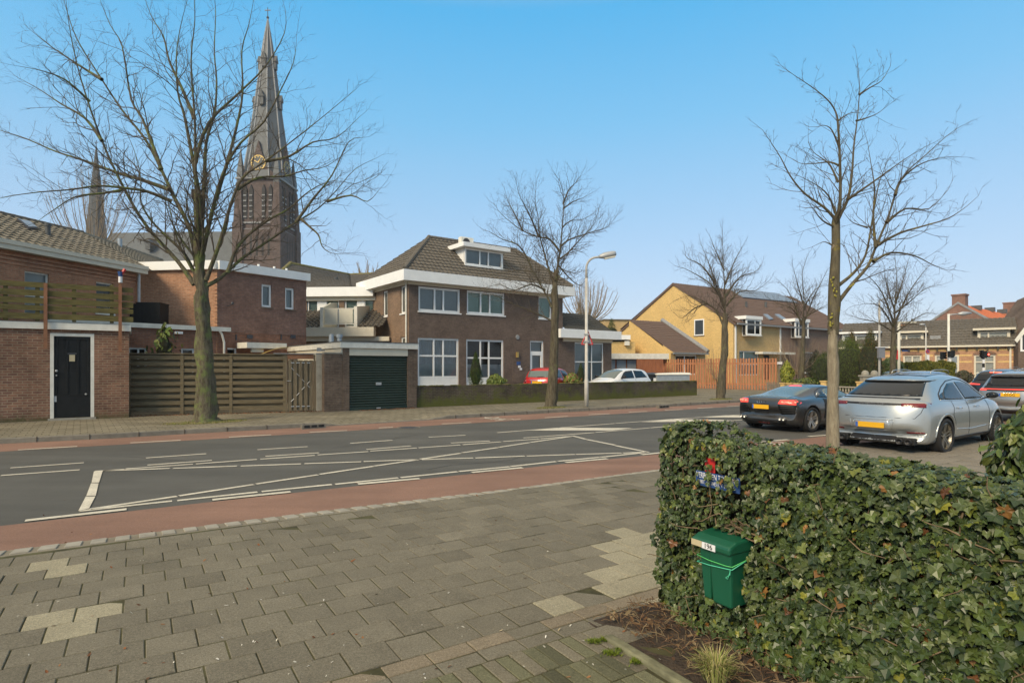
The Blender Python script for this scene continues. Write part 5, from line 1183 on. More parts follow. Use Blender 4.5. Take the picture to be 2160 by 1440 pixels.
# wheelie bins and pale lidded container behind the low wall
def bin_(px, Y, i):
    o = unitroot('wheelie_bin', ('left', 'right')[i] and ('black wheelie bin with pale sticker, the one nearer the white car', 'black wheelie bin with pale sticker, the one touching the pale container')[i], 'bin', px, Y, R(10), 'wheelie bins behind the low wall')
    mb = MB(); mb.hexa([(-.26,-.3,.1),(.26,-.3,.1),(.26,.3,.1),(-.26,.3,.1),(-.31,-.36,1.0),(.31,-.36,1.0),(.31,.38,1.0),(-.31,.38,1.0)]); mb.build('body', 'bin_black', o, bevel=.02)
    mb = MB(); mb.hexa([(-.34,-.42,1.0),(.34,-.42,1.0),(.34,.42,1.02),(-.34,.42,1.02),(-.31,-.38,1.05),(.31,-.38,1.05),(.31,.4,1.12),(-.31,.4,1.12)]); mb.cyl((-.33,.42,1.05), (.33,.42,1.05), .035, 8); mb.build('lid', 'bin_black', o, bevel=.01)
    mb = MB(); mb.box(-.09, .09, -.375, -.345, .62, .85); mb.build('sticker', 'sign_white', o)
    mb = MB(); mb.cyl((-.3, .3, .1), (-.24, .3, .1), .1, 12); mb.cyl((.24, .3, .1), (.3, .3, .1), .1, 12); mb.build('wheels', 'ink', o)
def setz(o, dz): o.location.z = dz
bin_(1358, 37, 0); bin_(1376.5, 37, 1)
for q_b in [x for x in C.objects if x.name.startswith('wheelie_bin')]: q_b.scale = (1.0, 1.0, 1.22)
o = unitroot('storage_trailer', 'long pale grey lidded container beside the black bins', 'container', 1386, 36.5, R(14)); f = Face(o); w_ = f.u(1455)
mb = MB(); f.box(mb, 0, w_, 0, 1.1, .3, 1.24); f.box(mb, .1, .3, .1, 1, .0, .3); f.box(mb, w_-.3, w_-.1, .1, 1, 0, .3); mb.build('body', 'zinc', o, bevel=.02)
mb = MB(); mb.hexa([f.p(-.06,-.06,1.24), f.p(w_+.06,-.06,1.24), f.p(w_+.06,1.16,1.24), f.p(-.06,1.16,1.24), f.p(-.02,-.0,1.30), f.p(w_+.02,-.0,1.36), f.p(w_+.02,1.1,1.38), f.p(-.02,1.1,1.32)]); mb.build('lid', 'white_old', o)

# street lamp on the far pavement with the back of a warning sign
def lamp(name, label, px, py, ytop, head, arm, r=.07, group=None, z=.12, Y=None):
    g = G(px, py, z) if Y is None else P(px, HZ, Y); o = thing(name, label, 'street lamp', (g.x, g.y, 0), 0, group); k = g.y/F
    zt = H+(HZ-ytop)*k; mb = MB(); mb.tube([(0,0,z), (0,0,1.2), (0,0,1.25), (0,0,zt-.9)], [r*1.25, r*1.2, r, r*.8], 10, True); mb.build('pole', 'pole_grey', o, smooth=True)
    hx, hy = (head[0]-px)*k, H+(HZ-head[1])*k; ex, ez = (head[2]-px)*k, H+(HZ-head[3])*k
    mb = MB(); pts = [Vector((0,0,zt-.9))]
    for i in range(9):
        t = i/8*math.pi/2; pts.append(Vector((arm*(1-math.cos(t)), 0, zt-.5+(.45)*math.sin(t))))
    pts.append(Vector((hx, 0, hy))); mb.tube(pts, [r*.8]+[r*.62]*(len(pts)-1), 8, True); mb.build('arm', 'pole_grey', o, smooth=True)
    mb = MB(); a, b = Vector((hx-.05, 0, hy)), Vector((ex, 0, ez)); d = (b-a); n_ = 6
    mb.tube([a+d*t for t in (0, .1, .35, .8, .97, 1)], [.05, .08, .13, .12, .09, .02], 10, True); hd = mb.build('lamp_head', 'grey_metal', o, smooth=True)
    mb = MB(); q = a+d*.6; mb.box(-d.length*.3, d.length*.3, -.08, .08, -.15, -.10, Matrix.Translation(q) @ Matrix.Rotation(-math.atan2(d.z, d.x), 4, 'Y')); mb.build('diffuser', 'offwhite_panel', hd)
    return o
lamp('street_lamp', 'tall grey street lamp with curved arm on the far pavement beside the mossy wall', 1237, 857.5, 540, (1265, 542, 1300, 534), .42)
g = G(1237, 857.5, .12); k = g.y/F
ts = thing('traffic_sign', 'back of a triangular warning sign with red rim on the far street lamp', 'traffic sign', (g.x, g.y, 0), R(0))
zz = lambda y: H+(HZ-y)*k
mb = MB(); a, b, c_ = Vector((-.19,.09,zz(726))), Vector((.27,.09,zz(726))), Vector((.06,.09,zz(697)))
mb.prism([a, b, c_], (0, .02, 0)); mb.build('plate', 'sign_back', ts)
mb = MB()
for p, q in ((a, b), (b, c_), (c_, a)): mb.tube([p, q], .024, 6, True)
mb.build('rim', 'sign_red', ts)
mb = MB(); mb.box(-.09, .09, -.09, .09, zz(720)-.03, zz(720)+.03); mb.box(-.09, .09, -.09, .09, zz(705)-.03, zz(705)+.03); mb.build('clamp', 'grey_metal', ts)

# right hand junction
def pole(name, label, cat, px, Y, y0, r=.05, mat='pole_grey'):
    o = unitroot(name, label, cat, px, Y, 0); k = Y/F; mb = MB(); mb.tube([(0,0,0), (0,0,H+(HZ-y0)*k)], [r, r*.8], 8, True); mb.build('pole', mat, o, smooth=True); return o, k
def sgn(o, k, x0, x1, y0, y1, mat, name, d=-.08, th=.05):
    mb = MB(); mb.box(x0*k, x1*k, d, d+th, H+(HZ-y1)*k, H+(HZ-y0)*k); return mb.build(name, mat, o, bevel=.005)
o, k = pole('street_lamp', 'thin grey pole with long slanting arm and pale sign box beside the green hedge', 'street lamp', 1855, 30, 640, .06); z = lambda y: H+(HZ-y)*k
mb = MB(); mb.tube([(0,0,z(640)), (.0,0,z(634)), (.25,0,z(630)), (45*k,0,z(625))], [.04, .04, .035, .03], 6, True); mb.build('arm', 'grey_metal', o)
sgn(o, k, -6, 7, 733, 755, 'sign_back', 'sign_box', -.2, .16); sgn(o, k, -7, 12, 731.5, 733.5, 'sign_white', 'hood', -.25, .3)
o, k = pole('signal_mast', 'thick pale mast with short horizontal arm beside the green dormer', 'mast', 1896, 38, 679, .10, 'offwhite_panel'); z = lambda y: H+(HZ-y)*k
mb = MB(); mb.box(-.05, 36*k, -.05, .05, z(681), z(678)); mb.build('arm', 'offwhite_panel', o); sgn(o, k, -7, -4, 738, 758, 'sign_red', 'signal', -.1, .1)
o, k = pole('street_lamp', 'short lamp with dome head carrying a round blue no stopping sign', 'street lamp', 1953, 40, 690, .05); z = lambda y: H+(HZ-y)*k
mb = MB(); mb.ball((-8*k, 0, z(684.5)), 6*k, 5*k, 2.4*k, 12); mb.tube([(0,0,z(690)), (-2*k,0,z(686)), (-8*k,0,z(685))], .03, 6); mb.build('lamp_head', 'grey_metal', o, smooth=True)
M = Matrix.Translation((2*k, -.1, z(741))) @ Matrix.Rotation(R(90), 4, 'X')
mb = MB(); mb.lathe([(0, 0), (3.2*k, 0), (3.2*k, -.03)], M, 18); mb.build('sign_face', 'sign_blue', o); mb = MB(); mb.lathe([(3.2*k, .012), (4.1*k, .012), (4.1*k, -.03)], M, 18); mb.box(-3*k, 3*k, -.4*k, .4*k, .002, .02, M @ Matrix.Rotation(R(45), 4, 'Z')); mb.build('sign_rim', 'sign_red', o)
sgn(o, k, 0, 5, 748, 761, 'sign_white', 'text_plate', -.12)
o, k = pole('street_lamp', 'tall white lamp post with flat arm in front of the terrace door', 'street lamp', 2001, 34, 662, .075, 'white_old'); z = lambda y: H+(HZ-y)*k
mb = MB(); mb.tube([(0,0,z(664)), (50*k*.4,0,z(662))], [.04, .04], 6, True); mb.tube([(20*k,0,z(662)), (30*k,0,z(661.5)), (48*k,0,z(660))], [.06, .13, .05], 8, True); mb.build('lamp_head', 'grey_metal', o, smooth=True)
def signal(px, Y, y0, y1, lit=None, side=0, label='', red=False, striped=True):
    o = unitroot('traffic_light', label, 'traffic light', px, Y, 0); k = Y/F; z = lambda y: H+(HZ-y)*k
    mb = MB(); mb.tube([(0,.05,0), (0,.05,z(y1))], .06, 8, True); mb.build('pole', 'sign_white', o)
    if striped:
        mb = MB(); zz_ = .2
        while zz_ < z(y1): mb.tube([(0,.05,zz_), (0,.05,zz_+.25)], .064, 8, True); zz_ += .5
        mb.build('pole_band', 'ink', o)
    mb = MB(); mb.box(-3.5*k, 3.5*k, -.12, .12, z(y1), z(y0)); hd = mb.build('signal_head', 'ink', o, bevel=.02)
    mb = MB()
    for j in range(3):
        zc_ = z(y0+(y1-y0)*(j+.5)/3); sgx = side or 0
        if sgx: mb.prism([(sgx*3.5*k, -.1, zc_+.12), (sgx*3.5*k, -.1, zc_-.1), (sgx*(8.5*k), -.1, zc_+.10)], (0, .2, 0))
        else: mb.tube([(0, -.12, zc_), (0, -.25, zc_)], 2.3*k, 10)
    mb.build('visor', 'ink', hd)
    return o, k, z
emis('lamp_red', (1, .05, .03), 5)
signal(1989, 36, 742, 757, side=0, label='black traffic light on a low pole left of the white lamp post')
signal(2005, 33.7, 740, 753, side=1, label='black traffic light with side visors fixed beside the white lamp post', striped=False)
o, k, z = signal(2076, 35, 740, 755, side=-1, label='traffic light showing red on a black and white striped pole')
mb = MB(); mb.box(3.6*k, 9.5*k, -.1, .1, z(752), z(744)); hd = mb.build('signal_head', 'ink', o); mb = MB(); mb.lathe([(0, .0), (1.9*k, 0)], Matrix.Translation((6.5*k, -.11, z(747.5))) @ Matrix.Rotation(R(90), 4, 'X'), 14); mb.build('red_lamp', 'lamp_red', hd)

# decorative low walls at the corner gardens
def pierwall(label, pts, hpx, pier_mat, wall_mat, hw=.55, hp=.8):
    a, b = P(pts[0], HZ, pts[1]), P(pts[2], HZ, pts[3]); an = dirang(a, b); o = thing('garden_wall', label, 'wall', (a.x, a.y, 0), an); L_ = ((b-a).xy).length
    mb = MB(); mb.box(0, L_, 0, .12, 0, hw*.45); mb.box(0, L_, -.02, .14, hw-.07, hw); n = int(L_/.16)
    for i in range(n): x = L_*(i+.5)/n; mb.lathe([(.03, hw*.45), (.055, hw*.6), (.03, hw*.75), (.05, hw-.07)], Matrix.Translation((x, .06, 0)), 6)
    mb.build('balustrade', wall_mat, o)
    m = max(2, int(L_/2.2))
    for i in range(m+1): x = L_*i/m; mb = MB(); mb.box(x-.16, x+.16, -.08, .24, 0, hp); mb.box(x-.2, x+.2, -.12, .28, hp, hp+.07); mb.build('pier', pier_mat, o)
    return o
pierwall('low balustrade wall with yellow brick piers beyond the bare trunk', (1738, 34.5, 1900, 31), 0, 'brick_yellow', 'concrete', .62, .85)
pierwall('short low garden wall with yellow piers at the end of the orange fence', (1652, 37.5, 1682, 36.5), 0, 'brick_yellow', 'brick_low', .45, .65)
for px, lb in ((1825, 'rounded stone gate pillar, the one nearer the bare trunk'), (1844.5, 'rounded stone gate pillar, the one nearer the pale pole')):
    o = unitroot('gate_pillar', lb, 'pillar', px, 33, 0, 'stone gate pillars before the conifers'); k = 33/F; zt = H+(HZ-785)*k
    mb = MB(); mb.box(-.2, .2, -.2, .2, 0, zt-.25); mb.build('shaft', 'concrete', o, bevel=.02); mb = MB(); mb.box(-.25, .25, -.25, .25, zt-.25, zt-.15); mb.ball((0, 0, zt-.1), .2, .2, .22, 10); mb.build('cap', 'concrete', o, smooth=False)
# front door path strip between road and fence already paved; drain gratings in the kerb
for i, (px, py) in enumerate(((662, 899), (1400, 857.5))):
    g = G(px, py, .06); o = thing('drain', ('cast iron kerb drain beside the large bare tree', 'cast iron kerb drain near the right end of the mossy wall')[i], 'drain', (g.x, g.y, 0), A_ST)
    mb = MB(); mb.box(-.33, .33, -.03, .12, -.0, .125)
    o2 = mb.build('casting', 'kerb', o); mb = MB()
    for x in (-.2, 0, .2): mb.box(x-.075, x+.075, -.04, -.0, .04, .10)
    mb.build('slot', 'ink', o)

# ================= letterbox, no-entry notice
hA = math.atan2(hdir.y, hdir.x)
lb = thing('letterbox', 'dark green plastic letterbox numbered 196 tied into the ivy hedge with green cord', 'letterbox', (hcorner.x, hcorner.y, 0), hA)
f = Face(lb); DF = -.17
uA, zA = f.hit(1474, 1158, DF); uB = f.u(1545, DF); zBt = f.z(1545, 1290, DF); zLo = f.z(1470, 1275, DF)
wd = uB-uA
def taper(mb, ua, ub, da, db, z0, z1, k0): # tapering box: narrower at the bottom
    mb.hexa([f.p(ua+k0*.6, da+k0*.2, z0), f.p(ub-k0*.1, da+k0*.2, z0), f.p(ub-k0*.1, db, z0), f.p(ua+k0*.6, db, z0), f.p(ua, da, z1), f.p(ub, da, z1), f.p(ub, db, z1), f.p(ua, db, z1)])
zTop = f.z(1500, 1153, DF); zBot = f.z(1520, 1275, DF)
mb = MB(); taper(mb, uA, uA+wd*.36, DF, .03, zBot, zTop, .05); taper(mb, uA+wd*.355, uB, DF-.012, .03, zBot, zTop, .035); body = mb.build('body', 'bin_green', lb, bevel=.012)
zl0, zl1 = f.z(1465, 1150, DF-.03), f.z(1465, 1134, DF-.03); zlb = zl1+.026
ul, ur = uA-.035, uB+.005
mb = MB(); mb.prism([f.p(ul, DF-.03, zl0), f.p(ul, DF-.03, zl1), f.p(ul, DF+.03, zlb), f.p(ul, .0, zlb+.012), f.p(ul, .04, zl0)], f.p(ur-ul, 0, 0)-f.p(0, 0, 0)); lid = mb.build('lid', 'bin_green', lb, bevel=.014)
zc_ = (zl0+zl1)/2; hs2 = (zl1-zl0)*.38
s0, s1, s2_ = ul+.006, ul+.085, ul+.185
mb = MB(); f.box(mb, s0, s1, DF-.033, DF-.029, zc_-hs2, zc_+hs2); mb.build('name_plate', 'sticker_tan', lid)
mb = MB(); f.box(mb, s1+.002, s2_, DF-.033, DF-.029, zc_-hs2*1.15, zc_+hs2*.95); mb.build('number_plate', 'sign_white', lid)
def text(s, size, loc, rotz, mat, name, parent, ext=.0006, align='CENTER', tilt=90, yrot=0, sx=1):
    cu = bpy.data.curves.new(name, 'FONT'); cu.body = s; cu.size = size; cu.extrude = ext; cu.align_x = align; cu.align_y = 'CENTER'
    tmp = bpy.data.objects.new('tmp', cu); C.objects.link(tmp); bpy.context.view_layer.update()
    me = bpy.data.meshes.new_from_object(tmp.evaluated_get(bpy.context.evaluated_depsgraph_get())); bpy.data.objects.remove(tmp); bpy.data.curves.remove(cu)
    me.materials.clear(); me.materials.append(MATS[mat]); me.name = name
    o = bpy.data.objects.new(name, me); C.objects.link(o); o.location = loc; o.rotation_euler = (R(tilt), yrot, rotz); o.scale = (sx, 1, 1)
    if parent: o.parent = parent
    return o
text('196', .042, f.p((s1+s2_)/2, DF-.0345, zc_-hs2*.1), 0, 'ink', 'number', lid)
for (ya, yb, mt, off_) in ((1169, 1195, 'cord_green', 0), (1183, 1201, 'cord_mint', .02)):
    mb = MB(); za, zb2 = f.z(1474, ya, DF), f.z(1545, yb, DF)
    pts = [f.p(uA-.02, .02, za+.01), f.p(uA-.006, DF-.008, za), f.p(uA+wd*.36, DF-.014, za+(zb2-za)*.5-.005), f.p(uB-.03, DF-.02, zb2), f.p(uB+.008, DF-.014, zb2+.002), f.p(uB+.012, -.02, zb2+.03+off_), f.p(uB+.03, .04, zb2+.04)]
    mb.tube(pts, .0028, 6); 
    if mt == 'cord_mint': q = f.p(uB-.0, DF-.02, zb2); mb.tube([q, q+Vector((0, 0, -.025)), f.p(uB-.03, DF-.022, zb2-.05), f.p(uB-.015, DF-.022, zb2-.055), f.p(uB+.0, DF-.02, zb2-.01)], .0026, 6)
    mb.build('cord', mt, lb, smooth=True)
sg = thing('warning_notice', 'blue and red no entry notice half hidden in the top left of the ivy hedge', 'sign', (hcorner.x, hcorner.y, 0), hA)
f = Face(sg); d_s = -.05
u0, z1 = f.hit(1468, 991, d_s); u1 = f.u(1560, d_s); z0 = f.z(1468, 1021, d_s)
mb = MB(); f.box(mb, u0, u1, d_s, d_s+.006, z0, z1); pl = mb.build('plate', 'sign_blue', sg)
wS = u1-u0; hS = z1-z0
text('VERBODEN TOEGANG', hS*.56, f.p(u0+wS*.5, d_s-.001, z1-hS*.28), 0, 'sign_white', 'lettering', pl, sx=wS/(hS*.56)/10.6)
text('ART. 461 WETB. V. STRAFR.', hS*.36, f.p(u0+wS*.5, d_s-.001, z1-hS*.72), 0, 'sign_white', 'lettering', pl, sx=wS/(hS*.36)/14.6)
ur0, zr1 = f.hit(1490, 966, d_s); ur1 = f.u(1508, d_s)
mb = MB(); f.box(mb, ur0-.01, ur1, d_s-.002, d_s+.004, z1+.003, zr1+.005); mb.build('red_field', 'sign_red', sg)
noticebox = (u0, u1, z0, zr1+.02)
# ================= trees
def barkmat(name, c1, c2, lich, lo=.55, sc=9):
    m, nt, b = newmat(name); L = nt.links; tc = N(nt, 'ShaderNodeTexCoord'); mp = N(nt, 'ShaderNodeMapping'); mp.inputs['Scale'].default_value = (1, 1, .22); L.new(tc.outputs['Object'], mp.inputs[0])
    n1 = N(nt, 'ShaderNodeTexNoise', i_Scale=sc*2.2, i_Detail=6.0, i_Roughness=.7); L.new(mp.outputs[0], n1.inputs['Vector'])
    mx = N(nt, 'ShaderNodeMix', data_type='RGBA'); r = N(nt, 'ShaderNodeMapRange'); r.inputs[1].default_value = .35; r.inputs[2].default_value = .65; L.new(n1.outputs[0], r.inputs[0]); L.new(r.outputs[0], mx.inputs[0]); mx.inputs[6].default_value = c4(c1); mx.inputs[7].default_value = c4(c2)
    n2 = N(nt, 'ShaderNodeTexNoise', i_Scale=3.2, i_Detail=7.0, i_Roughness=.7); L.new(tc.outputs['Object'], n2.inputs['Vector'])
    r2 = N(nt, 'ShaderNodeMapRange'); r2.inputs[1].default_value = lo; r2.inputs[2].default_value = lo+.12; L.new(n2.outputs[0], r2.inputs[0])
    m2 = N(nt, 'ShaderNodeMix', data_type='RGBA'); L.new(r2.outputs[0], m2.inputs[0]); L.new(mx.outputs[2], m2.inputs[6]); m2.inputs[7].default_value = c4(lich)
    L.new(m2.outputs[2], b.inputs['Base Color']); b.inputs['Roughness'].default_value = .95; b.inputs['Specular IOR Level'].default_value = .15
    bp = N(nt, 'ShaderNodeBump', i_Strength=1.0, i_Distance=.05); L.new(n1.outputs[0], bp.inputs['Height']); L.new(bp.outputs[0], b.inputs['Normal']); return m
barkmat('bark', (.14, .122, .083), (.062, .050, .033), (.14, .15, .065), .55, 7); barkmat('bark_mossy', (.155, .138, .095), (.065, .052, .034), (.14, .165, .06), .485, 7)
barkmat('bark_pale', (.37, .32, .225), (.22, .18, .125), (.28, .25, .16), .60, 12)
barkmat('bark_upper', (.16, .14, .09), (.085, .07, .048), (.27, .22, .03), .56)
simple('twig', (.092, .074, .053), rough=.9, var=.25, scale=3)
simple('twig_tan', (.25, .19, .125), rough=.9, var=.25, scale=3)
simple('lichen', (.27, .24, .045), rough=1, var=.3, scale=20)

def polylen(p): return sum((b-a).length for a, b in zip(p, p[1:]))
def at(p, t):
    L_ = polylen(p)*t
    for a, b in zip(p, p[1:]):
        l = (b-a).length
        if L_ <= l or b is p[-1]: return a.lerp(b, min(1, L_/max(l, 1e-6))), (b-a).normalized()
        L_ -= l
def smooth(p, sub=3):
    out = []
    n = len(p)
    for i in range(n-1):
        p0, p1, p2, p3 = p[max(i-1, 0)], p[i], p[i+1], p[min(i+2, n-1)]
        for k in range(sub):
            t = k/sub; out.append(.5*((2*p1)+(p2-p0)*t+(2*p0-5*p1+4*p2-p3)*t*t+(3*p1-p0-3*p2+p3)*t*t*t))
    return out+[p[-1]]
def twiggy(mb, p0, d, L_, r, lvl, rg, up=.25, k=3, dens=1.0, curl=.16):
    n = max(3, min(7, int(L_/.16))); pts = [p0]; q = p0.copy(); dd = d.normalized()
    for i in range(n):
        dd = (dd+Vector((rg.gauss(0, curl), rg.gauss(0, curl), rg.gauss(0, curl)+up*.18))).normalized(); q = q+dd*(L_/n); pts.append(q.copy())
    mb.tube(pts, [r*(1-.72*i/n) for i in range(n+1)], k)
    if lvl <= 0: return
    m = max(2, int(L_*dens*(5.5 if lvl == 1 else 4.2))); ph = rg.uniform(0, 6.28)
    for j in range(m):
        t = .15+.83*(j+rg.random()*.7)/m; pp, pd = at(pts, min(t, .99)); ph += 2.4
        side = pd.orthogonal().normalized(); side.rotate(Matrix.Rotation(ph, 3, pd)); a = rg.uniform(.55, 1.0)
        nd = (pd*math.cos(a)+side*math.sin(a)+Vector((0, 0, up*.5))).normalized()
        twiggy(mb, pp, nd, L_*rg.uniform(.30, .55)*(1.15-.5*t), max(r*.5, .0028), lvl-1, rg, up, 3, dens, curl)
def bare_tree(name, label, px, py, trunk, limbs, r0, group=None, z=.12, Y=None, rl=.4, side=1.1, dens=1.0, seed=1, lvl=2, spread=.7, extra=6, trunkmat='bark', limbmat='bark', twigmat='twig', up=.35, flare=1.35, tipr=.008, topr=.35, fork=None, sp=.34):
    """trunk and main limbs are given as picture rows seen from the camera, then pushed to their own depths"""
    rg = random.Random(seed); g = G(px, py, z) if Y is None else P(px, HZ, Y); k = g.y/F; o = thing(name, label, 'tree', (g.x, g.y, 0), 0, group)
    def lp(x, y, dep=0): # local point at depth offset
        Yd = g.y+dep; return Vector(((x-CX)/F*Yd-g.x, dep, H-(y-HZ)/F*Yd))
    tp = smooth([lp(x, y) for x, y in trunk]); n = len(tp); mb = MB()
    rad = [max(r0*(1-(1-topr)*i/(n-1)), tipr) for i in range(n)]
    pts = [tp[0]-Vector((0, 0, .1)), tp[0]+Vector((0, 0, .0)), tp[0]+Vector((0, 0, .12)), tp[0]+Vector((0, 0, .35))]; z0 = tp[0].z+.35
    rr = [r0*flare*1.25, r0*flare*1.1, r0*(1+(flare-1)*.45), r0*1.03]
    for p, r in zip(tp, rad):
        if p.z > z0+.15: pts.append(p); rr.append(r)
    ks = 28 if r0 > .2 else 12; mb.tube(pts, rr, ks)
    mb.v = [tuple(Vector(v)+Vector((noise.noise(Vector(v)*3.1), noise.noise(Vector(v)*3.3+Vector((9,0,0))), 0))*r0*.30*(1+1.2*max(0, 1-Vector(v).z/1.2))+Vector((noise.noise(Vector((v[0]*14, v[1]*14, v[2]*2.5))), noise.noise(Vector((v[0]*14, v[1]*14, v[2]*2.5+9))), 0))*r0*.14) for v in mb.v]
    mb.build('trunk', trunkmat, o, smooth=True)
    lm = MB(); tw = MB(); allp = []
    for li, lb in enumerate(limbs):
        dx0 = lb[0][0]; s = rg.uniform(-spread, spread) if li else rg.uniform(-.3, .3)
        pl = smooth([lp(x, y, s*(abs(x-dx0)*.8+abs(y-lb[0][1])*.25)*k) for x, y in lb], 3)
        L_ = polylen(pl); ra = rl*r0*(L_/ (6 if r0 > .2 else 3.2))**.35 if L_ > .5 else rl*r0*.5
        allp.append((pl, ra))
    fz = lp(*(fork or limbs[0][0]))
    for e in range(extra):
        a = rg.uniform(0, 6.28); a = a if abs(math.sin(a)) > .55 else math.copysign(1.2, math.sin(a))*(1 if math.cos(a) > 0 else -1)+ (0 if math.cos(a) > 0 else math.pi)
        t = rg.uniform(.0, .7); b0 = at(tp, min(.98, (fz-tp[0]).length/max(polylen(tp), .1)+t*(1-(fz-tp[0]).length/max(polylen(tp), .1))))[0]
        top = tp[-1].z; Lx = (top-b0.z)*rg.uniform(.75, 1.0)+.5; d = Vector((math.cos(a)*.55, math.sin(a)*.55, .8)).normalized(); q = b0.copy(); pl = [q.copy()]
        for i in range(7): d = (d+Vector((rg.gauss(0, .09), rg.gauss(0, .09), .05))).normalized(); q = q+d*Lx/7; pl.append(q.copy())
        allp.append((pl, r0*rl*.75))
    for pl, ra in allp:
        m = len(pl); lm.tube(pl, [max(ra*(1-.94*(i/(m-1))**.62), tipr) for i in range(m)], 7)
        L_ = polylen(pl); nb = int(L_/sp*dens*1.7); ph = rg.uniform(0, 6.28)
        for j in range(nb):
            t = (.10 if L_ > 2 else .02)+.89*(j+rg.random())/nb; pp, pd = at(pl, min(t, .995)); ph += 2.1
            sd = pd.orthogonal().normalized(); sd.rotate(Matrix.Rotation(ph, 3, pd)); a = rg.uniform(.5, 1.05)
            nd = (pd*math.cos(a)+sd*math.sin(a)+Vector((0, 0, up*.45))).normalized()
            l = side*rg.uniform(.45, 1.15)*(1.1-.55*t)
            twiggy(tw, pp, nd, l, max(ra*(1-.94*t**.62)*.42, tipr*.62), lvl-1, rg, up, 4 if l > .8 else 3, dens)
        twiggy(tw, pl[-1], (pl[-1]-pl[-2]), side*.6, tipr, 1, rg, up)
    lm.build('limbs', limbmat, o, smooth=True); tw.build('crown', twigmat, o)
    return o, lp
G_ST = 'bare street trees along the road'
t1_limbs = [
 [(424,600),(418,474),(412.6,366),(411,258),(403,129),(411,43),(409,-40)],
 [(410,600),(375,551),(310,478),(263,400),(215,297),(172,172),(149,73),(138,-10)],
 [(413,580),(388,534),(353,500),(319,465),(297,426),(297,379),(284,320),(262,270)],
 [(416,562),(400,482),(366,413),(340,357),(306,293),(258,233),(215,168),(164,86),(142,26),(130,-20)],
 [(357,400),(297,379),(241,362),(181,340),(116,319),(56,293),(4,276),(-30,262)],
 [(362,425),(310,404),(263,397),(207,392),(151,400),(86,405),(26,413),(-30,425)],
 [(263,400),(215,408),(160,415),(110,445),(75,470)],
 [(430,606),(465,586),(508,547),(560,512),(624,469),(672,439),(711,400),(749,357),(797,332)],
 [(435,590),(465,508),(487,431),(512,375),(560,340),(612,301),(672,254),(749,190)],
 [(428,530),(456,413),(478,349),(508,301),(556,258),(590,194),(618,135),(625,90)],
 [(424,500),(431,388),(435,301),(452,241),(457,172),(452,108),(455,26),(450,-20)],
 [(455,420),(480,340),(500,263),(512,194),(510,108),(525,52),(535,0)],
 [(410,250),(383,185),(357,129),(345,78),(319,34),(300,-20)],
 [(418,400),(400,301),(388,241),(375,194),(372,120),(380,60),(395,0)],
 [(340,357),(327,319),(300,250),(276,207),(258,99),(232,52),(207,-10)],
 [(635,462),(655,480),(672,496),(680,520),(700,534),(735,536)],
 [(480,575),(505,515),(560,468),(610,440),(650,405),(700,382),(760,390)],
 [(500,400),(545,375),(600,372),(640,360),(690,350),(745,310)],
 [(560,340),(610,330),(660,300),(710,290),(760,245)],
 [(411,340),(440,260),(500,200),(560,140),(600,70),(602,20)],
 [(215,297),(180,250),(130,220),(85,190),(40,165)],
 [(190,215),(140,170),(90,150),(40,140)],
 [(215,168),(170,140),(110,100),(60,60)],
 [(624,469),(660,420),(700,370),(735,300),(765,290)],
 [(690,425),(740,412),(775,425),(800,400)],
]
bare_tree('bare_tree', 'largest bare tree with thick mossy trunk before the plank fence and church tower', 435, 889, [(435,889),(433,800),(431,720),(427,650),(424,610),(420,540),(417,480),(413,400)], t1_limbs, .285, G_ST, rl=.24, side=1.5, dens=1.05, seed=3, lvl=3, spread=.75, extra=7, flare=1.6, trunkmat='bark_mossy', limbmat='bark_mossy', topr=.30, up=.25, tipr=.0048, fork=(424, 600), sp=.40)
t2_limbs = [
 [(1171,600),(1178,553),(1183,515),(1187,464),(1189,420),(1183,387),(1170,366)],
 [(1166,592),(1157,566),(1147,530),(1138,494),(1135,458),(1129,420),(1132,381)],
 [(1164,649),(1155,628),(1137,595),(1124,574),(1090,571),(1057,577),(1018,579)],
 [(1165,677),(1139,664),(1108,651),(1070,636),(1040,622),(1010,625)],
 [(1180,530),(1160,505),(1137,500),(1103,487),(1078,469),(1057,451),(1044,433)],
 [(1183,520),(1198,507),(1224,497),(1257,487),(1281,479),(1299,457)],
 [(1181,546),(1198,533),(1219,510),(1239,489),(1255,469),(1263,440)],
 [(1186,480),(1203,466),(1224,464),(1242,456)],
 [(1188,440),(1210,425),(1228,418),(1243,410)],
 [(1188,430),(1200,400),(1215,385),(1228,365)],
 [(1137,500),(1120,460),(1105,430),(1095,410),(1088,378)],
 [(1124,574),(1110,540),(1090,515),(1060,505),(1035,490),(1020,485)],
 [(1150,612),(1120,600),(1085,612),(1055,600),(1030,605)],
 [(1178,560),(1205,590),(1225,602),(1235,590)],
 [(1103,487),(1085,450),(1072,425),(1066,405)]]
bare_tree('bare_tree', 'bare tree with low spreading branches in front of the brown brick house', 1163, 858, [(1163,858),(1167,780),(1170,700),(1171,638),(1171,595),(1174,570)], t2_limbs, .215, G_ST, rl=.30, side=1.1, dens=1.7, seed=11, lvl=3, extra=3, topr=.40, up=.3, sp=.30, tipr=.0065)
t3_limbs = [
 [(1528,690),(1529,640),(1528,599),(1525,543),(1524,488)], [(1525,685),(1510,654),(1488,638),(1454,624),(1427,632)], [(1528,650),(1510,599),(1496,557),(1479,515)],
 [(1527,640),(1500,600),(1454,571),(1432,563)], [(1532,645),(1560,615),(1593,613),(1621,593)], [(1529,600),(1549,552),(1565,521)], [(1530,625),(1560,585),(1590,575),(1605,560)], [(1510,600),(1480,560),(1450,545),(1445,530)], [(1528,570),(1510,530),(1500,505)], [(1490,640),(1465,650),(1440,670),(1428,665)]]
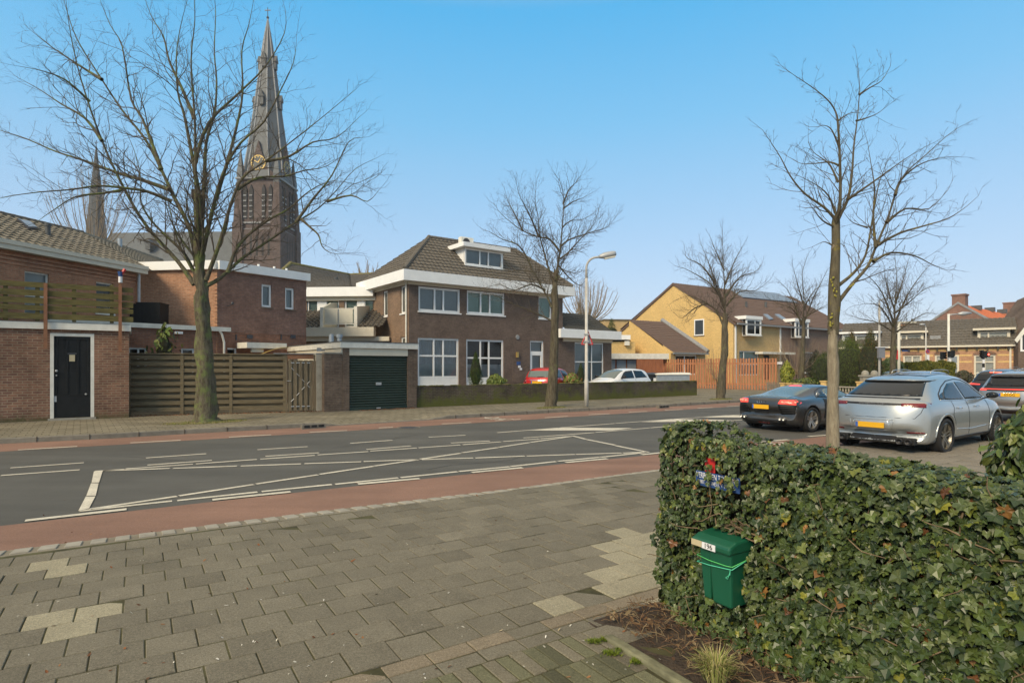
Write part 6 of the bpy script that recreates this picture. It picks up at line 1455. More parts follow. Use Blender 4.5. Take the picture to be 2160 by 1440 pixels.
bare_tree('bare_tree', 'bare tree with lumpy trunk standing at the kerb in front of the orange picket fence', 1521, 841, [(1521,841),(1525,770),(1529,738),(1529,690),(1529,660)], t3_limbs, .20, G_ST, rl=.33, side=1.15, dens=1.6, seed=21, lvl=3, extra=2, topr=.6, sp=.34, tipr=.009)
t4_limbs = [[(1694,690),(1696,630),(1692,580),(1700,548)], [(1690,685),(1675,640),(1660,610),(1645,595)], [(1692,680),(1670,650),(1640,640),(1615,625)], [(1696,680),(1715,630),(1735,590),(1745,570)], [(1695,650),(1720,610),(1750,600)], [(1694,640),(1680,590),(1672,560)], [(1697,670),(1730,650),(1752,640)]]
bare_tree('bare_tree', 'slim bare tree on the grass in front of the pinkish house', 1690, 812, [(1690,808),(1693,750),(1695,700),(1695,670)], t4_limbs, .17, G_ST, Y=38, rl=.33, side=1.2, dens=1.6, seed=31, lvl=3, extra=2, topr=.6, sp=.38, tipr=.010)
t6_limbs = [[(1886,700),(1888,640),(1892,590),(1888,545)], [(1884,690),(1860,650),(1835,640),(1800,645)], [(1885,680),(1862,620),(1840,590),(1820,575)], [(1888,680),(1910,630),(1935,590),(1960,560)], [(1888,660),(1915,640),(1950,610),(1985,600)], [(1886,650),(1870,600),(1865,560)], [(1889,640),(1905,590),(1915,550)], [(1884,700),(1850,680),(1815,672),(1795,665)], [(1892,700),(1925,675),(1955,660),(1975,662)]]
bare_tree('bare_tree', 'bare tree with wide crown behind the silver car in front of the terrace', 1880, 830, [(1880,838),(1883,780),(1886,720),(1886,690)], t6_limbs, .16, G_ST, Y=28.5, rl=.33, side=1.2, dens=1.6, seed=41, lvl=3, extra=3, topr=.6, sp=.34, tipr=.008)
t5_limbs = [
 [(1763,470),(1772,425),(1772,350),(1768,267),(1763,237),(1747,212),(1717,187),(1680,162),(1659,148)],
 [(1762,462),(1738,437),(1697,408),(1667,371),(1647,333),(1626,300),(1609,275)],
 [(1762,450),(1747,412),(1717,387),(1676,367)],
 [(1766,462),(1788,421),(1797,367),(1801,308),(1809,246),(1813,183),(1809,137)],
 [(1788,421),(1830,392),(1872,362),(1913,333),(1955,308)],
 [(1766,640),(1797,600),(1830,562),(1847,521),(1872,462),(1888,412),(1909,367),(1955,325),(1997,287),(2026,267)],
 [(1766,604),(1801,575),(1826,537),(1838,475),(1851,400),(1860,370),(1872,340)],
 [(1851,517),(1897,492),(1947,477),(1997,462),(2030,442),(2051,425)],
 [(1842,552),(1880,533),(1930,540),(1970,560),(2000,570)],
 [(1771,350),(1750,342),(1720,345),(1690,345),(1670,335)],
 [(1770,310),(1755,275),(1740,265),(1722,268)],
 [(1768,385),(1752,350),(1735,335),(1715,320),(1705,300)],
 [(1806,255),(1825,250),(1850,240),(1870,225)], [(1812,200),(1835,185),(1860,170),(1878,140)], [(1768,255),(1790,240),(1806,238)],
 [(1847,521),(1842,460),(1845,400),(1838,350),(1830,300)], [(1888,412),(1900,380),(1935,350),(1975,335),(2015,330)], [(1870,470),(1910,440),(1960,440),(2000,400)],
 [(1763,480),(1735,465),(1715,440),(1705,425)], [(1760,520),(1740,510),(1725,515)], [(1830,480),(1800,470),(1785,455)]]
o, lp = bare_tree('bare_tree', 'nearest bare tree with smooth pale stripped trunk rising behind the ivy hedge', 1756, 985, [(1756,985),(1757,900),(1757,800),(1757,700),(1760,640),(1760,600),(1762,520),(1763,470)], t5_limbs, .100, G_ST, z=.06, rl=.36, side=.66, dens=1.1, seed=51, lvl=3, extra=3, topr=.55, sp=.22, tipr=.0038, trunkmat='bark_pale', limbmat='bark_upper', spread=.6, flare=1.12, up=.3, fork=(1763, 470))
mb = MB() # upper trunk keeps its dark bark
mb.tube([lp(1757.5,705), lp(1758.5,670), lp(1760,640), lp(1760,600), lp(1762,520), lp(1763,470), lp(1764, 455)], [.084, .094, .090, .080, .070, .064, .05], 12)
mb.v = [tuple(Vector(v)+Vector((noise.noise(Vector(v)*6), noise.noise(Vector(v)*6+Vector((5,0,0))), 0))*.02) for v in mb.v]; mb.build('upper_trunk', 'bark_upper', o, smooth=True)
mb = MB(); rg = random.Random(4)
for (x, y) in [(1753,690),(1754,680),(1752,672),(1757,665),(1750,685),(1762,622),(1758,612),(1765,618),(1752,592),(1754,600),(1800,600),(1795,606),(1760,585)]:
    for _ in range(2): mb.ball(lp(x+rg.uniform(-3,3), y+rg.uniform(-4,4), -.085), .015, .012, .02, 6)
tag(mb.build('lichen', 'lichen', o, smooth=True), kind='stuff')

# multi-stemmed and far bare trees
def broom(name, label, px, Y, ybase, ytop, wpx, n, seed, mat='twig_tan', droop=0, dens=1, k0=.07, group=None, lvl=2):
    rg = random.Random(seed); o = unitroot(name, label, 'tree', px, Y, 0, group); k = Y/F; zb, zt = H+(HZ-ybase)*k, H+(HZ-ytop)*k; mb = MB(); tw = MB()
    mb.tube([(0, 0, 0), (0, 0, zb)], [k0*3, k0*2], 8); mb.build('trunk', 'bark', o, smooth=True)
    for i in range(n):
        a = rg.uniform(0, 6.28); rr = wpx*k*.5*math.sqrt(rg.uniform(.02, 1)); tip = Vector((math.cos(a)*rr, math.sin(a)*rr*.8, zt-(zt-zb)*.45*(rr/(wpx*k*.5))**2*rg.uniform(.6, 1.3))); b = Vector((rg.uniform(-.2, .2), rg.uniform(-.2, .2), zb))
        mid = b.lerp(tip, .5)+Vector((tip.x*.18, tip.y*.18, -(tip.z-b.z)*.05)); pl = smooth([b, mid, tip], 4); m = len(pl)
        tw.tube(pl, [k0*(1-.85*j/m) for j in range(m)], 5); L_ = polylen(pl); nb = int(L_*1.6*dens)
        for j in range(nb):
            t = .25+.74*(j+rg.random())/nb; pp, pd = at(pl, min(.99, t)); sd = pd.orthogonal().normalized(); sd.rotate(Matrix.Rotation(rg.uniform(0, 6.28), 3, pd)); nd = (pd+sd*.6+Vector((0, 0, -droop))).normalized()
            twiggy(tw, pp, nd, L_*.16*rg.uniform(.5, 1.3), k0*.22, lvl-1, rg, .3-droop*1.6, 3, .45, .12)
    tw.build('crown', mat, o); return o
broom('bare_poplar', 'broom shaped bare poplar rising behind the left house roof in front of the thin spire', 197, 62, 545, 350, 190, 40, 5, dens=.8, k0=.05)
broom('bare_tree', 'small bare crown showing over the roof between the brick buildings', 775, 70, 600, 548, 80, 26, 6, k0=.06)
broom('bare_willow', 'bare reddish brown drooping tree right of the brown house behind its annex', 1238, 50, 690, 588, 150, 42, 7, droop=.35, dens=1.5, k0=.05)
broom('bare_tree', 'tiny distant bare tree left of the yellow gable', 1359, 85, 690, 646, 34, 14, 8, k0=.06)
broom('bare_shrub', 'reddish bare shrub against the pinkish house wall', 1680, 40.5, 790, 700, 125, 44, 9, droop=.1, dens=1.8, k0=.018)
broom('bare_shrub', 'thin bare shrub against the yellow gable above the picket fence', 1512, 43, 800, 722, 70, 26, 10, dens=1.5, k0=.014)

# ================= leaves
def leaves(mb, pts, size, cols, rg, shape='oval', out=None, updown=0.0, cup=.25):
    for p, n in pts:
        s = size*(rg.uniform(.65, 1.3) if shape != 'ivy' else rg.choice((.55,.7,.8,.9,1.0,1.1,1.25,1.5))*rg.uniform(.9, 1.1)); n = (n+Vector((rg.gauss(0, .45), rg.gauss(0, .45), rg.gauss(0, .35)))).normalized()
        dn = Vector((rg.gauss(0, .5), rg.gauss(0, .5), -1+updown)); t = (dn-n*dn.dot(n)).normalized(); b = n.cross(t)
        c = rg.choice(cols); v = rg.uniform(.75, 1.25); mb.col = (c[0]*v, c[1]*v, c[2]*v)
        if shape == 'oval': q = [p-t*s, p-t*.3*s+b*.42*s+n*cup*.3*s, p+t*.5*s+b*.34*s+n*cup*.3*s, p+t*s, p+t*.5*s-b*.34*s+n*cup*.3*s, p-t*.3*s-b*.42*s+n*cup*.3*s]; mb.add(q, [(0, 1, 2, 3), (0, 3, 4, 5)])
        elif shape == 'needle': mb.add([p-b*.12*s, p+b*.12*s, p+t*s*1.2+n*.2*s], [(0, 1, 2)])
        elif shape == 'ivy':
            w = [(-.02, 0, .02), (-.24, .26, .08), (-.10, .54, -.02), (.14, .47, .10), (.36, .56, -.02), (.50, .33, .09), (.92, .0, -.10)]
            L_ = [p+t*(x*s)+b*(y*s)+n*(h*s) for x, y, h in w]; Rr = [p+t*(x*s)-b*(y*s)+n*(h*s) for x, y, h in w[1:-1]]; cen = p+t*.25*s
            vs = L_+Rr[::-1]+[cen]; m = len(vs)-1; mb.add(vs, [(i, (i+1) % m, m) for i in range(m)])
vcol('leaf', rough=.5, spec=.35, var=.15, scale=8, trans=.12)
vcol('leaf_ivy', rough=.40, spec=.42, var=.28, scale=45, trans=.03)
vcol('leaf_matte', rough=.8, spec=.2, var=.2, scale=3, trans=.15)
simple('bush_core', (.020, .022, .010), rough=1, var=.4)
def bush(name, label, cat, px, Y, y0, y1, wpx, cols, n, size, seed, shape='oval', top=.5, dy=1.0, jag=.18, group=None, boxy=False, stems=False, mat='leaf', trunk=True):
    rg = random.Random(seed); o = unitroot(name, label, cat, px, Y, 0, group); k = Y/F; zt = H+(HZ-y0)*k; zb = max(.05, H+(HZ-y1)*k); rx = wpx*k/2; ry = rx*dy; h = zt-zb; mb = MB(); pts = []
    for i in range(n):
        if boxy:
            f_ = rg.random(); 
            if f_ < .45: p = Vector((rg.uniform(-rx, rx), -ry, zb+h*rg.random())); nn = Vector((0, -1, 0))
            elif f_ < .75: p = Vector((rg.uniform(-rx, rx), rg.uniform(-ry, ry), zt)); nn = Vector((0, 0, 1))
            else: sx_ = rg.choice((-1, 1)); p = Vector((sx_*rx, rg.uniform(-ry, ry), zb+h*rg.random())); nn = Vector((sx_, 0, 0))
            p += nn*noise.noise(p*2.0)*jag*rx*.6+Vector((rg.gauss(0, size*.5), rg.gauss(0, size*.5), rg.gauss(0, size*.5)))
        else:
            a = rg.uniform(0, 6.28); t = rg.random(); w = (math.sin(math.pi*min(1, (t*.86+.14)))**.6) if top == .5 else ((1-t)**top*min(1, .55+t*3))
            r_ = w*(1+jag*2.2*noise.noise(Vector((math.cos(a)*1.6, math.sin(a)*1.6, t*4+seed)))+jag*rg.gauss(0, .35))*rg.uniform(.72, 1.0)
            p = Vector((math.cos(a)*rx*r_, math.sin(a)*ry*r_, zb+h*t*(1+.05*rg.gauss(0, 1)))); nn = Vector((math.cos(a), math.sin(a), .5)).normalized()
        pts.append((p, nn))
    leaves(mb, pts, size, cols, rg, shape); mb.build('foliage', mat, o, cols=True, uv=False)
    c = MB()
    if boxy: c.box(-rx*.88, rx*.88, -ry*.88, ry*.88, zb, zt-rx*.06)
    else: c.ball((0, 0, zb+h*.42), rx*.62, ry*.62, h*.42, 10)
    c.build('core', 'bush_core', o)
    if trunk and not boxy: s_ = MB(); s_.tube([(0, 0, 0), (0, 0, zb+h*.3)], [.05, .03], 6); s_.build('trunk', 'bark', o)
    return o
gr1 = [(.05,.075,.018), (.075,.10,.025), (.035,.06,.015)]; gr2 = [(.16,.20,.03), (.11,.16,.025), (.20,.22,.05)]
yg = [(.26,.28,.03), (.20,.24,.03), (.32,.31,.05)]; rus = [(.14,.085,.03), (.10,.075,.028), (.075,.07,.022)]
bush('conifer_shrub', 'pointed dark green conifer shrub against the brown house window', 'shrub', 1003.5, 28, 746, 815, 38, [(.05,.085,.018), (.075,.11,.02), (.035,.06,.015)], 5200, .055, 1, shape='needle', top=.65, mat='leaf_matte', jag=.1)
bush('rhododendron', 'low glossy yellow green shrub left of the red car', 'shrub', 1045, 26.5, 791, 815, 42, gr2, 1100, .07, 2)
bush('rhododendron', 'low yellow green shrub with red buds between the red and white cars', 'shrub', 1207, 31, 789, 815, 40, gr2+[(.3,.08,.05)], 1300, .08, 3)
bush('conifer_shrub', 'dark narrow conifer partly behind the far street lamp', 'shrub', 1225, 33, 768, 812, 24, gr1, 1800, .06, 4, shape='needle', top=.6, mat='leaf_matte')
bush('evergreen', 'mid green pointed evergreen behind the annex roof', 'tree', 1290, 58, 676, 760, 62, gr1+[(.10,.12,.03)], 3800, .12, 5, shape='needle', top=.7, mat='leaf_matte')
bush('evergreen', 'tall dark olive conifer inside the bare willow crown', 'tree', 1222, 55, 640, 760, 62, [(.09,.08,.028), (.07,.06,.022), (.11,.095,.03)], 3800, .12, 6, shape='needle', top=.8, mat='leaf_matte')
bush('laurel_shrub', 'bright yellow green shrub at the right end of the orange picket fence', 'shrub', 1660, 39, 764, 806, 26, yg, 1300, .08, 7)
bush('round_conifer', 'large rounded bright green conifer hedge right of the bare trunk', 'shrub', 1790, 38, 715, 830, 118, [(.075,.105,.018), (.10,.135,.022), (.05,.075,.014)], 13000, .085, 8, shape='needle', mat='leaf_matte', jag=.08)
bush('round_conifer', 'darker green rounded shrub left of the bare trunk', 'shrub', 1738, 37, 745, 812, 50, gr1, 4000, .08, 18, shape='needle', mat='leaf_matte', jag=.12)
bush('rusty_conifer', 'tall rusty brown conifer, the one nearer the bright green conifer', 'tree', 1797, 41, 702, 820, 64, rus, 6000, .09, 9, shape='needle', top=.7, mat='leaf_matte')
bush('rusty_conifer', 'tall rusty brown and green conifer behind the stone pillars', 'tree', 1836, 36, 700, 825, 70, rus+gr1, 9000, .085, 10, shape='needle', top=.55, mat='leaf_matte', jag=.15)
bush('boxed_hedge', 'clipped green yellow box hedge left of the white lamp post', 'hedge', 1958, 33, 765, 800, 80, [(.13,.135,.022), (.09,.105,.02), (.17,.155,.028)], 9000, .055, 11, boxy=True, dy=.5, jag=.3, mat='leaf_matte')
bush('dark_shrub', 'dark evergreen shrub behind the parked blue grey car', 'shrub', 1880, 40, 757, 800, 60, gr1, 2500, .1, 12)
bush('dark_shrub', 'dark brown green garden shrub before the pinkish house window', 'shrub', 1722, 40, 745, 812, 40, [(.05,.055,.02), (.07,.055,.03)], 2200, .08, 13)
bush('dark_shrub', 'small dark shrub under the white window of the orange brick terrace', 'shrub', 2032, 38, 783, 805, 34, [(.05,.055,.02), (.08,.06,.035)], 1100, .09, 14)
bush('ground_cover', 'low green planting under the slim bare tree', 'plant', 1706, 37.5, 798, 812, 70, gr2+gr1, 1500, .08, 15, dy=.5)
# climber against the extension behind the plank fence
bush('climbing_plant', 'upright yellow green shrub rising above the plank fence left of the large trunk', 'shrub', 347, 21.6, 688, 800, 46, gr2+gr1, 260, .10, 16, top=.5, jag=1.0)
# laurel at the right edge
bush('laurel_shrub', 'glossy dark green laurel at the right edge above the ivy hedge', 'shrub', 2182, 3.9, 866, 1110, 185, [(.045,.075,.016), (.075,.11,.022), (.12,.14,.03), (.03,.05,.012)], 1500, .042, 17, jag=.12, mat='leaf_ivy', dy=.8)

# ---- ivy hedge
iv = thing('ivy_hedge', 'long ivy covered hedge filling the lower right foreground', 'hedge', (hcorner.x, hcorner.y, 0), hA); f = Face(iv)
rg = random.Random(99); HL = 3.15; HT = .5
def htop(s): return 1.30-.05*min(1, max(0, s-.1)/.5)-.02*s+.035*noise.noise(Vector((s*3, 1, 0)))+(.03 if s < .22 else 0)
def bulge(s, z): return .035*noise.noise(Vector((s*13, z*13, 21)))+ -.5*max(0, .33-z)*min(1, max(0, s+.02)*4)+ .07*noise.noise(Vector((s*2.2, z*2.5, 4)))+.03*noise.noise(Vector((s*6, z*6, 8)))-.05*math.sin(min(1, max(0, (z-.1)/1.1))*math.pi)
icol = [(.048,.072,.019), (.062,.090,.022), (.028,.046,.013), (.080,.110,.026), (.060,.082,.032), (.096,.120,.042), (.044,.068,.018), (.034,.054,.020)]
iodd = [(.20,.20,.03), (.15,.17,.03), (.22,.11,.03), (.13,.055,.02), (.11,.13,.03), (.11,.13,.03)]
def in_rect(s, z):
    u0, u1, z0, z1 = noticebox
    if u0-.0 < s < u1-.03 and z0-.01 < z < z1: return True
    if uA-.045 < s < uB+.02 and zBot-.02 < z < zlb+.03: return True
    return False
mb = MB(); pts = []; 
def ivy_pts(n, layer):
    out = []
    for _ in range(n):
        q = rg.random()
        if q < .70:
            s = rg.uniform(-.04, HL)**1.0; z = rg.uniform(.08, 1)*htop(s); d = bulge(s, z)-layer+rg.uniform(-.02, .035)
            if in_rect(s, z) and layer < .05: continue
            if z < .22 and rg.random() < (.22-z)*2.2: continue
            out.append((f.p(s, d, z), -hout*1.0+Vector((0, 0, .55))))
        elif q < .90:
            s = rg.uniform(-.06, HL); d = rg.uniform(0, HT); z = htop(s)+layer*.5-.5*layer+.03*noise.noise(Vector((s*5, d*5, 0)))+rg.gauss(0, .012); out.append((f.p(s, d, z), Vector((0, 0, 1))-hout*.3))
        else:
            z = rg.uniform(.1, 1.28); d = rg.uniform(0, HT); out.append((f.p(-.03+.05*noise.noise(Vector((d*4, z*4, 2))), d, z), -hdir+Vector((0, 0, .4))))
    return out
def toloc(v): return Vector((v.dot(hdir), v.dot(Vector((-hdir.y, hdir.x, 0))), v.z))
P1 = [(p, toloc(n)) for p, n in ivy_pts(13000, .0)]; P2 = [(p, toloc(n)) for p, n in ivy_pts(5500, -.06)]
cols = icol*9+iodd
for p, n in P2+P1:
    s = p.x; base = .029+.012*max(0, min(1, noise.noise(Vector((s*1.4, p.z*1.6, 11)))+.35))+.010*min(1, max(0, s-.5))
    leaves(mb, [(p, n)], base, cols, rg, 'ivy')
def few(rect, n, sz):
    for _ in range(n): # leaves that creep over the notice and the letterbox rim
        s, z = rg.uniform(rect[0], rect[1]), rg.uniform(rect[2], rect[3]); leaves(mb, [(f.p(s, -.075, z), Vector((0, -1, .5)))], sz, icol*4+iodd, rg, 'ivy')
u0, u1, z0, z1 = noticebox; few((u0+(u1-u0)*.62, u1, z0-.01, z1+.02), 26, .034); few((u0-.02, u1, z1+.03, z1+.12), 50, .034); few((u0+(u1-u0)*.1, u1, z0, z1+.03), 22, .028); few((u0, u0+(u1-u0)*.18, z1-.01, z1+.06), 9, .034); few((u0+(u1-u0)*.42, u1, z1-.01, z1+.07), 26, .036); few((u0+(u1-u0)*.16, u0+(u1-u0)*.3, z1-.03, z1+.02), 5, .03); few((u0+.0, u0+.05, z0, z1), 7, .028); few((u0+(u1-u0)*.30, u0+(u1-u0)*.42, z0+.03, z1), 9, .026); few((u0+(u1-u0)*.58, u0+(u1-u0)*.92, z0-.01, z1), 22, .030); few((u0, u1, z0-.04, z0), 8, .026)
for _ in range(26): s = rg.uniform(uA, uB+.06); leaves(mb, [(f.p(s, rg.uniform(-.2, -.08), zBot+rg.uniform(-.03, .02)), Vector((0, -1, .6)))], .032, icol, rg, 'ivy')
for _ in range(30): leaves(mb, [(f.p(uB+rg.uniform(.02, .07), rg.uniform(-.10, -.02), rg.uniform(zBot, zTop)), Vector((.3, -1, .5)))], .026, icol, rg, 'ivy')
tag(mb.build('foliage', 'leaf_ivy', iv, cols=True, uv=False), kind='stuff')
simple('hedge_core', (.018, .015, .009), rough=1, var=.5, scale=20, bump=1)  # near-black so the deep shade between the leaves is in its colour
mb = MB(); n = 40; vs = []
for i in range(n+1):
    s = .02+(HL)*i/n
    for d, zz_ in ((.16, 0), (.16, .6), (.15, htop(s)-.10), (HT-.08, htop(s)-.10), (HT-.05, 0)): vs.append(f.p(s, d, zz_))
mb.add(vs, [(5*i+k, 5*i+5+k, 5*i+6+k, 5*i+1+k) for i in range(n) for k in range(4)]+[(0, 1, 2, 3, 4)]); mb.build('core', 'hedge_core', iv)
simple('stem', (.17, .12, .07), rough=.95, var=.3, scale=20)
mb = MB()
for i in range(230):
    s = rg.uniform(0, HL); z = rg.uniform(.05, 1.15)
    if in_rect(s, z): continue
    p = f.p(s, bulge(s, z)+rg.uniform(.0, .05), z); d = Vector((rg.gauss(0, 1), rg.gauss(0, .2), rg.gauss(0, .6))).normalized(); pts = [p]
    for k in range(5): d = (d+Vector((rg.gauss(0, .35), rg.gauss(0, .15), rg.gauss(0, .35)))).normalized(); p = p+d*rg.uniform(.03, .06); pts.append(p)
    mb.tube(pts, [.0045, .004, .0035, .003, .0025, .002], 4)
for i in range(14): # thick old stems at the foot
    s = rg.uniform(.0, 2.2); pts = [f.p(s+rg.gauss(0, .02)*k, -.05+.025*k-rg.uniform(0, .03), .06+.07*k) for k in range(5)]; mb.tube(pts, .012, 6)
for i in range(16):
    s = rg.uniform(uA, uB); z = zlb+rg.uniform(.02, .09); mb.tube([f.p(s, -.03, z), f.p(s+rg.uniform(-.07, .07), -.06, z+rg.uniform(-.03, .04)), f.p(s+rg.uniform(-.14, .14), -.03, z+rg.uniform(-.04, .06))], .004, 5)
mb.build('stems', 'stem', iv)
# dry twigs, fallen leaves and a grass tuft in the bed
vcol('litter', rough=.9, spec=.1, var=.2)
mb = MB(); lc = [(.13,.075,.040), (.19,.125,.070), (.09,.052,.032), (.22,.165,.095)]
for i in range(240):
    s = rg.uniform(-.1, 2.2); d = rg.uniform(-.52, .0); leaves(mb, [(f.p(s, d, .095+rg.uniform(0, .02)), Vector((0, 0, 1)))], .022, lc, rg)
for i in range(900): # twiglets
    s = rg.uniform(-.12, 2.2); d = rg.uniform(-.5, .0); p = f.p(s, d, .09+rg.uniform(0, .06)); q = p+Vector((rg.gauss(0, .05), rg.gauss(0, .05), rg.gauss(0, .02))); mb.col = rg.choice(lc); mb.tube([p, p.lerp(q, .5)+Vector((0,0,.01)), q], .0022, 3)
tag(mb.build('bed_litter', 'litter', iv, cols=True, uv=False), kind='stuff')
gt_ = thing('grass_tuft', 'pale dry grass tuft at the foot of the ivy hedge near the bottom edge', 'grass', G(1510, 1432, .09)); mb = MB()
for i in range(420):
    a = rg.uniform(0, 6.28); r = rg.uniform(0, .07); p = Vector((math.cos(a)*r, math.sin(a)*r, 0)); l = rg.uniform(.08, .17); o2 = Vector((math.cos(a), math.sin(a), 0))*rg.uniform(.02, .13); c = rg.choice([(.36,.32,.13), (.26,.28,.08), (.20,.25,.06), (.42,.36,.18)]); mb.col = c
    sd = Vector((-math.sin(a), math.cos(a), 0))*.0022; m_ = p+o2*.4+Vector((0, 0, l*.7)); t = p+o2+Vector((0, 0, l*rg.uniform(.6, 1))); mb.add([p-sd, p+sd, m_+sd*.7, m_-sd*.7, t], [(0, 1, 2, 3), (3, 2, 4)])
mb.build('blades', 'litter', gt_, cols=True, uv=False)
# moss and weeds in the joints of the near paving, fallen leaves by the fence and garage
mb = MB()
for (px, py, n, w_, h_) in ((1255, 1352, 60, 20, 5), (1290, 1378, 90, 20, 6), (1312, 1366, 70, 18, 6), (1278, 1348, 50, 10, 4), (1340, 1395, 60, 16, 6)):
    for _ in range(n):
        g = G(px+rg.gauss(0, w_*.4), py+rg.gauss(0, h_*.5), .063); c = rg.choice([(.12,.17,.02), (.17,.20,.03), (.09,.13,.02)]); mb.col = c
        for _b in range(4): d = Vector((rg.gauss(0, .012), rg.gauss(0, .012), rg.uniform(.006, .02))); sd = Vector((d.y, -d.x, 0)).normalized()*.003 if d.xy.length > 1e-4 else Vector((.003, 0, 0)); mb.add([g-sd, g+sd, g+d], [(0, 1, 2)])
tag(mb.build('weeds', 'litter', None, cols=True, uv=False), 'small green weeds in the paving joints beside the bed edging', 'weeds', kind='stuff')
mb = MB(); lc = [(.22,.09,.04), (.16,.07,.04), (.26,.13,.06), (.12,.06,.035)]
ff = Face(fe)
for _ in range(520): u = rg.uniform(0, 6.3); q = Matrix.Rotation(fa_, 4, 'Z') @ Vector((u, -abs(rg.gauss(0, .14))-.02, .125)); leaves(mb, [(q+fe.location, Vector((0, 0, 1)))], .035, lc, rg)
for _ in range(260): u = rg.uniform(.6, 2.9); q = Matrix.Rotation(A_ST, 4, 'Z') @ Vector((u, -abs(rg.gauss(0, .16)), .125)); leaves(mb, [(q+ga.location, Vector((0, 0, 1)))], .032, lc, rg)
for _ in range(60): g = G(rg.uniform(50, 1400), rg.uniform(1010, 1430), .064); leaves(mb, [(g, Vector((0, 0, 1)))], .016, lc+[(.4,.33,.2)], rg)
for _ in range(150): g = G(rg.uniform(20, 1400), rg.uniform(1120, 1435), .064); leaves(mb, [(g, Vector((0, 0, 1)))], rg.uniform(.004, .011), [(.55,.53,.47), (.45,.43,.36)], rg)
tag(mb.build('fallen_leaves', 'litter', None, cols=True, uv=False), 'reddish fallen leaves along the plank fence and garage door', 'leaves', kind='stuff')
mb = MB() # grass around the tree foot and lawn by the slim tree
for (px, py, n, rx) in ((435, 891, 900, 1.1), (1163, 860, 500, .7), (1521, 842, 700, .8)):
    c0 = G(px, py, .12)
    for _ in range(n):
        a = rg.uniform(0, 6.28); r = rg.random()**.5; q = c0+Matrix.Rotation(A_ST, 3, 'Z') @ Vector((math.cos(a)*rx*r, math.sin(a)*rx*.45*r, .005)); mb.col = rg.choice([(.14,.16,.03), (.20,.18,.07), (.26,.22,.12), (.10,.12,.03)]); d = Vector((rg.gauss(0, .02), rg.gauss(0, .02), rg.uniform(.02, .06)))
        mb.add([q+Vector((-.008, 0, 0)), q+Vector((.008, 0, 0)), q+d], [(0, 1, 2)])
for _ in range(3500): a = rg.random(); p = P(1655+95*a, HZ, 37.2+1.8*rg.random()-a); q = Vector((p.x, p.y, .12)); mb.col = rg.choice([(.13,.19,.03), (.18,.22,.04), (.10,.15,.03)]); mb.add([q+Vector((-.03, 0, 0)), q+Vector((.03, 0, 0)), q+Vector((0, 0, rg.uniform(.04, .14)))], [(0, 1, 2)])
tag(mb.build('grass', 'litter', None, cols=True, uv=False), 'sparse grass at the feet of the street trees', 'grass', kind='stuff')
# ================= cars
def paint(name, col, metal=.5, rough=.32, coat=.8, spec=.5):
    m, nt, b = newmat(name); b.inputs['Base Color'].default_value = c4(col); b.inputs['Metallic'].default_value = metal; b.inputs['Roughness'].default_value = rough
    b.inputs['Coat Weight'].default_value = coat; b.inputs['Coat Roughness'].default_value = .05; b.inputs['Specular IOR Level'].default_value = spec; return m
paint('paint_silver', (.40, .42, .415), .6, .30); paint('paint_graphite', (.040, .040, .040), .25, .28); paint('paint_black', (.012, .012, .014), .1, .2); paint('paint_red', (.48, .012, .012), .1, .3); paint('paint_white', (.72, .73, .73), .0, .3); paint('paint_blue', (.14, .18, .23), .5, .3); paint('paint_grey', (.30, .31, .31), .5, .3)
m, nt, b = newmat('car_glass'); b.inputs['Base Color'].default_value = (.012, .014, .015, 1); b.inputs['Roughness'].default_value = .03; b.inputs['Specular IOR Level'].default_value = .5
m, nt, b = newmat('car_glass_pale'); b.inputs['Base Color'].default_value = (.12, .15, .14, 1); b.inputs['Roughness'].default_value = .06; b.inputs['Specular IOR Level'].default_value = .8
simple('rubber', (.018, .018, .018), rough=.85, var=.2); simple('car_trim', (.02, .02, .022), rough=.5, var=.1); simple('alloy', (.50, .49, .46), rough=.3, metal=.8, var=.06); simple('alloy_dark', (.10, .10, .10), rough=.4, metal=.6, var=.1)
simple('lamp_dark', (.16, .008, .010), rough=.15, var=.1, spec=.8); emis('lamp_lit', (1, .08, .05), .6, (.4, .02, .02)); emis('lamp_bright', (1, .16, .09), 1.3, (.5, .03, .03))
simple('plate_yellow', (.78, .42, .015), rough=.5, var=.03); simple('plate_blue', (.04, .12, .42), rough=.5, var=.03); simple('chrome', (.7, .7, .7), rough=.15, metal=1, var=.02)

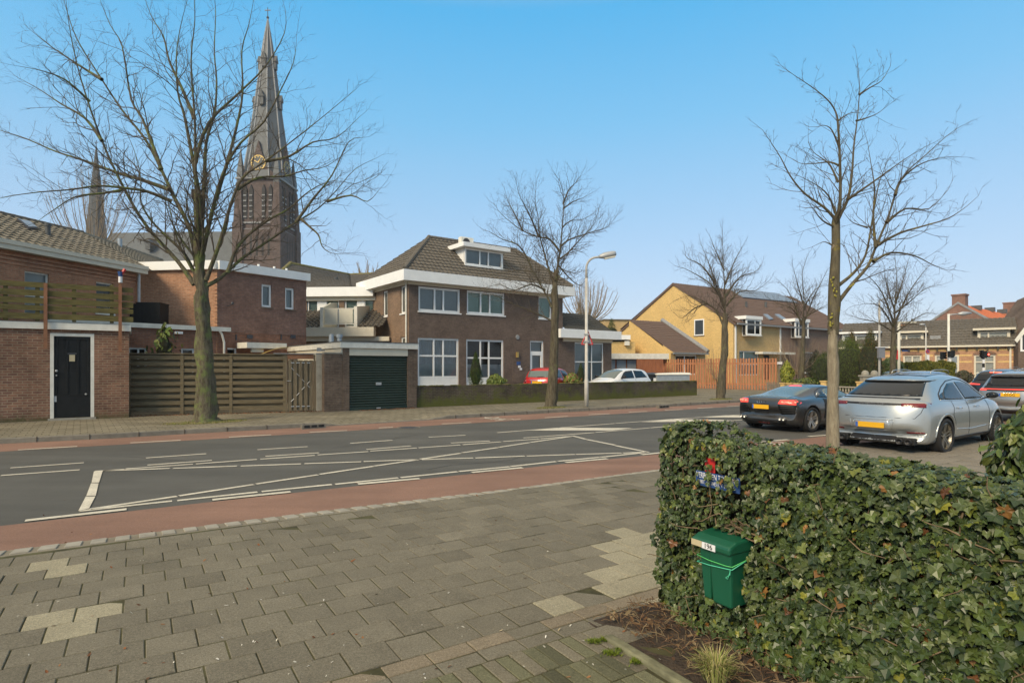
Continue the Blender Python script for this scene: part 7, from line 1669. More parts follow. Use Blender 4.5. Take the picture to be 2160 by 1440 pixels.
def interp(keys, x):
    if x <= keys[0][0]: return keys[0][1]
    for (a, va), (b, vb) in zip(keys, keys[1:]):
        if x <= b: t = (x-a)/(b-a); return va+(vb-va)*t
    return keys[-1][1]
def car(name, label, S, loc, head, scale=1.0, group='cars on the road and in front of the houses', paintm='paint_silver'):
    """S: shape dictionary; x runs from the rear bumper (0) to the front (L), y to the left, z up"""
    L_ = S['L']; o = thing(name, label, 'car', loc, head, group); o.scale = (scale,)*3
    xs = sorted(set(S['xs'])); half = []
    kr, kf = S.get('kr', .16), S.get('kf', .30)
    for i, x in enumerate(xs):
        zt = interp(S['top'], x); zb = interp(S['bot'], x); ws = interp(S['ws'], x); wt = interp(S['wt'], x); zbelt = interp(S['belt'], x)
        zsh = zbelt-.13; tall = zt > zbelt+.12
        if tall: r = [(0, zt), (wt*.55, zt-.012), (wt*.88, zt-.045), (wt, zt-.11), (ws*.90*.35+wt*.65 if False else (wt+(ws*.93-wt)*.62), zt-.11+(zbelt-zt+.11)*.62), (ws*.93, zbelt), (ws*.985, zsh)]
        else:
            w2 = ws*.93; r = [(0, zt), (w2*.5, zt-.006), (w2*.80, zt-.022), (w2*.93, zt-.05), (w2*.97, zt-.075), (w2, min(zbelt, zt-.10)), (ws*.985, min(zsh, zt-.17))]
        z6 = r[-1][1]; zlow = zb+.18
        r += [(ws, z6-(z6-zlow)*.45), (ws*.985, zlow), (ws*.95, zb+.03), (ws*.80, zb), (0, zb)]
        q = []
        for y, z in r:
            yy = y/max(ws, .01); dx = kr*yy**2.6*max(0, 1-x/.9) - kf*yy**2.6*max(0, 1-(L_-x)/1.3)
            if z < zb+.25: dx += 0
            q.append(Vector((x+dx, y, z)))
        half.append(q)
    n = len(half[0]); vs = []; m = 2*n-2
    for q in half: vs += [Vector((p.x, -p.y, p.z)) for p in q]+[Vector((p.x, p.y, p.z)) for p in q[1:-1][::-1]]
    fs = [(i*m+j, i*m+(j+1) % m, (i+1)*m+(j+1) % m, (i+1)*m+j) for i in range(len(half)-1) for j in range(m)]
    fs += [tuple(range(m))[::-1], tuple(range((len(half)-1)*m, len(half)*m))]
    me = bpy.data.meshes.new('body'); me.from_pydata(vs, [], fs); me.update()
    b = bpy.data.objects.new('body', me); C.objects.link(b)
    ss = b.modifiers.new('s', 'SUBSURF'); ss.levels = 2; ss.render_levels = 2
    cut = MB(); wr = S['wr']
    for ax in S['axles']:
        for sy in (-1, 1): cut.cyl((ax, sy*(S['W']/2-.30), wr+.0), (ax, sy*(S['W']/2+.2), wr), wr*1.13, 36)
    co_ = cut.build('cut', 'rubber'); bo = b.modifiers.new('b', 'BOOLEAN'); bo.operation = 'DIFFERENCE'; bo.object = co_; bo.solver = 'EXACT'
    bpy.context.view_layer.update(); dg = bpy.context.evaluated_depsgraph_get(); me2 = bpy.data.meshes.new_from_object(b.evaluated_get(dg))
    if len(me2.polygons) < 800:
        bo.solver = 'FAST'; bpy.context.view_layer.update(); me2 = bpy.data.meshes.new_from_object(b.evaluated_get(bpy.context.evaluated_depsgraph_get()))
    bpy.data.objects.remove(co_); bpy.data.objects.remove(b); me2.name = 'body'; print('CARBODY', name, len(me2.polygons))
    me2.materials.clear()
    for mt in (paintm, 'car_trim'): me2.materials.append(MATS[mt])
    for p in me2.polygons:
        c = p.center; low = c.z < interp(S['bot'], c.x)+S.get('sill', .09); well = any((c.x-ax)**2+(c.z-wr)**2 < (wr*1.14)**2 for ax in S['axles']) and abs(p.normal.y) < .9 and abs(c.y) > S['W']/2-.31
        p.material_index = 1 if (low or well or abs(c.y) < S['W']/2-.29 and c.z < .62 and c.x > .9 and c.x < L_-.9) else 0; p.use_smooth = not well
    body = bpy.data.objects.new('body', me2); C.objects.link(body); body.parent = o
    bv = BVHTree.FromPolygons([v.co for v in me2.vertices], [tuple(p.vertices) for p in me2.polygons])
    def patch(nm, poly, axis, mat, off=.006, par=None, fine=.07, th=.012, lab=None):
        """thin panel that follows the body shell; poly in (a, z)"""
        bm = bmesh.new(); D = {'y-': Vector((0, 1, 0)), 'y+': Vector((0, -1, 0)), 'x-': Vector((1, 0, 0)), 'x+': Vector((-1, 0, 0)), 'z': Vector((0, 0, -1))}[axis]
        def mk(a, z): return {'y-': Vector((a, -3, z)), 'y+': Vector((a, 3, z)), 'x-': Vector((-3, a, z)), 'x+': Vector((L_+3, a, z)), 'z': Vector((a, z, 4))}[axis]
        f_ = bm.faces.new([bm.verts.new(mk(*p)) for p in poly]); bmesh.ops.triangulate(bm, faces=[f_])
        for _ in range(6):
            ed = [e for e in bm.edges if e.calc_length() > fine]
            if not ed: break
            bmesh.ops.subdivide_edges(bm, edges=ed, cuts=1); bmesh.ops.triangulate(bm, faces=bm.faces[:])
        last = None
        for v in bm.verts:
            h = bv.ray_cast(v.co, D)
            if h[0] is None: q = bv.find_nearest(v.co+D*(3 if axis != 'z' else 2.5)); v.co = q[0]-D*off
            else: v.co = h[0]-D*off
        bm.normal_update()
        out = [f for f in bm.faces]; 
        if sum((f.normal.dot(-D) for f in out)) < 0: bmesh.ops.reverse_faces(bm, faces=out)
        ex = bmesh.ops.extrude_face_region(bm, geom=[e for e in bm.edges if len(e.link_faces) == 1])
        bmesh.ops.translate(bm, verts=[g for g in ex['geom'] if isinstance(g, bmesh.types.BMVert)], vec=D*(th+off))
        me = bpy.data.meshes.new(nm); bm.to_mesh(me); bm.free(); me.materials.append(MATS[mat])
        for p in me.polygons: p.use_smooth = True
        ob = bpy.data.objects.new(nm, me); C.objects.link(ob); ob.parent = par or o; return ob
    # wheels
    first = None
    for ax in S['axles']:
        for sy in (-1, 1):
            M = Matrix.Translation((ax, sy*(S['W']/2-.135), wr)) @ Matrix.Rotation(R(90)*-sy, 4, 'X') @ Matrix.Rotation(0, 4, 'Z')
            # local +z points outwards
            if sy < 0: M = Matrix.Translation((ax, -(S['W']/2-.135), wr)) @ Matrix.Rotation(R(90), 4, 'X')
            mb = MB(); w2 = .125; rr_ = wr*S.get('rim', .72)
            mb.lathe([(rr_, -w2), (wr*.95, -w2), (wr, -w2*.7), (wr, w2*.6), (wr*.965, w2*.93), (wr*.86, w2), (rr_, w2*.9), (rr_*.97, w2*.2), (rr_*.97, -w2)], M, 40)
            wh = mb.build('wheel', 'rubber', o, smooth=True)
            mb = MB(); mb.lathe([(rr_*.97, -.02), (rr_*.98, w2*.80), (rr_*.93, w2*.84), (rr_*.90, w2*.5), (rr_*.88, -.02)], M, 40)
            ns = S.get('spokes', 5)
            for j in range(ns):
                for da in (-.13, .13):
                    A = M @ Matrix.Rotation(2*math.pi*j/ns+.3, 4, 'Z'); a0, a1 = da*.45, da*1.15
                    p = [(rr_*.10*math.cos(a0)-0, rr_*.16*math.copysign(1, da)*.5), (rr_*.92*math.cos(a1), rr_*.92*math.sin(a1))]
                    dx, dy = p[1][0]-p[0][0], p[1][1]-p[0][1]; l = math.hypot(dx, dy); nx, ny = -dy/l*.016, dx/l*.016
                    z0, z1 = w2*.55, w2*.78
                    mb.hexa([A @ Vector(v) for v in ((p[0][0]-nx,p[0][1]-ny,z0-.03),(p[1][0]-nx,p[1][1]-ny,z1-.03),(p[1][0]+nx,p[1][1]+ny,z1-.03),(p[0][0]+nx,p[0][1]+ny,z0-.03),(p[0][0]-nx,p[0][1]-ny,z0),(p[1][0]-nx,p[1][1]-ny,z1),(p[1][0]+nx,p[1][1]+ny,z1),(p[0][0]+nx,p[0][1]+ny,z0))])
            mb.lathe([(0, w2*.62), (rr_*.17, w2*.58), (rr_*.2, w2*.3)], M, 16); mb.build('rim', S.get('rimmat', 'alloy'), wh, smooth=False)
            mb = MB(); mb.lathe([(0, -.01), (rr_*.72, -.01), (rr_*.72, -.03)], M, 30); mb.build('brake_disc', 'alloy_dark', wh)
            mb = MB(); mb.lathe([(0, -.10), (wr*1.1, -.10)], M, 30)
            mb.build('wheel_arch_liner', 'ink', o)
    def plate(y, z, txt=None, w_=.52, h_=.11, front=False):
        D = Vector((1, 0, 0)) if not front else Vector((-1, 0, 0)); h = bv.ray_cast(Vector((-3 if not front else L_+3, y, z)), D); x = h[0].x if h[0] else 0; s = -1 if not front else 1
        mb = MB(); x0, x1 = sorted((x+s*.028, x+s*.004)); mb.box(x0, x1, y-w_/2, y+w_/2, z-h_/2, z+h_/2); pl = mb.build('number_plate', 'plate_yellow', o, bevel=.003)
        mb = MB(); x0, x1 = sorted((x+s*.030, x+s*.02)); ya, yb_ = (y+w_/2-.045, y+w_/2) if not front else (y-w_/2, y-w_/2+.045); mb.box(x0, x1, ya, yb_, z-h_/2+.004, z+h_/2-.004); mb.build('plate_band', 'plate_blue', pl)
        if txt: text(txt, .105, (x+s*.031, y-.01, z-.004), R(-90), 'ink', 'lettering', pl, sx=.92)
        return pl
    def mirror(x, z, mat):
        for sy in (-1, 1):
            mb = MB(); y = sy*(S['W']/2*.93); mb.ball((x, y+sy*.13, z+.05), .085, .115, .075, 12); mi = mb.build('mirror', mat, o, smooth=True)
            mb = MB(); mb.hexa([(x-.03,y-sy*.04,z-.05),(x+.05,y-sy*.04,z-.05),(x+.05,y+sy*.10,z-.01),(x-.03,y+sy*.10,z-.01),(x-.03,y-sy*.04,z-.02),(x+.05,y-sy*.04,z-.02),(x+.05,y+sy*.10,z+.03),(x-.03,y+sy*.10,z+.03)]); mb.build('mirror_foot', 'car_trim', mi)
            mb = MB(); mb.ball((x-.07, y+sy*.13, z+.05), .02, .095, .06, 10); mb.build('mirror_glass', 'car_glass', mi, smooth=True)
    def line(pts, axis, nm='panel_gap', r=.005, mat='ink', off=0):
        D = {'y-': Vector((0, 1, 0)), 'x-': Vector((1, 0, 0)), 'z': Vector((0, 0, -1)), 'y+': Vector((0, -1, 0))}[axis]; q = []
        P_ = []
        for (a, b_) in zip(pts, pts[1:]):
            for k in range(6): P_.append((a[0]+(b_[0]-a[0])*k/6, a[1]+(b_[1]-a[1])*k/6))
        P_.append(pts[-1])
        for a, z in P_:
            s = {'y-': Vector((a, -3, z)), 'y+': Vector((a, 3, z)), 'x-': Vector((-3, a, z)), 'z': Vector((a, z, 4))}[axis]; h = bv.ray_cast(s, D)
            if h[0]: q.append(h[0]-D*off)
        if len(q) > 1: mb = MB(); mb.tube(q, r, 5, True); return mb.build(nm, mat, o, smooth=True)
    return o, body, patch, plate, mirror, line, bv
def mirrored(poly): return [(-a, z) for a, z in poly][::-1]

# ---- silver coupe SUV
W_ = .99
simple('alloy_bronze', (.26, .245, .21), rough=.35, metal=.8, var=.06)
SUVC = dict(rimmat='alloy_bronze', L=4.93, W=1.98, wr=.375, axles=(1.02, 3.92), rim=.76, spokes=5, kr=.30, kf=.42, sill=.02,
  xs=[0,.02,.05,.09,.14,.20,.26,.34,.5,.7,.95,1.15,1.35,1.7,2.1,2.5,2.9,3.15,3.4,3.65,3.85,4.05,4.35,4.6,4.78,4.88,4.93],
  top=[(0,.50),(.015,.66),(.04,.82),(.09,1.00),(.14,1.10),(.20,1.145),(.26,1.16),(.34,1.20),(.5,1.285),(.7,1.385),(.95,1.50),(1.15,1.575),(1.35,1.61),(1.7,1.65),(2.1,1.668),(2.5,1.66),(2.9,1.62),(3.15,1.54),(3.4,1.42),(3.65,1.27),(3.85,1.16),(4.05,1.10),(4.35,1.03),(4.6,.95),(4.78,.84),(4.88,.72),(4.93,.60)],
  bot=[(0,.30),(.05,.25),(.2,.22),(1,.22),(4,.22),(4.7,.25),(4.93,.36)],
  ws=[(0,.88),(.09,.935),(.26,.955),(.5,.965),(1.0,.985),(1.5,.975),(2.5,.955),(3.4,.965),(3.95,.98),(4.4,.955),(4.7,.91),(4.93,.82)],
  wt=[(0,.80),(.26,.72),(.5,.70),(.95,.635),(1.35,.63),(2.1,.645),(2.9,.64),(3.4,.70),(3.85,.76),(4.9,.7)],
  belt=[(0,1.02),(.5,1.08),(1.0,1.085),(2,1.07),(3,1.05),(3.85,1.03),(4.4,.95),(4.93,.7)])
hd = R(35.0); sc = 1.02
c_ = G(1984, 957); rel = Matrix.Rotation(hd, 3, 'Z') @ Vector((1.02*sc, -.86*sc, 0)); loc = Vector((c_.x, c_.y, 0))-rel
o, body, patch, plate, mirror, line, bv = car('silver_car', 'silver coupe style SUV seen from behind on the right, dark rear window and light bar', SUVC, loc, hd, sc, paintm='paint_silver'); o.scale = (sc, sc, sc*.945)
rw_poly = [(-.70,1.20),(.70,1.20),(.585,1.485),(.3,1.515),(-.3,1.515),(-.585,1.485)]
patch('rear_window', rw_poly, 'x-', 'car_glass', .006)
sp_ = patch('roof_spoiler', [(-.62,1.515),(.62,1.515),(.60,1.575),(.3,1.60),(-.3,1.60),(-.60,1.575)], 'x-', 'paint_silver', .09, th=.10)
patch('spoiler_underside', [(-.61,1.492),(.61,1.492),(.61,1.515),(-.61,1.515)], 'x-', 'ink', .05, th=.05)
line([(-.70,1.155),(-.35,1.165),(.35,1.165),(.70,1.155)], 'x-', 'lip_spoiler', .014, 'car_trim', .012)
patch('light_bar', [(-.60,1.02),(.60,1.02),(.60,1.062),(-.60,1.062)], 'x-', 'car_trim', .006)
for s in (1, -1):
    p1 = [(.50,1.005),(.86,.985),(.93,1.03),(.93,1.075),(.50,1.068)]; patch('tail_light', p1 if s > 0 else mirrored(p1), 'x-', 'lamp_dark', .010)
    p2 = [(.56,1.03),(.86,1.02),(.86,1.03),(.56,1.04)]; patch('light_strip', p2 if s > 0 else mirrored(p2), 'x-', 'lamp_dark', .016)
    p3 = [(.58,.455),(.86,.465),(.86,.49),(.58,.485)]; patch('reflector', p3 if s > 0 else mirrored(p3), 'x-', 'lamp_dark', .006)
    mb = MB()
    for dy in (-.075, .075): M = Matrix.Translation((.10, s*.60+dy, .300)) @ Matrix.Rotation(R(-90), 4, 'Y'); mb.lathe([(.035, -.02), (.05, .0), (.062, .10), (.052, .11), (.045, .05), (0, .05)], M, 18)
    mb.build('exhaust', 'car_trim', o, smooth=True)
    mb = MB(); mb.box(.06, .2, s*.60-.17, s*.60+.17, .235, .37); mb.build('exhaust_recess', 'ink', o, bevel=.02)
text('PORSCHE', .052, (-.002+bv.ray_cast(Vector((-3, 0, 1.041)), Vector((1, 0, 0)))[0].x-.020, 0, 1.041), R(-90), 'chrome', 'lettering', o, ext=.002, sx=2.1)
patch('plate_recess', [(-.36,.50),(.36,.50),(.33,.70),(-.33,.70)], 'x-', 'paint_silver', .002, th=.004)
line([(-.40,.72),(.40,.72),(.37,.495),(-.37,.495),(-.40,.72)], 'x-', 'recess_edge', .010, 'paint_silver', .0)
plate(0.0, .60)
line([(-.83,.99),(-.80,.88),(-.72,.765),(.72,.765),(.80,.88),(.83,.99)], 'x-'); line([(-.9,.40),(-.5,.42),(.5,.42),(.9,.40)], 'x-', 'bumper_crease', .010, 'paint_silver')
patch('diffuser', [(-.46,.265),(.46,.265),(.40,.385),(-.40,.385)], 'x-', 'car_trim', .006)
for ax_, s in (('y-', 1), ('y+', -1)):
    patch('rear_side_window', [(1.18,1.13),(1.42,1.115),(2.20,1.105),(2.16,1.47),(1.82,1.45),(1.46,1.32),(1.27,1.22)], ax_, 'car_glass', .006)
    patch('front_side_window', [(2.26,1.105),(3.30,1.10),(3.10,1.28),(2.86,1.42),(2.55,1.485),(2.22,1.475)], ax_, 'car_glass', .006)
    patch('quarter_window', [(.98,1.14),(1.15,1.13),(1.24,1.21),(1.36,1.28),(1.14,1.23),(1.02,1.18)], ax_, 'car_glass', .006)
    line([(.95,1.13),(1.1,1.24),(1.45,1.38),(1.85,1.50),(2.3,1.535),(2.7,1.515),(2.95,1.44),(3.2,1.27),(3.38,1.12)], ax_, 'window_trim', .012, 'car_trim')
    line([(.95,1.12),(1.4,1.095),(2.2,1.085),(3.38,1.085)], ax_, 'belt_trim', .010, 'chrome')
    line([(1.42,1.08),(1.44,.95),(1.36,.80),(1.46,.66),(1.52,.36)], ax_); line([(2.23,1.08),(2.25,.9),(2.26,.36)], ax_); line([(3.36,1.06),(3.42,.8),(3.40,.36)], ax_)
    for hx in (1.62, 2.62): patch('door_handle', [(hx,.925),(hx+.20,.925),(hx+.20,.955),(hx,.955)], ax_, 'chrome', .03, th=.03)
    line([(1.55,.50),(2.4,.46),(3.3,.49)], ax_, 'sill_crease', .012, 'paint_silver'); patch('sill', [(1.47,.26),(3.42,.26),(3.42,.33),(1.47,.33)], ax_, 'car_trim', .008)
    for ax in SUVC['axles']: line([(ax+.46*math.cos(t), .375+.46*math.sin(t)) for t in [i*math.pi/12 for i in range(0, 13)]], ax_, 'wheel_arch', .017, 'paint_silver')
patch('windscreen', [(3.10,-.58),(3.74,-.70),(3.80,0),(3.74,.70),(3.10,.58),(3.06,0)], 'z', 'car_glass', .006); patch('glass_roof', [(1.45,-.45),(2.85,-.47),(2.85,.47),(1.45,.45)], 'z', 'car_glass', .004)
mirror(3.25, 1.12, 'car_glass')

# ---- dark sports coupe
SPT = dict(L=4.43, W=1.93, wr=.335, axles=(.88, 3.53), rim=.76, spokes=5, kr=.26, kf=.5, sill=.07,
  xs=[0,.02,.05,.09,.15,.25,.4,.6,.85,1.1,1.4,1.7,2.0,2.3,2.6,2.9,3.2,3.45,3.7,4.0,4.25,4.38,4.43],
  top=[(0,.62),(.02,.74),(.05,.83),(.09,.885),(.15,.91),(.25,.93),(.4,.955),(.6,.99),(.85,1.045),(1.1,1.11),(1.4,1.18),(1.7,1.23),(2.0,1.25),(2.3,1.245),(2.6,1.20),(2.9,1.09),(3.2,.955),(3.45,.87),(3.7,.82),(4.0,.72),(4.25,.60),(4.38,.48),(4.43,.40)],
  bot=[(0,.34),(.05,.26),(.2,.15),(1,.12),(4,.12),(4.43,.2)],
  ws=[(0,.88),(.1,.92),(.5,.955),(.9,.965),(1.4,.945),(2.2,.90),(2.9,.915),(3.5,.95),(4.0,.91),(4.43,.72)],
  wt=[(0,.80),(.4,.70),(.85,.62),(1.4,.56),(2.0,.56),(2.6,.60),(3.2,.72),(4.4,.6)],
  belt=[(0,.84),(.9,.88),(1.6,.86),(2.6,.82),(3.3,.82),(4,.66),(4.43,.45)])
hd = R(31); sc = 1.0; c_ = G(1706, 910.5); rel = Matrix.Rotation(hd, 3, 'Z') @ Vector((.88*sc, -.83*sc, 0)); loc = Vector((c_.x, c_.y, 0))-rel
o, body, patch, plate, mirror, line, bv = car('sports_car', 'dark graphite low sports coupe with lit red brake lights behind the bare trunk', SPT, loc, hd, sc, paintm='paint_graphite')
patch('rear_window', [(.30,-.60),(1.50,-.50),(1.52,0),(1.50,.50),(.30,.60),(.28,0)], 'z', 'car_glass_pale', .006)
patch('engine_cover', [(.16,-.66),(.28,-.64),(.26,0),(.28,.64),(.16,.66)], 'z', 'paint_graphite', .004)
patch('brake_light', [(1.50,-.17),(1.60,-.17),(1.60,.17),(1.50,.17)], 'z', 'lamp_lit', .012, th=.02)
for s in (1, -1):
    a = [(.46,.76),(.86,.74),(.92,.80),(.92,.865),(.50,.862)]; patch('tail_light', a if s > 0 else mirrored(a), 'x-', 'lamp_lit', .010)
    for y in (.56, .70, .83): mb = MB(); h = bv.ray_cast(Vector((-3, s*y, .81)), Vector((1, 0, 0))); mb.ball((h[0].x-.012, s*y, .81), .008, .04, .022, 8); mb.build('light_spot', 'lamp_bright', o)
    a = [(.48,.47),(.84,.49),(.88,.735),(.47,.745)]; g_ = patch('grille', a if s > 0 else mirrored(a), 'x-', 'ink', .008)
    for k in range(5): z = .51+.045*k; line([(s*.50,z),(s*.85,z+.005)], 'x-', 'grille_bar', .007, 'car_trim', .014)
    mb = MB()
    for dy in (-.055, .055): M = Matrix.Translation((.10, s*.60+dy, .36)) @ Matrix.Rotation(R(-90), 4, 'Y'); mb.lathe([(.03, -.02), (.042, .07), (.036, .08), (.03, .03), (0, .03)], M, 16)
    mb.build('exhaust', 'alloy', o, smooth=True)
patch('fog_light', [(-.17,.20),(.17,.20),(.17,.235),(-.17,.235)], 'x-', 'lamp_dark', .006); patch('diffuser', [(-.7,.17),(.7,.17),(.66,.27),(-.66,.27)], 'x-', 'ink', .004)
plate(0.02, .66, w_=.50)
mb = MB()
for k in range(4): h = bv.ray_cast(Vector((-3, -.105+.07*k, .80)), Vector((1, 0, 0))); M = Matrix.Translation((h[0].x-.006, -.105+.07*k, .80)) @ Matrix.Rotation(R(90), 4, 'Y'); mb.lathe([(.036, 0), (.046, .004), (.046, -.004), (.036, 0)], M, 18)
mb.build('ring_emblem', 'chrome', o)
line([(-.80,.745),(-.4,.73),(.4,.73),(.80,.745)], 'x-', 'bumper_gap', .006)
for ax_ in ('y-', 'y+'):
    patch('side_window', [(1.86,.90),(3.02,.88),(2.72,1.05),(2.4,1.13),(2.0,1.13),(1.84,1.08)], ax_, 'car_glass_pale', .006); patch('quarter_window', [(1.30,.915),(1.80,.90),(1.78,1.07),(1.55,1.03)], ax_, 'car_glass', .006)
    patch('side_blade', [(1.42,.36),(1.66,.34),(1.76,.60),(1.70,.86),(1.50,.88),(1.46,.6)], ax_, 'ink', .008); line([(1.80,.86),(1.82,.6),(1.72,.24)], ax_); line([(2.95,.86),(3.0,.6),(2.98,.24)], ax_)
    line([(1.25,.90),(1.5,1.06),(1.85,1.16),(2.3,1.175),(2.7,1.09),(3.1,.89)], ax_, 'window_trim', .010, 'car_trim')
    mb = MB(); sy = -1 if ax_ == 'y-' else 1; h = bv.ray_cast(Vector((1.47, sy*3, .975)), Vector((0, -sy, 0))); M = Matrix.Translation((1.47, h[0].y+sy*.012, .975)) @ Matrix.Rotation(R(90 if sy < 0 else -90), 4, 'X'); mb.lathe([(0, .004), (.07, .004), (.075, -.01)], M, 20); mb.build('fuel_cap', 'alloy', o)
patch('windscreen', [(2.55,-.54),(3.18,-.66),(3.26,0),(3.18,.66),(2.55,.54),(2.50,0)], 'z', 'car_glass', .006)
mirror(2.85, .93, 'paint_graphite')

# ---- other SUVs in the queue
def suv_shape(Hh, L_=4.9, W=1.94, rear=.34, rim=.72):
    k = Hh/1.68
    return dict(L=L_, W=W, wr=.37, axles=(.98, L_-1.0), rim=rim, spokes=5, kr=.22, kf=.4,
      xs=[0,.02,.05,.09,.14,.2,.27,.36,.46,.6,.9,1.4,2.0,2.6,3.0,3.25,3.5,3.75,3.95,4.3,4.6,L_-.1,L_],
      top=[(0,.62*k),(.02,.80*k),(.05,.95*k),(.09,1.06*k),(.14,1.14*k),(.2,1.24*k),(.27,1.36*k),(.36,1.49*k),(.46,1.58*k),(.6,1.615*k),(.9,1.645*k),(1.4,1.675*k),(2.0,1.68*k),(2.6,1.655*k),(3.0,1.58*k),(3.25,1.48*k),(3.5,1.33*k),(3.75,1.18*k),(3.95,1.12*k),(4.3,1.04*k),(4.6,.93*k),(L_-.1,.78*k),(L_,.6*k)],
      bot=[(0,.40),(.05,.34),(.2,.27),(1,.24),(L_-.5,.24),(L_,.36)], ws=[(0,.87),(.1,.92),(.5,.95),(1.0,.965),(2.5,.945),(3.9,.965),(4.5,.93),(L_,.8)],
      wt=[(0,.80),(.2,.74),(.46,.64),(1.0,.64),(2.2,.65),(3.0,.64),(3.5,.72),(L_,.7)], belt=[(0,1.02*k),(1,1.06*k),(3,1.03*k),(3.9,1.02*k),(4.4,.92*k),(L_,.7*k)])
def suv_detail(S, o, patch, line, k, ptrim='car_trim', rails=True, wig=True):
    patch('rear_window', [(-.66,1.17*k),(.66,1.17*k),(.60,1.45*k),(.3,1.475*k),(-.3,1.475*k),(-.60,1.45*k)], 'x-', 'car_glass', .008)
    for ax_ in ('y-', 'y+'):
        patch('rear_side_window', [(.55,1.13*k),(2.05,1.11*k),(2.02,1.49*k),(.9,1.48*k),(.62,1.36*k)], ax_, 'car_glass', .006); patch('front_side_window', [(2.12,1.11*k),(3.28,1.10*k),(2.95,1.38*k),(2.7,1.47*k),(2.1,1.49*k)], ax_, 'car_glass', .006)
        line([(.55,1.09*k),(2.0,1.075*k),(3.3,1.065*k)], ax_, 'belt_trim', .010, 'chrome'); line([(2.08,1.07*k),(2.1,.4)], ax_)
        patch('sill', [(1.45,.26),(S['L']-1.45,.26),(S['L']-1.45,.34),(1.45,.34)], ax_, ptrim, .008)
    patch('windscreen', [(3.05,-.58),(3.70,-.68),(3.76,0),(3.70,.68),(3.05,.58)], 'z', 'car_glass', .006)
    if rails:
        for s in (-1, 1): mb = MB(); zt = 1.66*k; mb.tube([(.75,s*.63,zt-.07),(.85,s*.63,zt+.01),(1.2,s*.64,zt+.045),(2.2,s*.64,zt+.05),(2.7,s*.63,zt+.01),(2.82,s*.62,zt-.07)], .018, 6, True); mb.build('roof_rail', 'alloy', o, smooth=True)
def place(px, Y, hd): p = P(px, HZ, Y); return Vector((p.x, p.y, 0))
S = suv_shape(1.63, 4.92, 1.94); k = 1.63/1.68; hd = R(33)
o, body, patch, plate, mirror, line, bv = car('grey_car', 'pale grey and black SUV with full width red light strip, cut by right edge', S, place(2128, 18.2, hd), hd, 1.0, paintm='paint_grey')
suv_detail(S, o, patch, line, k, rails=True)
patch('tailgate_panel', [(-.72,.985),(.72,.985),(.70,1.14),(-.70,1.14)], 'x-', 'car_trim', .006); patch('light_strip', [(-.80,1.03),(.80,1.03),(.80,1.052),(-.80,1.052)], 'x-', 'lamp_lit', .016)
for s in (1, -1): a = [(.62,.99),(.90,1.0),(.90,1.05),(.62,1.03)]; patch('tail_light', a if s > 0 else mirrored(a), 'x-', 'lamp_lit', .018)
patch('roof_spoiler', [(-.62,1.475*k),(.62,1.475*k),(.60,1.56*k),(-.60,1.56*k)], 'x-', 'paint_black', .08, th=.09)
for s in (1, -1): a = [(.52,1.20),(.64,1.18),(.58,1.42),(.52,1.42)]; patch('window_blade', a if s > 0 else mirrored(a), 'x-', 'paint_black', .012)
plate(0.0, .87, '63-DG'); mb = MB()
for q in range(4): h = bv.ray_cast(Vector((-3, -.105+.07*q, .955)), Vector((1, 0, 0))); M = Matrix.Translation((h[0].x-.02, -.105+.07*q, .955)) @ Matrix.Rotation(R(90), 4, 'Y'); mb.lathe([(.038, 0), (.048, .004), (.048, -.004), (.038, 0)], M, 18)
mb.build('ring_emblem', 'chrome', o); line([(-.0,1.20*k),(-.4,1.22*k)], 'x-', 'wiper', .014, 'ink', .02); mirror(3.15, 1.06, 'paint_grey')
S = suv_shape(1.66, 4.7, 1.93); k = 1.66/1.68; hd = R(35)
o, body, patch, plate, mirror, line, bv = car('dark_car', 'dark SUV with lit third brake light and chrome lettering ahead of the silver car', S, place(2093, 24.5, hd), hd, 1.0, paintm='paint_black')
suv_detail(S, o, patch, line, k, rails=False); patch('brake_light', [(-.20,1.50),(.20,1.50),(.20,1.53),(-.20,1.53)], 'x-', 'lamp_bright', .03)
for s in (1, -1): a = [(.45,.98),(.88,.98),(.88,1.05),(.45,1.02)]; patch('tail_light', a if s > 0 else mirrored(a), 'x-', 'lamp_lit', .010)
text('PORSCHE', .06, (bv.ray_cast(Vector((-3, 0, 1.0)), Vector((1, 0, 0)))[0].x-.012, 0, 1.0), R(-90), 'chrome', 'lettering', o, ext=.002, sx=1.8); plate(0, .8)
S = suv_shape(1.60, 4.8, 1.86); hd = R(38)
o, body, patch, plate, mirror, line, bv = car('grey_car', 'grey estate car with silver roof rails, mostly hidden behind the silver SUV', S, place(1905, 21.5, hd), hd, 1.0, paintm='paint_blue')
suv_detail(S, o, patch, line, 1.60/1.68); patch('brake_light', [(-.2,1.42),(.2,1.42),(.2,1.45),(-.2,1.45)], 'x-', 'lamp_dark', .03); plate(0, .8)
S = suv_shape(1.68, 4.7, 1.9); hd = R(36)
o, body, patch, plate, mirror, line, bv = car('dark_car', 'farthest dark car of the queue at the right edge with roof rails and brake light', S, place(2150, 34, hd), hd, 1.0, paintm='paint_black')
suv_detail(S, o, patch, line, 1); patch('brake_light', [(-.3,1.50),(.3,1.50),(.3,1.54),(-.3,1.54)], 'x-', 'lamp_bright', .03); plate(0, .8)

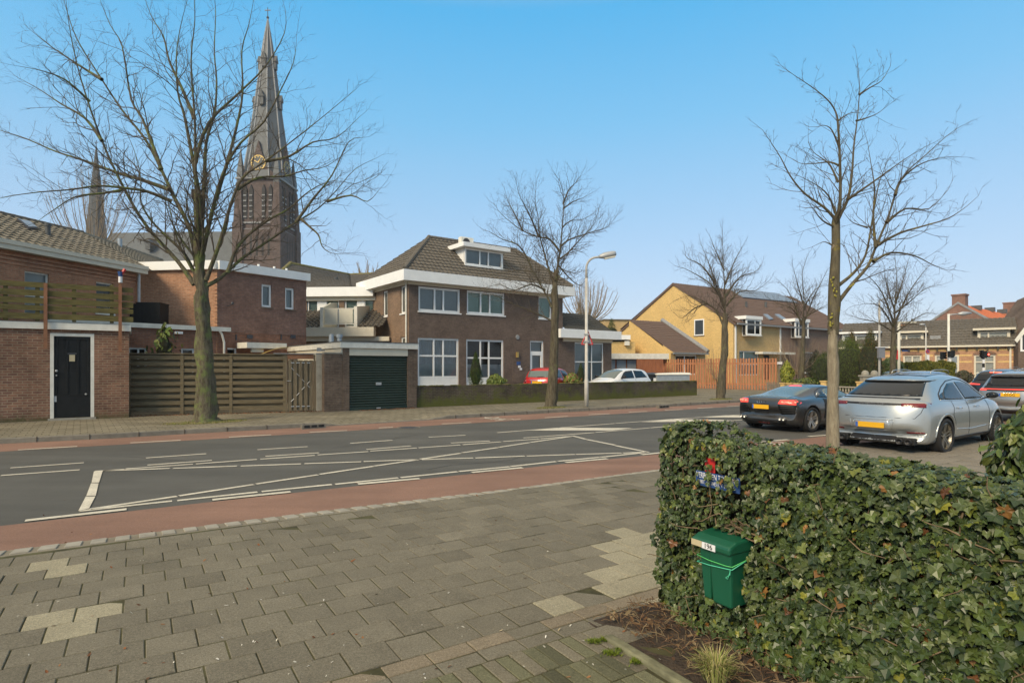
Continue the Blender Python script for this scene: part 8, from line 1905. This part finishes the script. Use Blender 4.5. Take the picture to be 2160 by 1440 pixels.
# ---- hatchbacks
def hatch_shape(L_=3.9, W=1.68, Hh=1.50):
    k = Hh/1.50
    return dict(L=L_, W=W, wr=.30, axles=(.62, L_-.78), rim=.70, spokes=5, kr=.2, kf=.38,
      xs=[0,.02,.05,.10,.16,.24,.34,.46,.65,1.0,1.5,2.0,2.35,2.6,2.85,3.05,3.2,3.5,3.72,L_-.05,L_],
      top=[(0,.55*k),(.02,.75*k),(.05,.90*k),(.10,.99*k),(.16,1.08*k),(.24,1.22*k),(.34,1.36*k),(.46,1.43*k),(.65,1.465*k),(1.0,1.49*k),(1.5,1.50*k),(2.0,1.47*k),(2.35,1.38*k),(2.6,1.24*k),(2.85,1.09*k),(3.05,.99*k),(3.2,.95*k),(3.5,.86*k),(3.72,.74*k),(L_-.05,.60*k),(L_,.48*k)],
      bot=[(0,.34),(.1,.26),(.6,.2),(L_-.5,.2),(L_,.3)], ws=[(0,.75),(.1,.79),(.5,.825),(1,.835),(2.5,.83),(3.2,.83),(3.6,.77),(L_,.66)],
      wt=[(0,.68),(.24,.62),(.46,.56),(1,.57),(2.0,.57),(2.6,.62),(L_,.6)], belt=[(0,.90*k),(1,.94*k),(2.4,.92*k),(3.1,.88*k),(3.6,.74*k),(L_,.5*k)])
S = hatch_shape(3.8, 1.70, 1.52)
def hatch_detail(o, patch, line, k=1.0):
    patch('rear_window', [(-.54,1.04*k),(.54,1.04*k),(.50,1.33*k),(-.50,1.33*k)], 'x-', 'car_glass_pale', .008)
    for ax_ in ('y-', 'y+'):
        patch('rear_side_window', [(.50,1.02*k),(1.45,.99*k),(1.45,1.37*k),(.78,1.35*k)], ax_, 'car_glass', .006); patch('front_side_window', [(1.53,.99*k),(2.55,.97*k),(2.2,1.26*k),(2.0,1.34*k),(1.53,1.37*k)], ax_, 'car_glass', .006); line([(1.49,.96*k),(1.5,.3)], ax_)
    patch('windscreen', [(2.15,-.52),(2.92,-.62),(2.97,0),(2.92,.62),(2.15,.52),(2.10,0)], 'z', 'car_glass_pale', .006)
hd = R(64)
o, body, patch, plate, mirror, line, bv = car('red_car', 'bright red hatchback seen from behind over the low mossy wall', S, place(1131, 30.3, hd), hd, 1.14, paintm='paint_red')
hatch_detail(o, patch, line, 1.52/1.5); line([(0,1.06),(-.3,1.08)], 'x-', 'wiper', .012, 'ink', .02)
for s in (1, -1): a = [(.56,.80),(.74,.80),(.72,1.02),(.58,1.0)]; patch('tail_light', a if s > 0 else mirrored(a), 'x-', 'lamp_dark', .012)
patch('chrome_bar', [(-.38,.905),(.38,.905),(.38,.925),(-.38,.925)], 'x-', 'chrome', .02); plate(0, .82); mirror(2.45, 1.0, 'paint_red')
S = hatch_shape(3.95, 1.72, 1.48); hd = R(218)
o, body, patch, plate, mirror, line, bv = car('white_car', 'white hatchback with dark mirrors facing left behind the low mossy wall', S, Vector((0, 0, 0)), hd, 1.12, paintm='paint_white')
hatch_detail(o, patch, line); mirror(2.5, 1.0, 'ink')
q = P(1256, HZ, 32.3); rel = Matrix.Rotation(hd, 3, 'Z') @ Vector((4.0, 0, 0)); o.location = (q.x-rel.x, q.y-rel.y, 0)
for s in (1, -1): a = [(.42,.60),(.70,.66),(.72,.74),(.50,.72)]; patch('headlight', a if s > 0 else mirrored(a), 'x+', 'alloy', .01)
S = hatch_shape(4.2, 1.76, 1.50); hd = R(225)
o, body, patch, plate, mirror, line, bv = car('blue_car', 'blue grey parked car partly hidden by a tree trunk before the box hedge', S, Vector((0, 0, 0)), hd, 1.0, paintm='paint_blue')
hatch_detail(o, patch, line); mirror(2.5, 1.0, 'paint_blue'); q = P(1872, HZ, 35.0); rel = Matrix.Rotation(hd, 3, 'Z') @ Vector((3.6, 0, 0)); o.location = (q.x-rel.x, q.y-rel.y, 0)
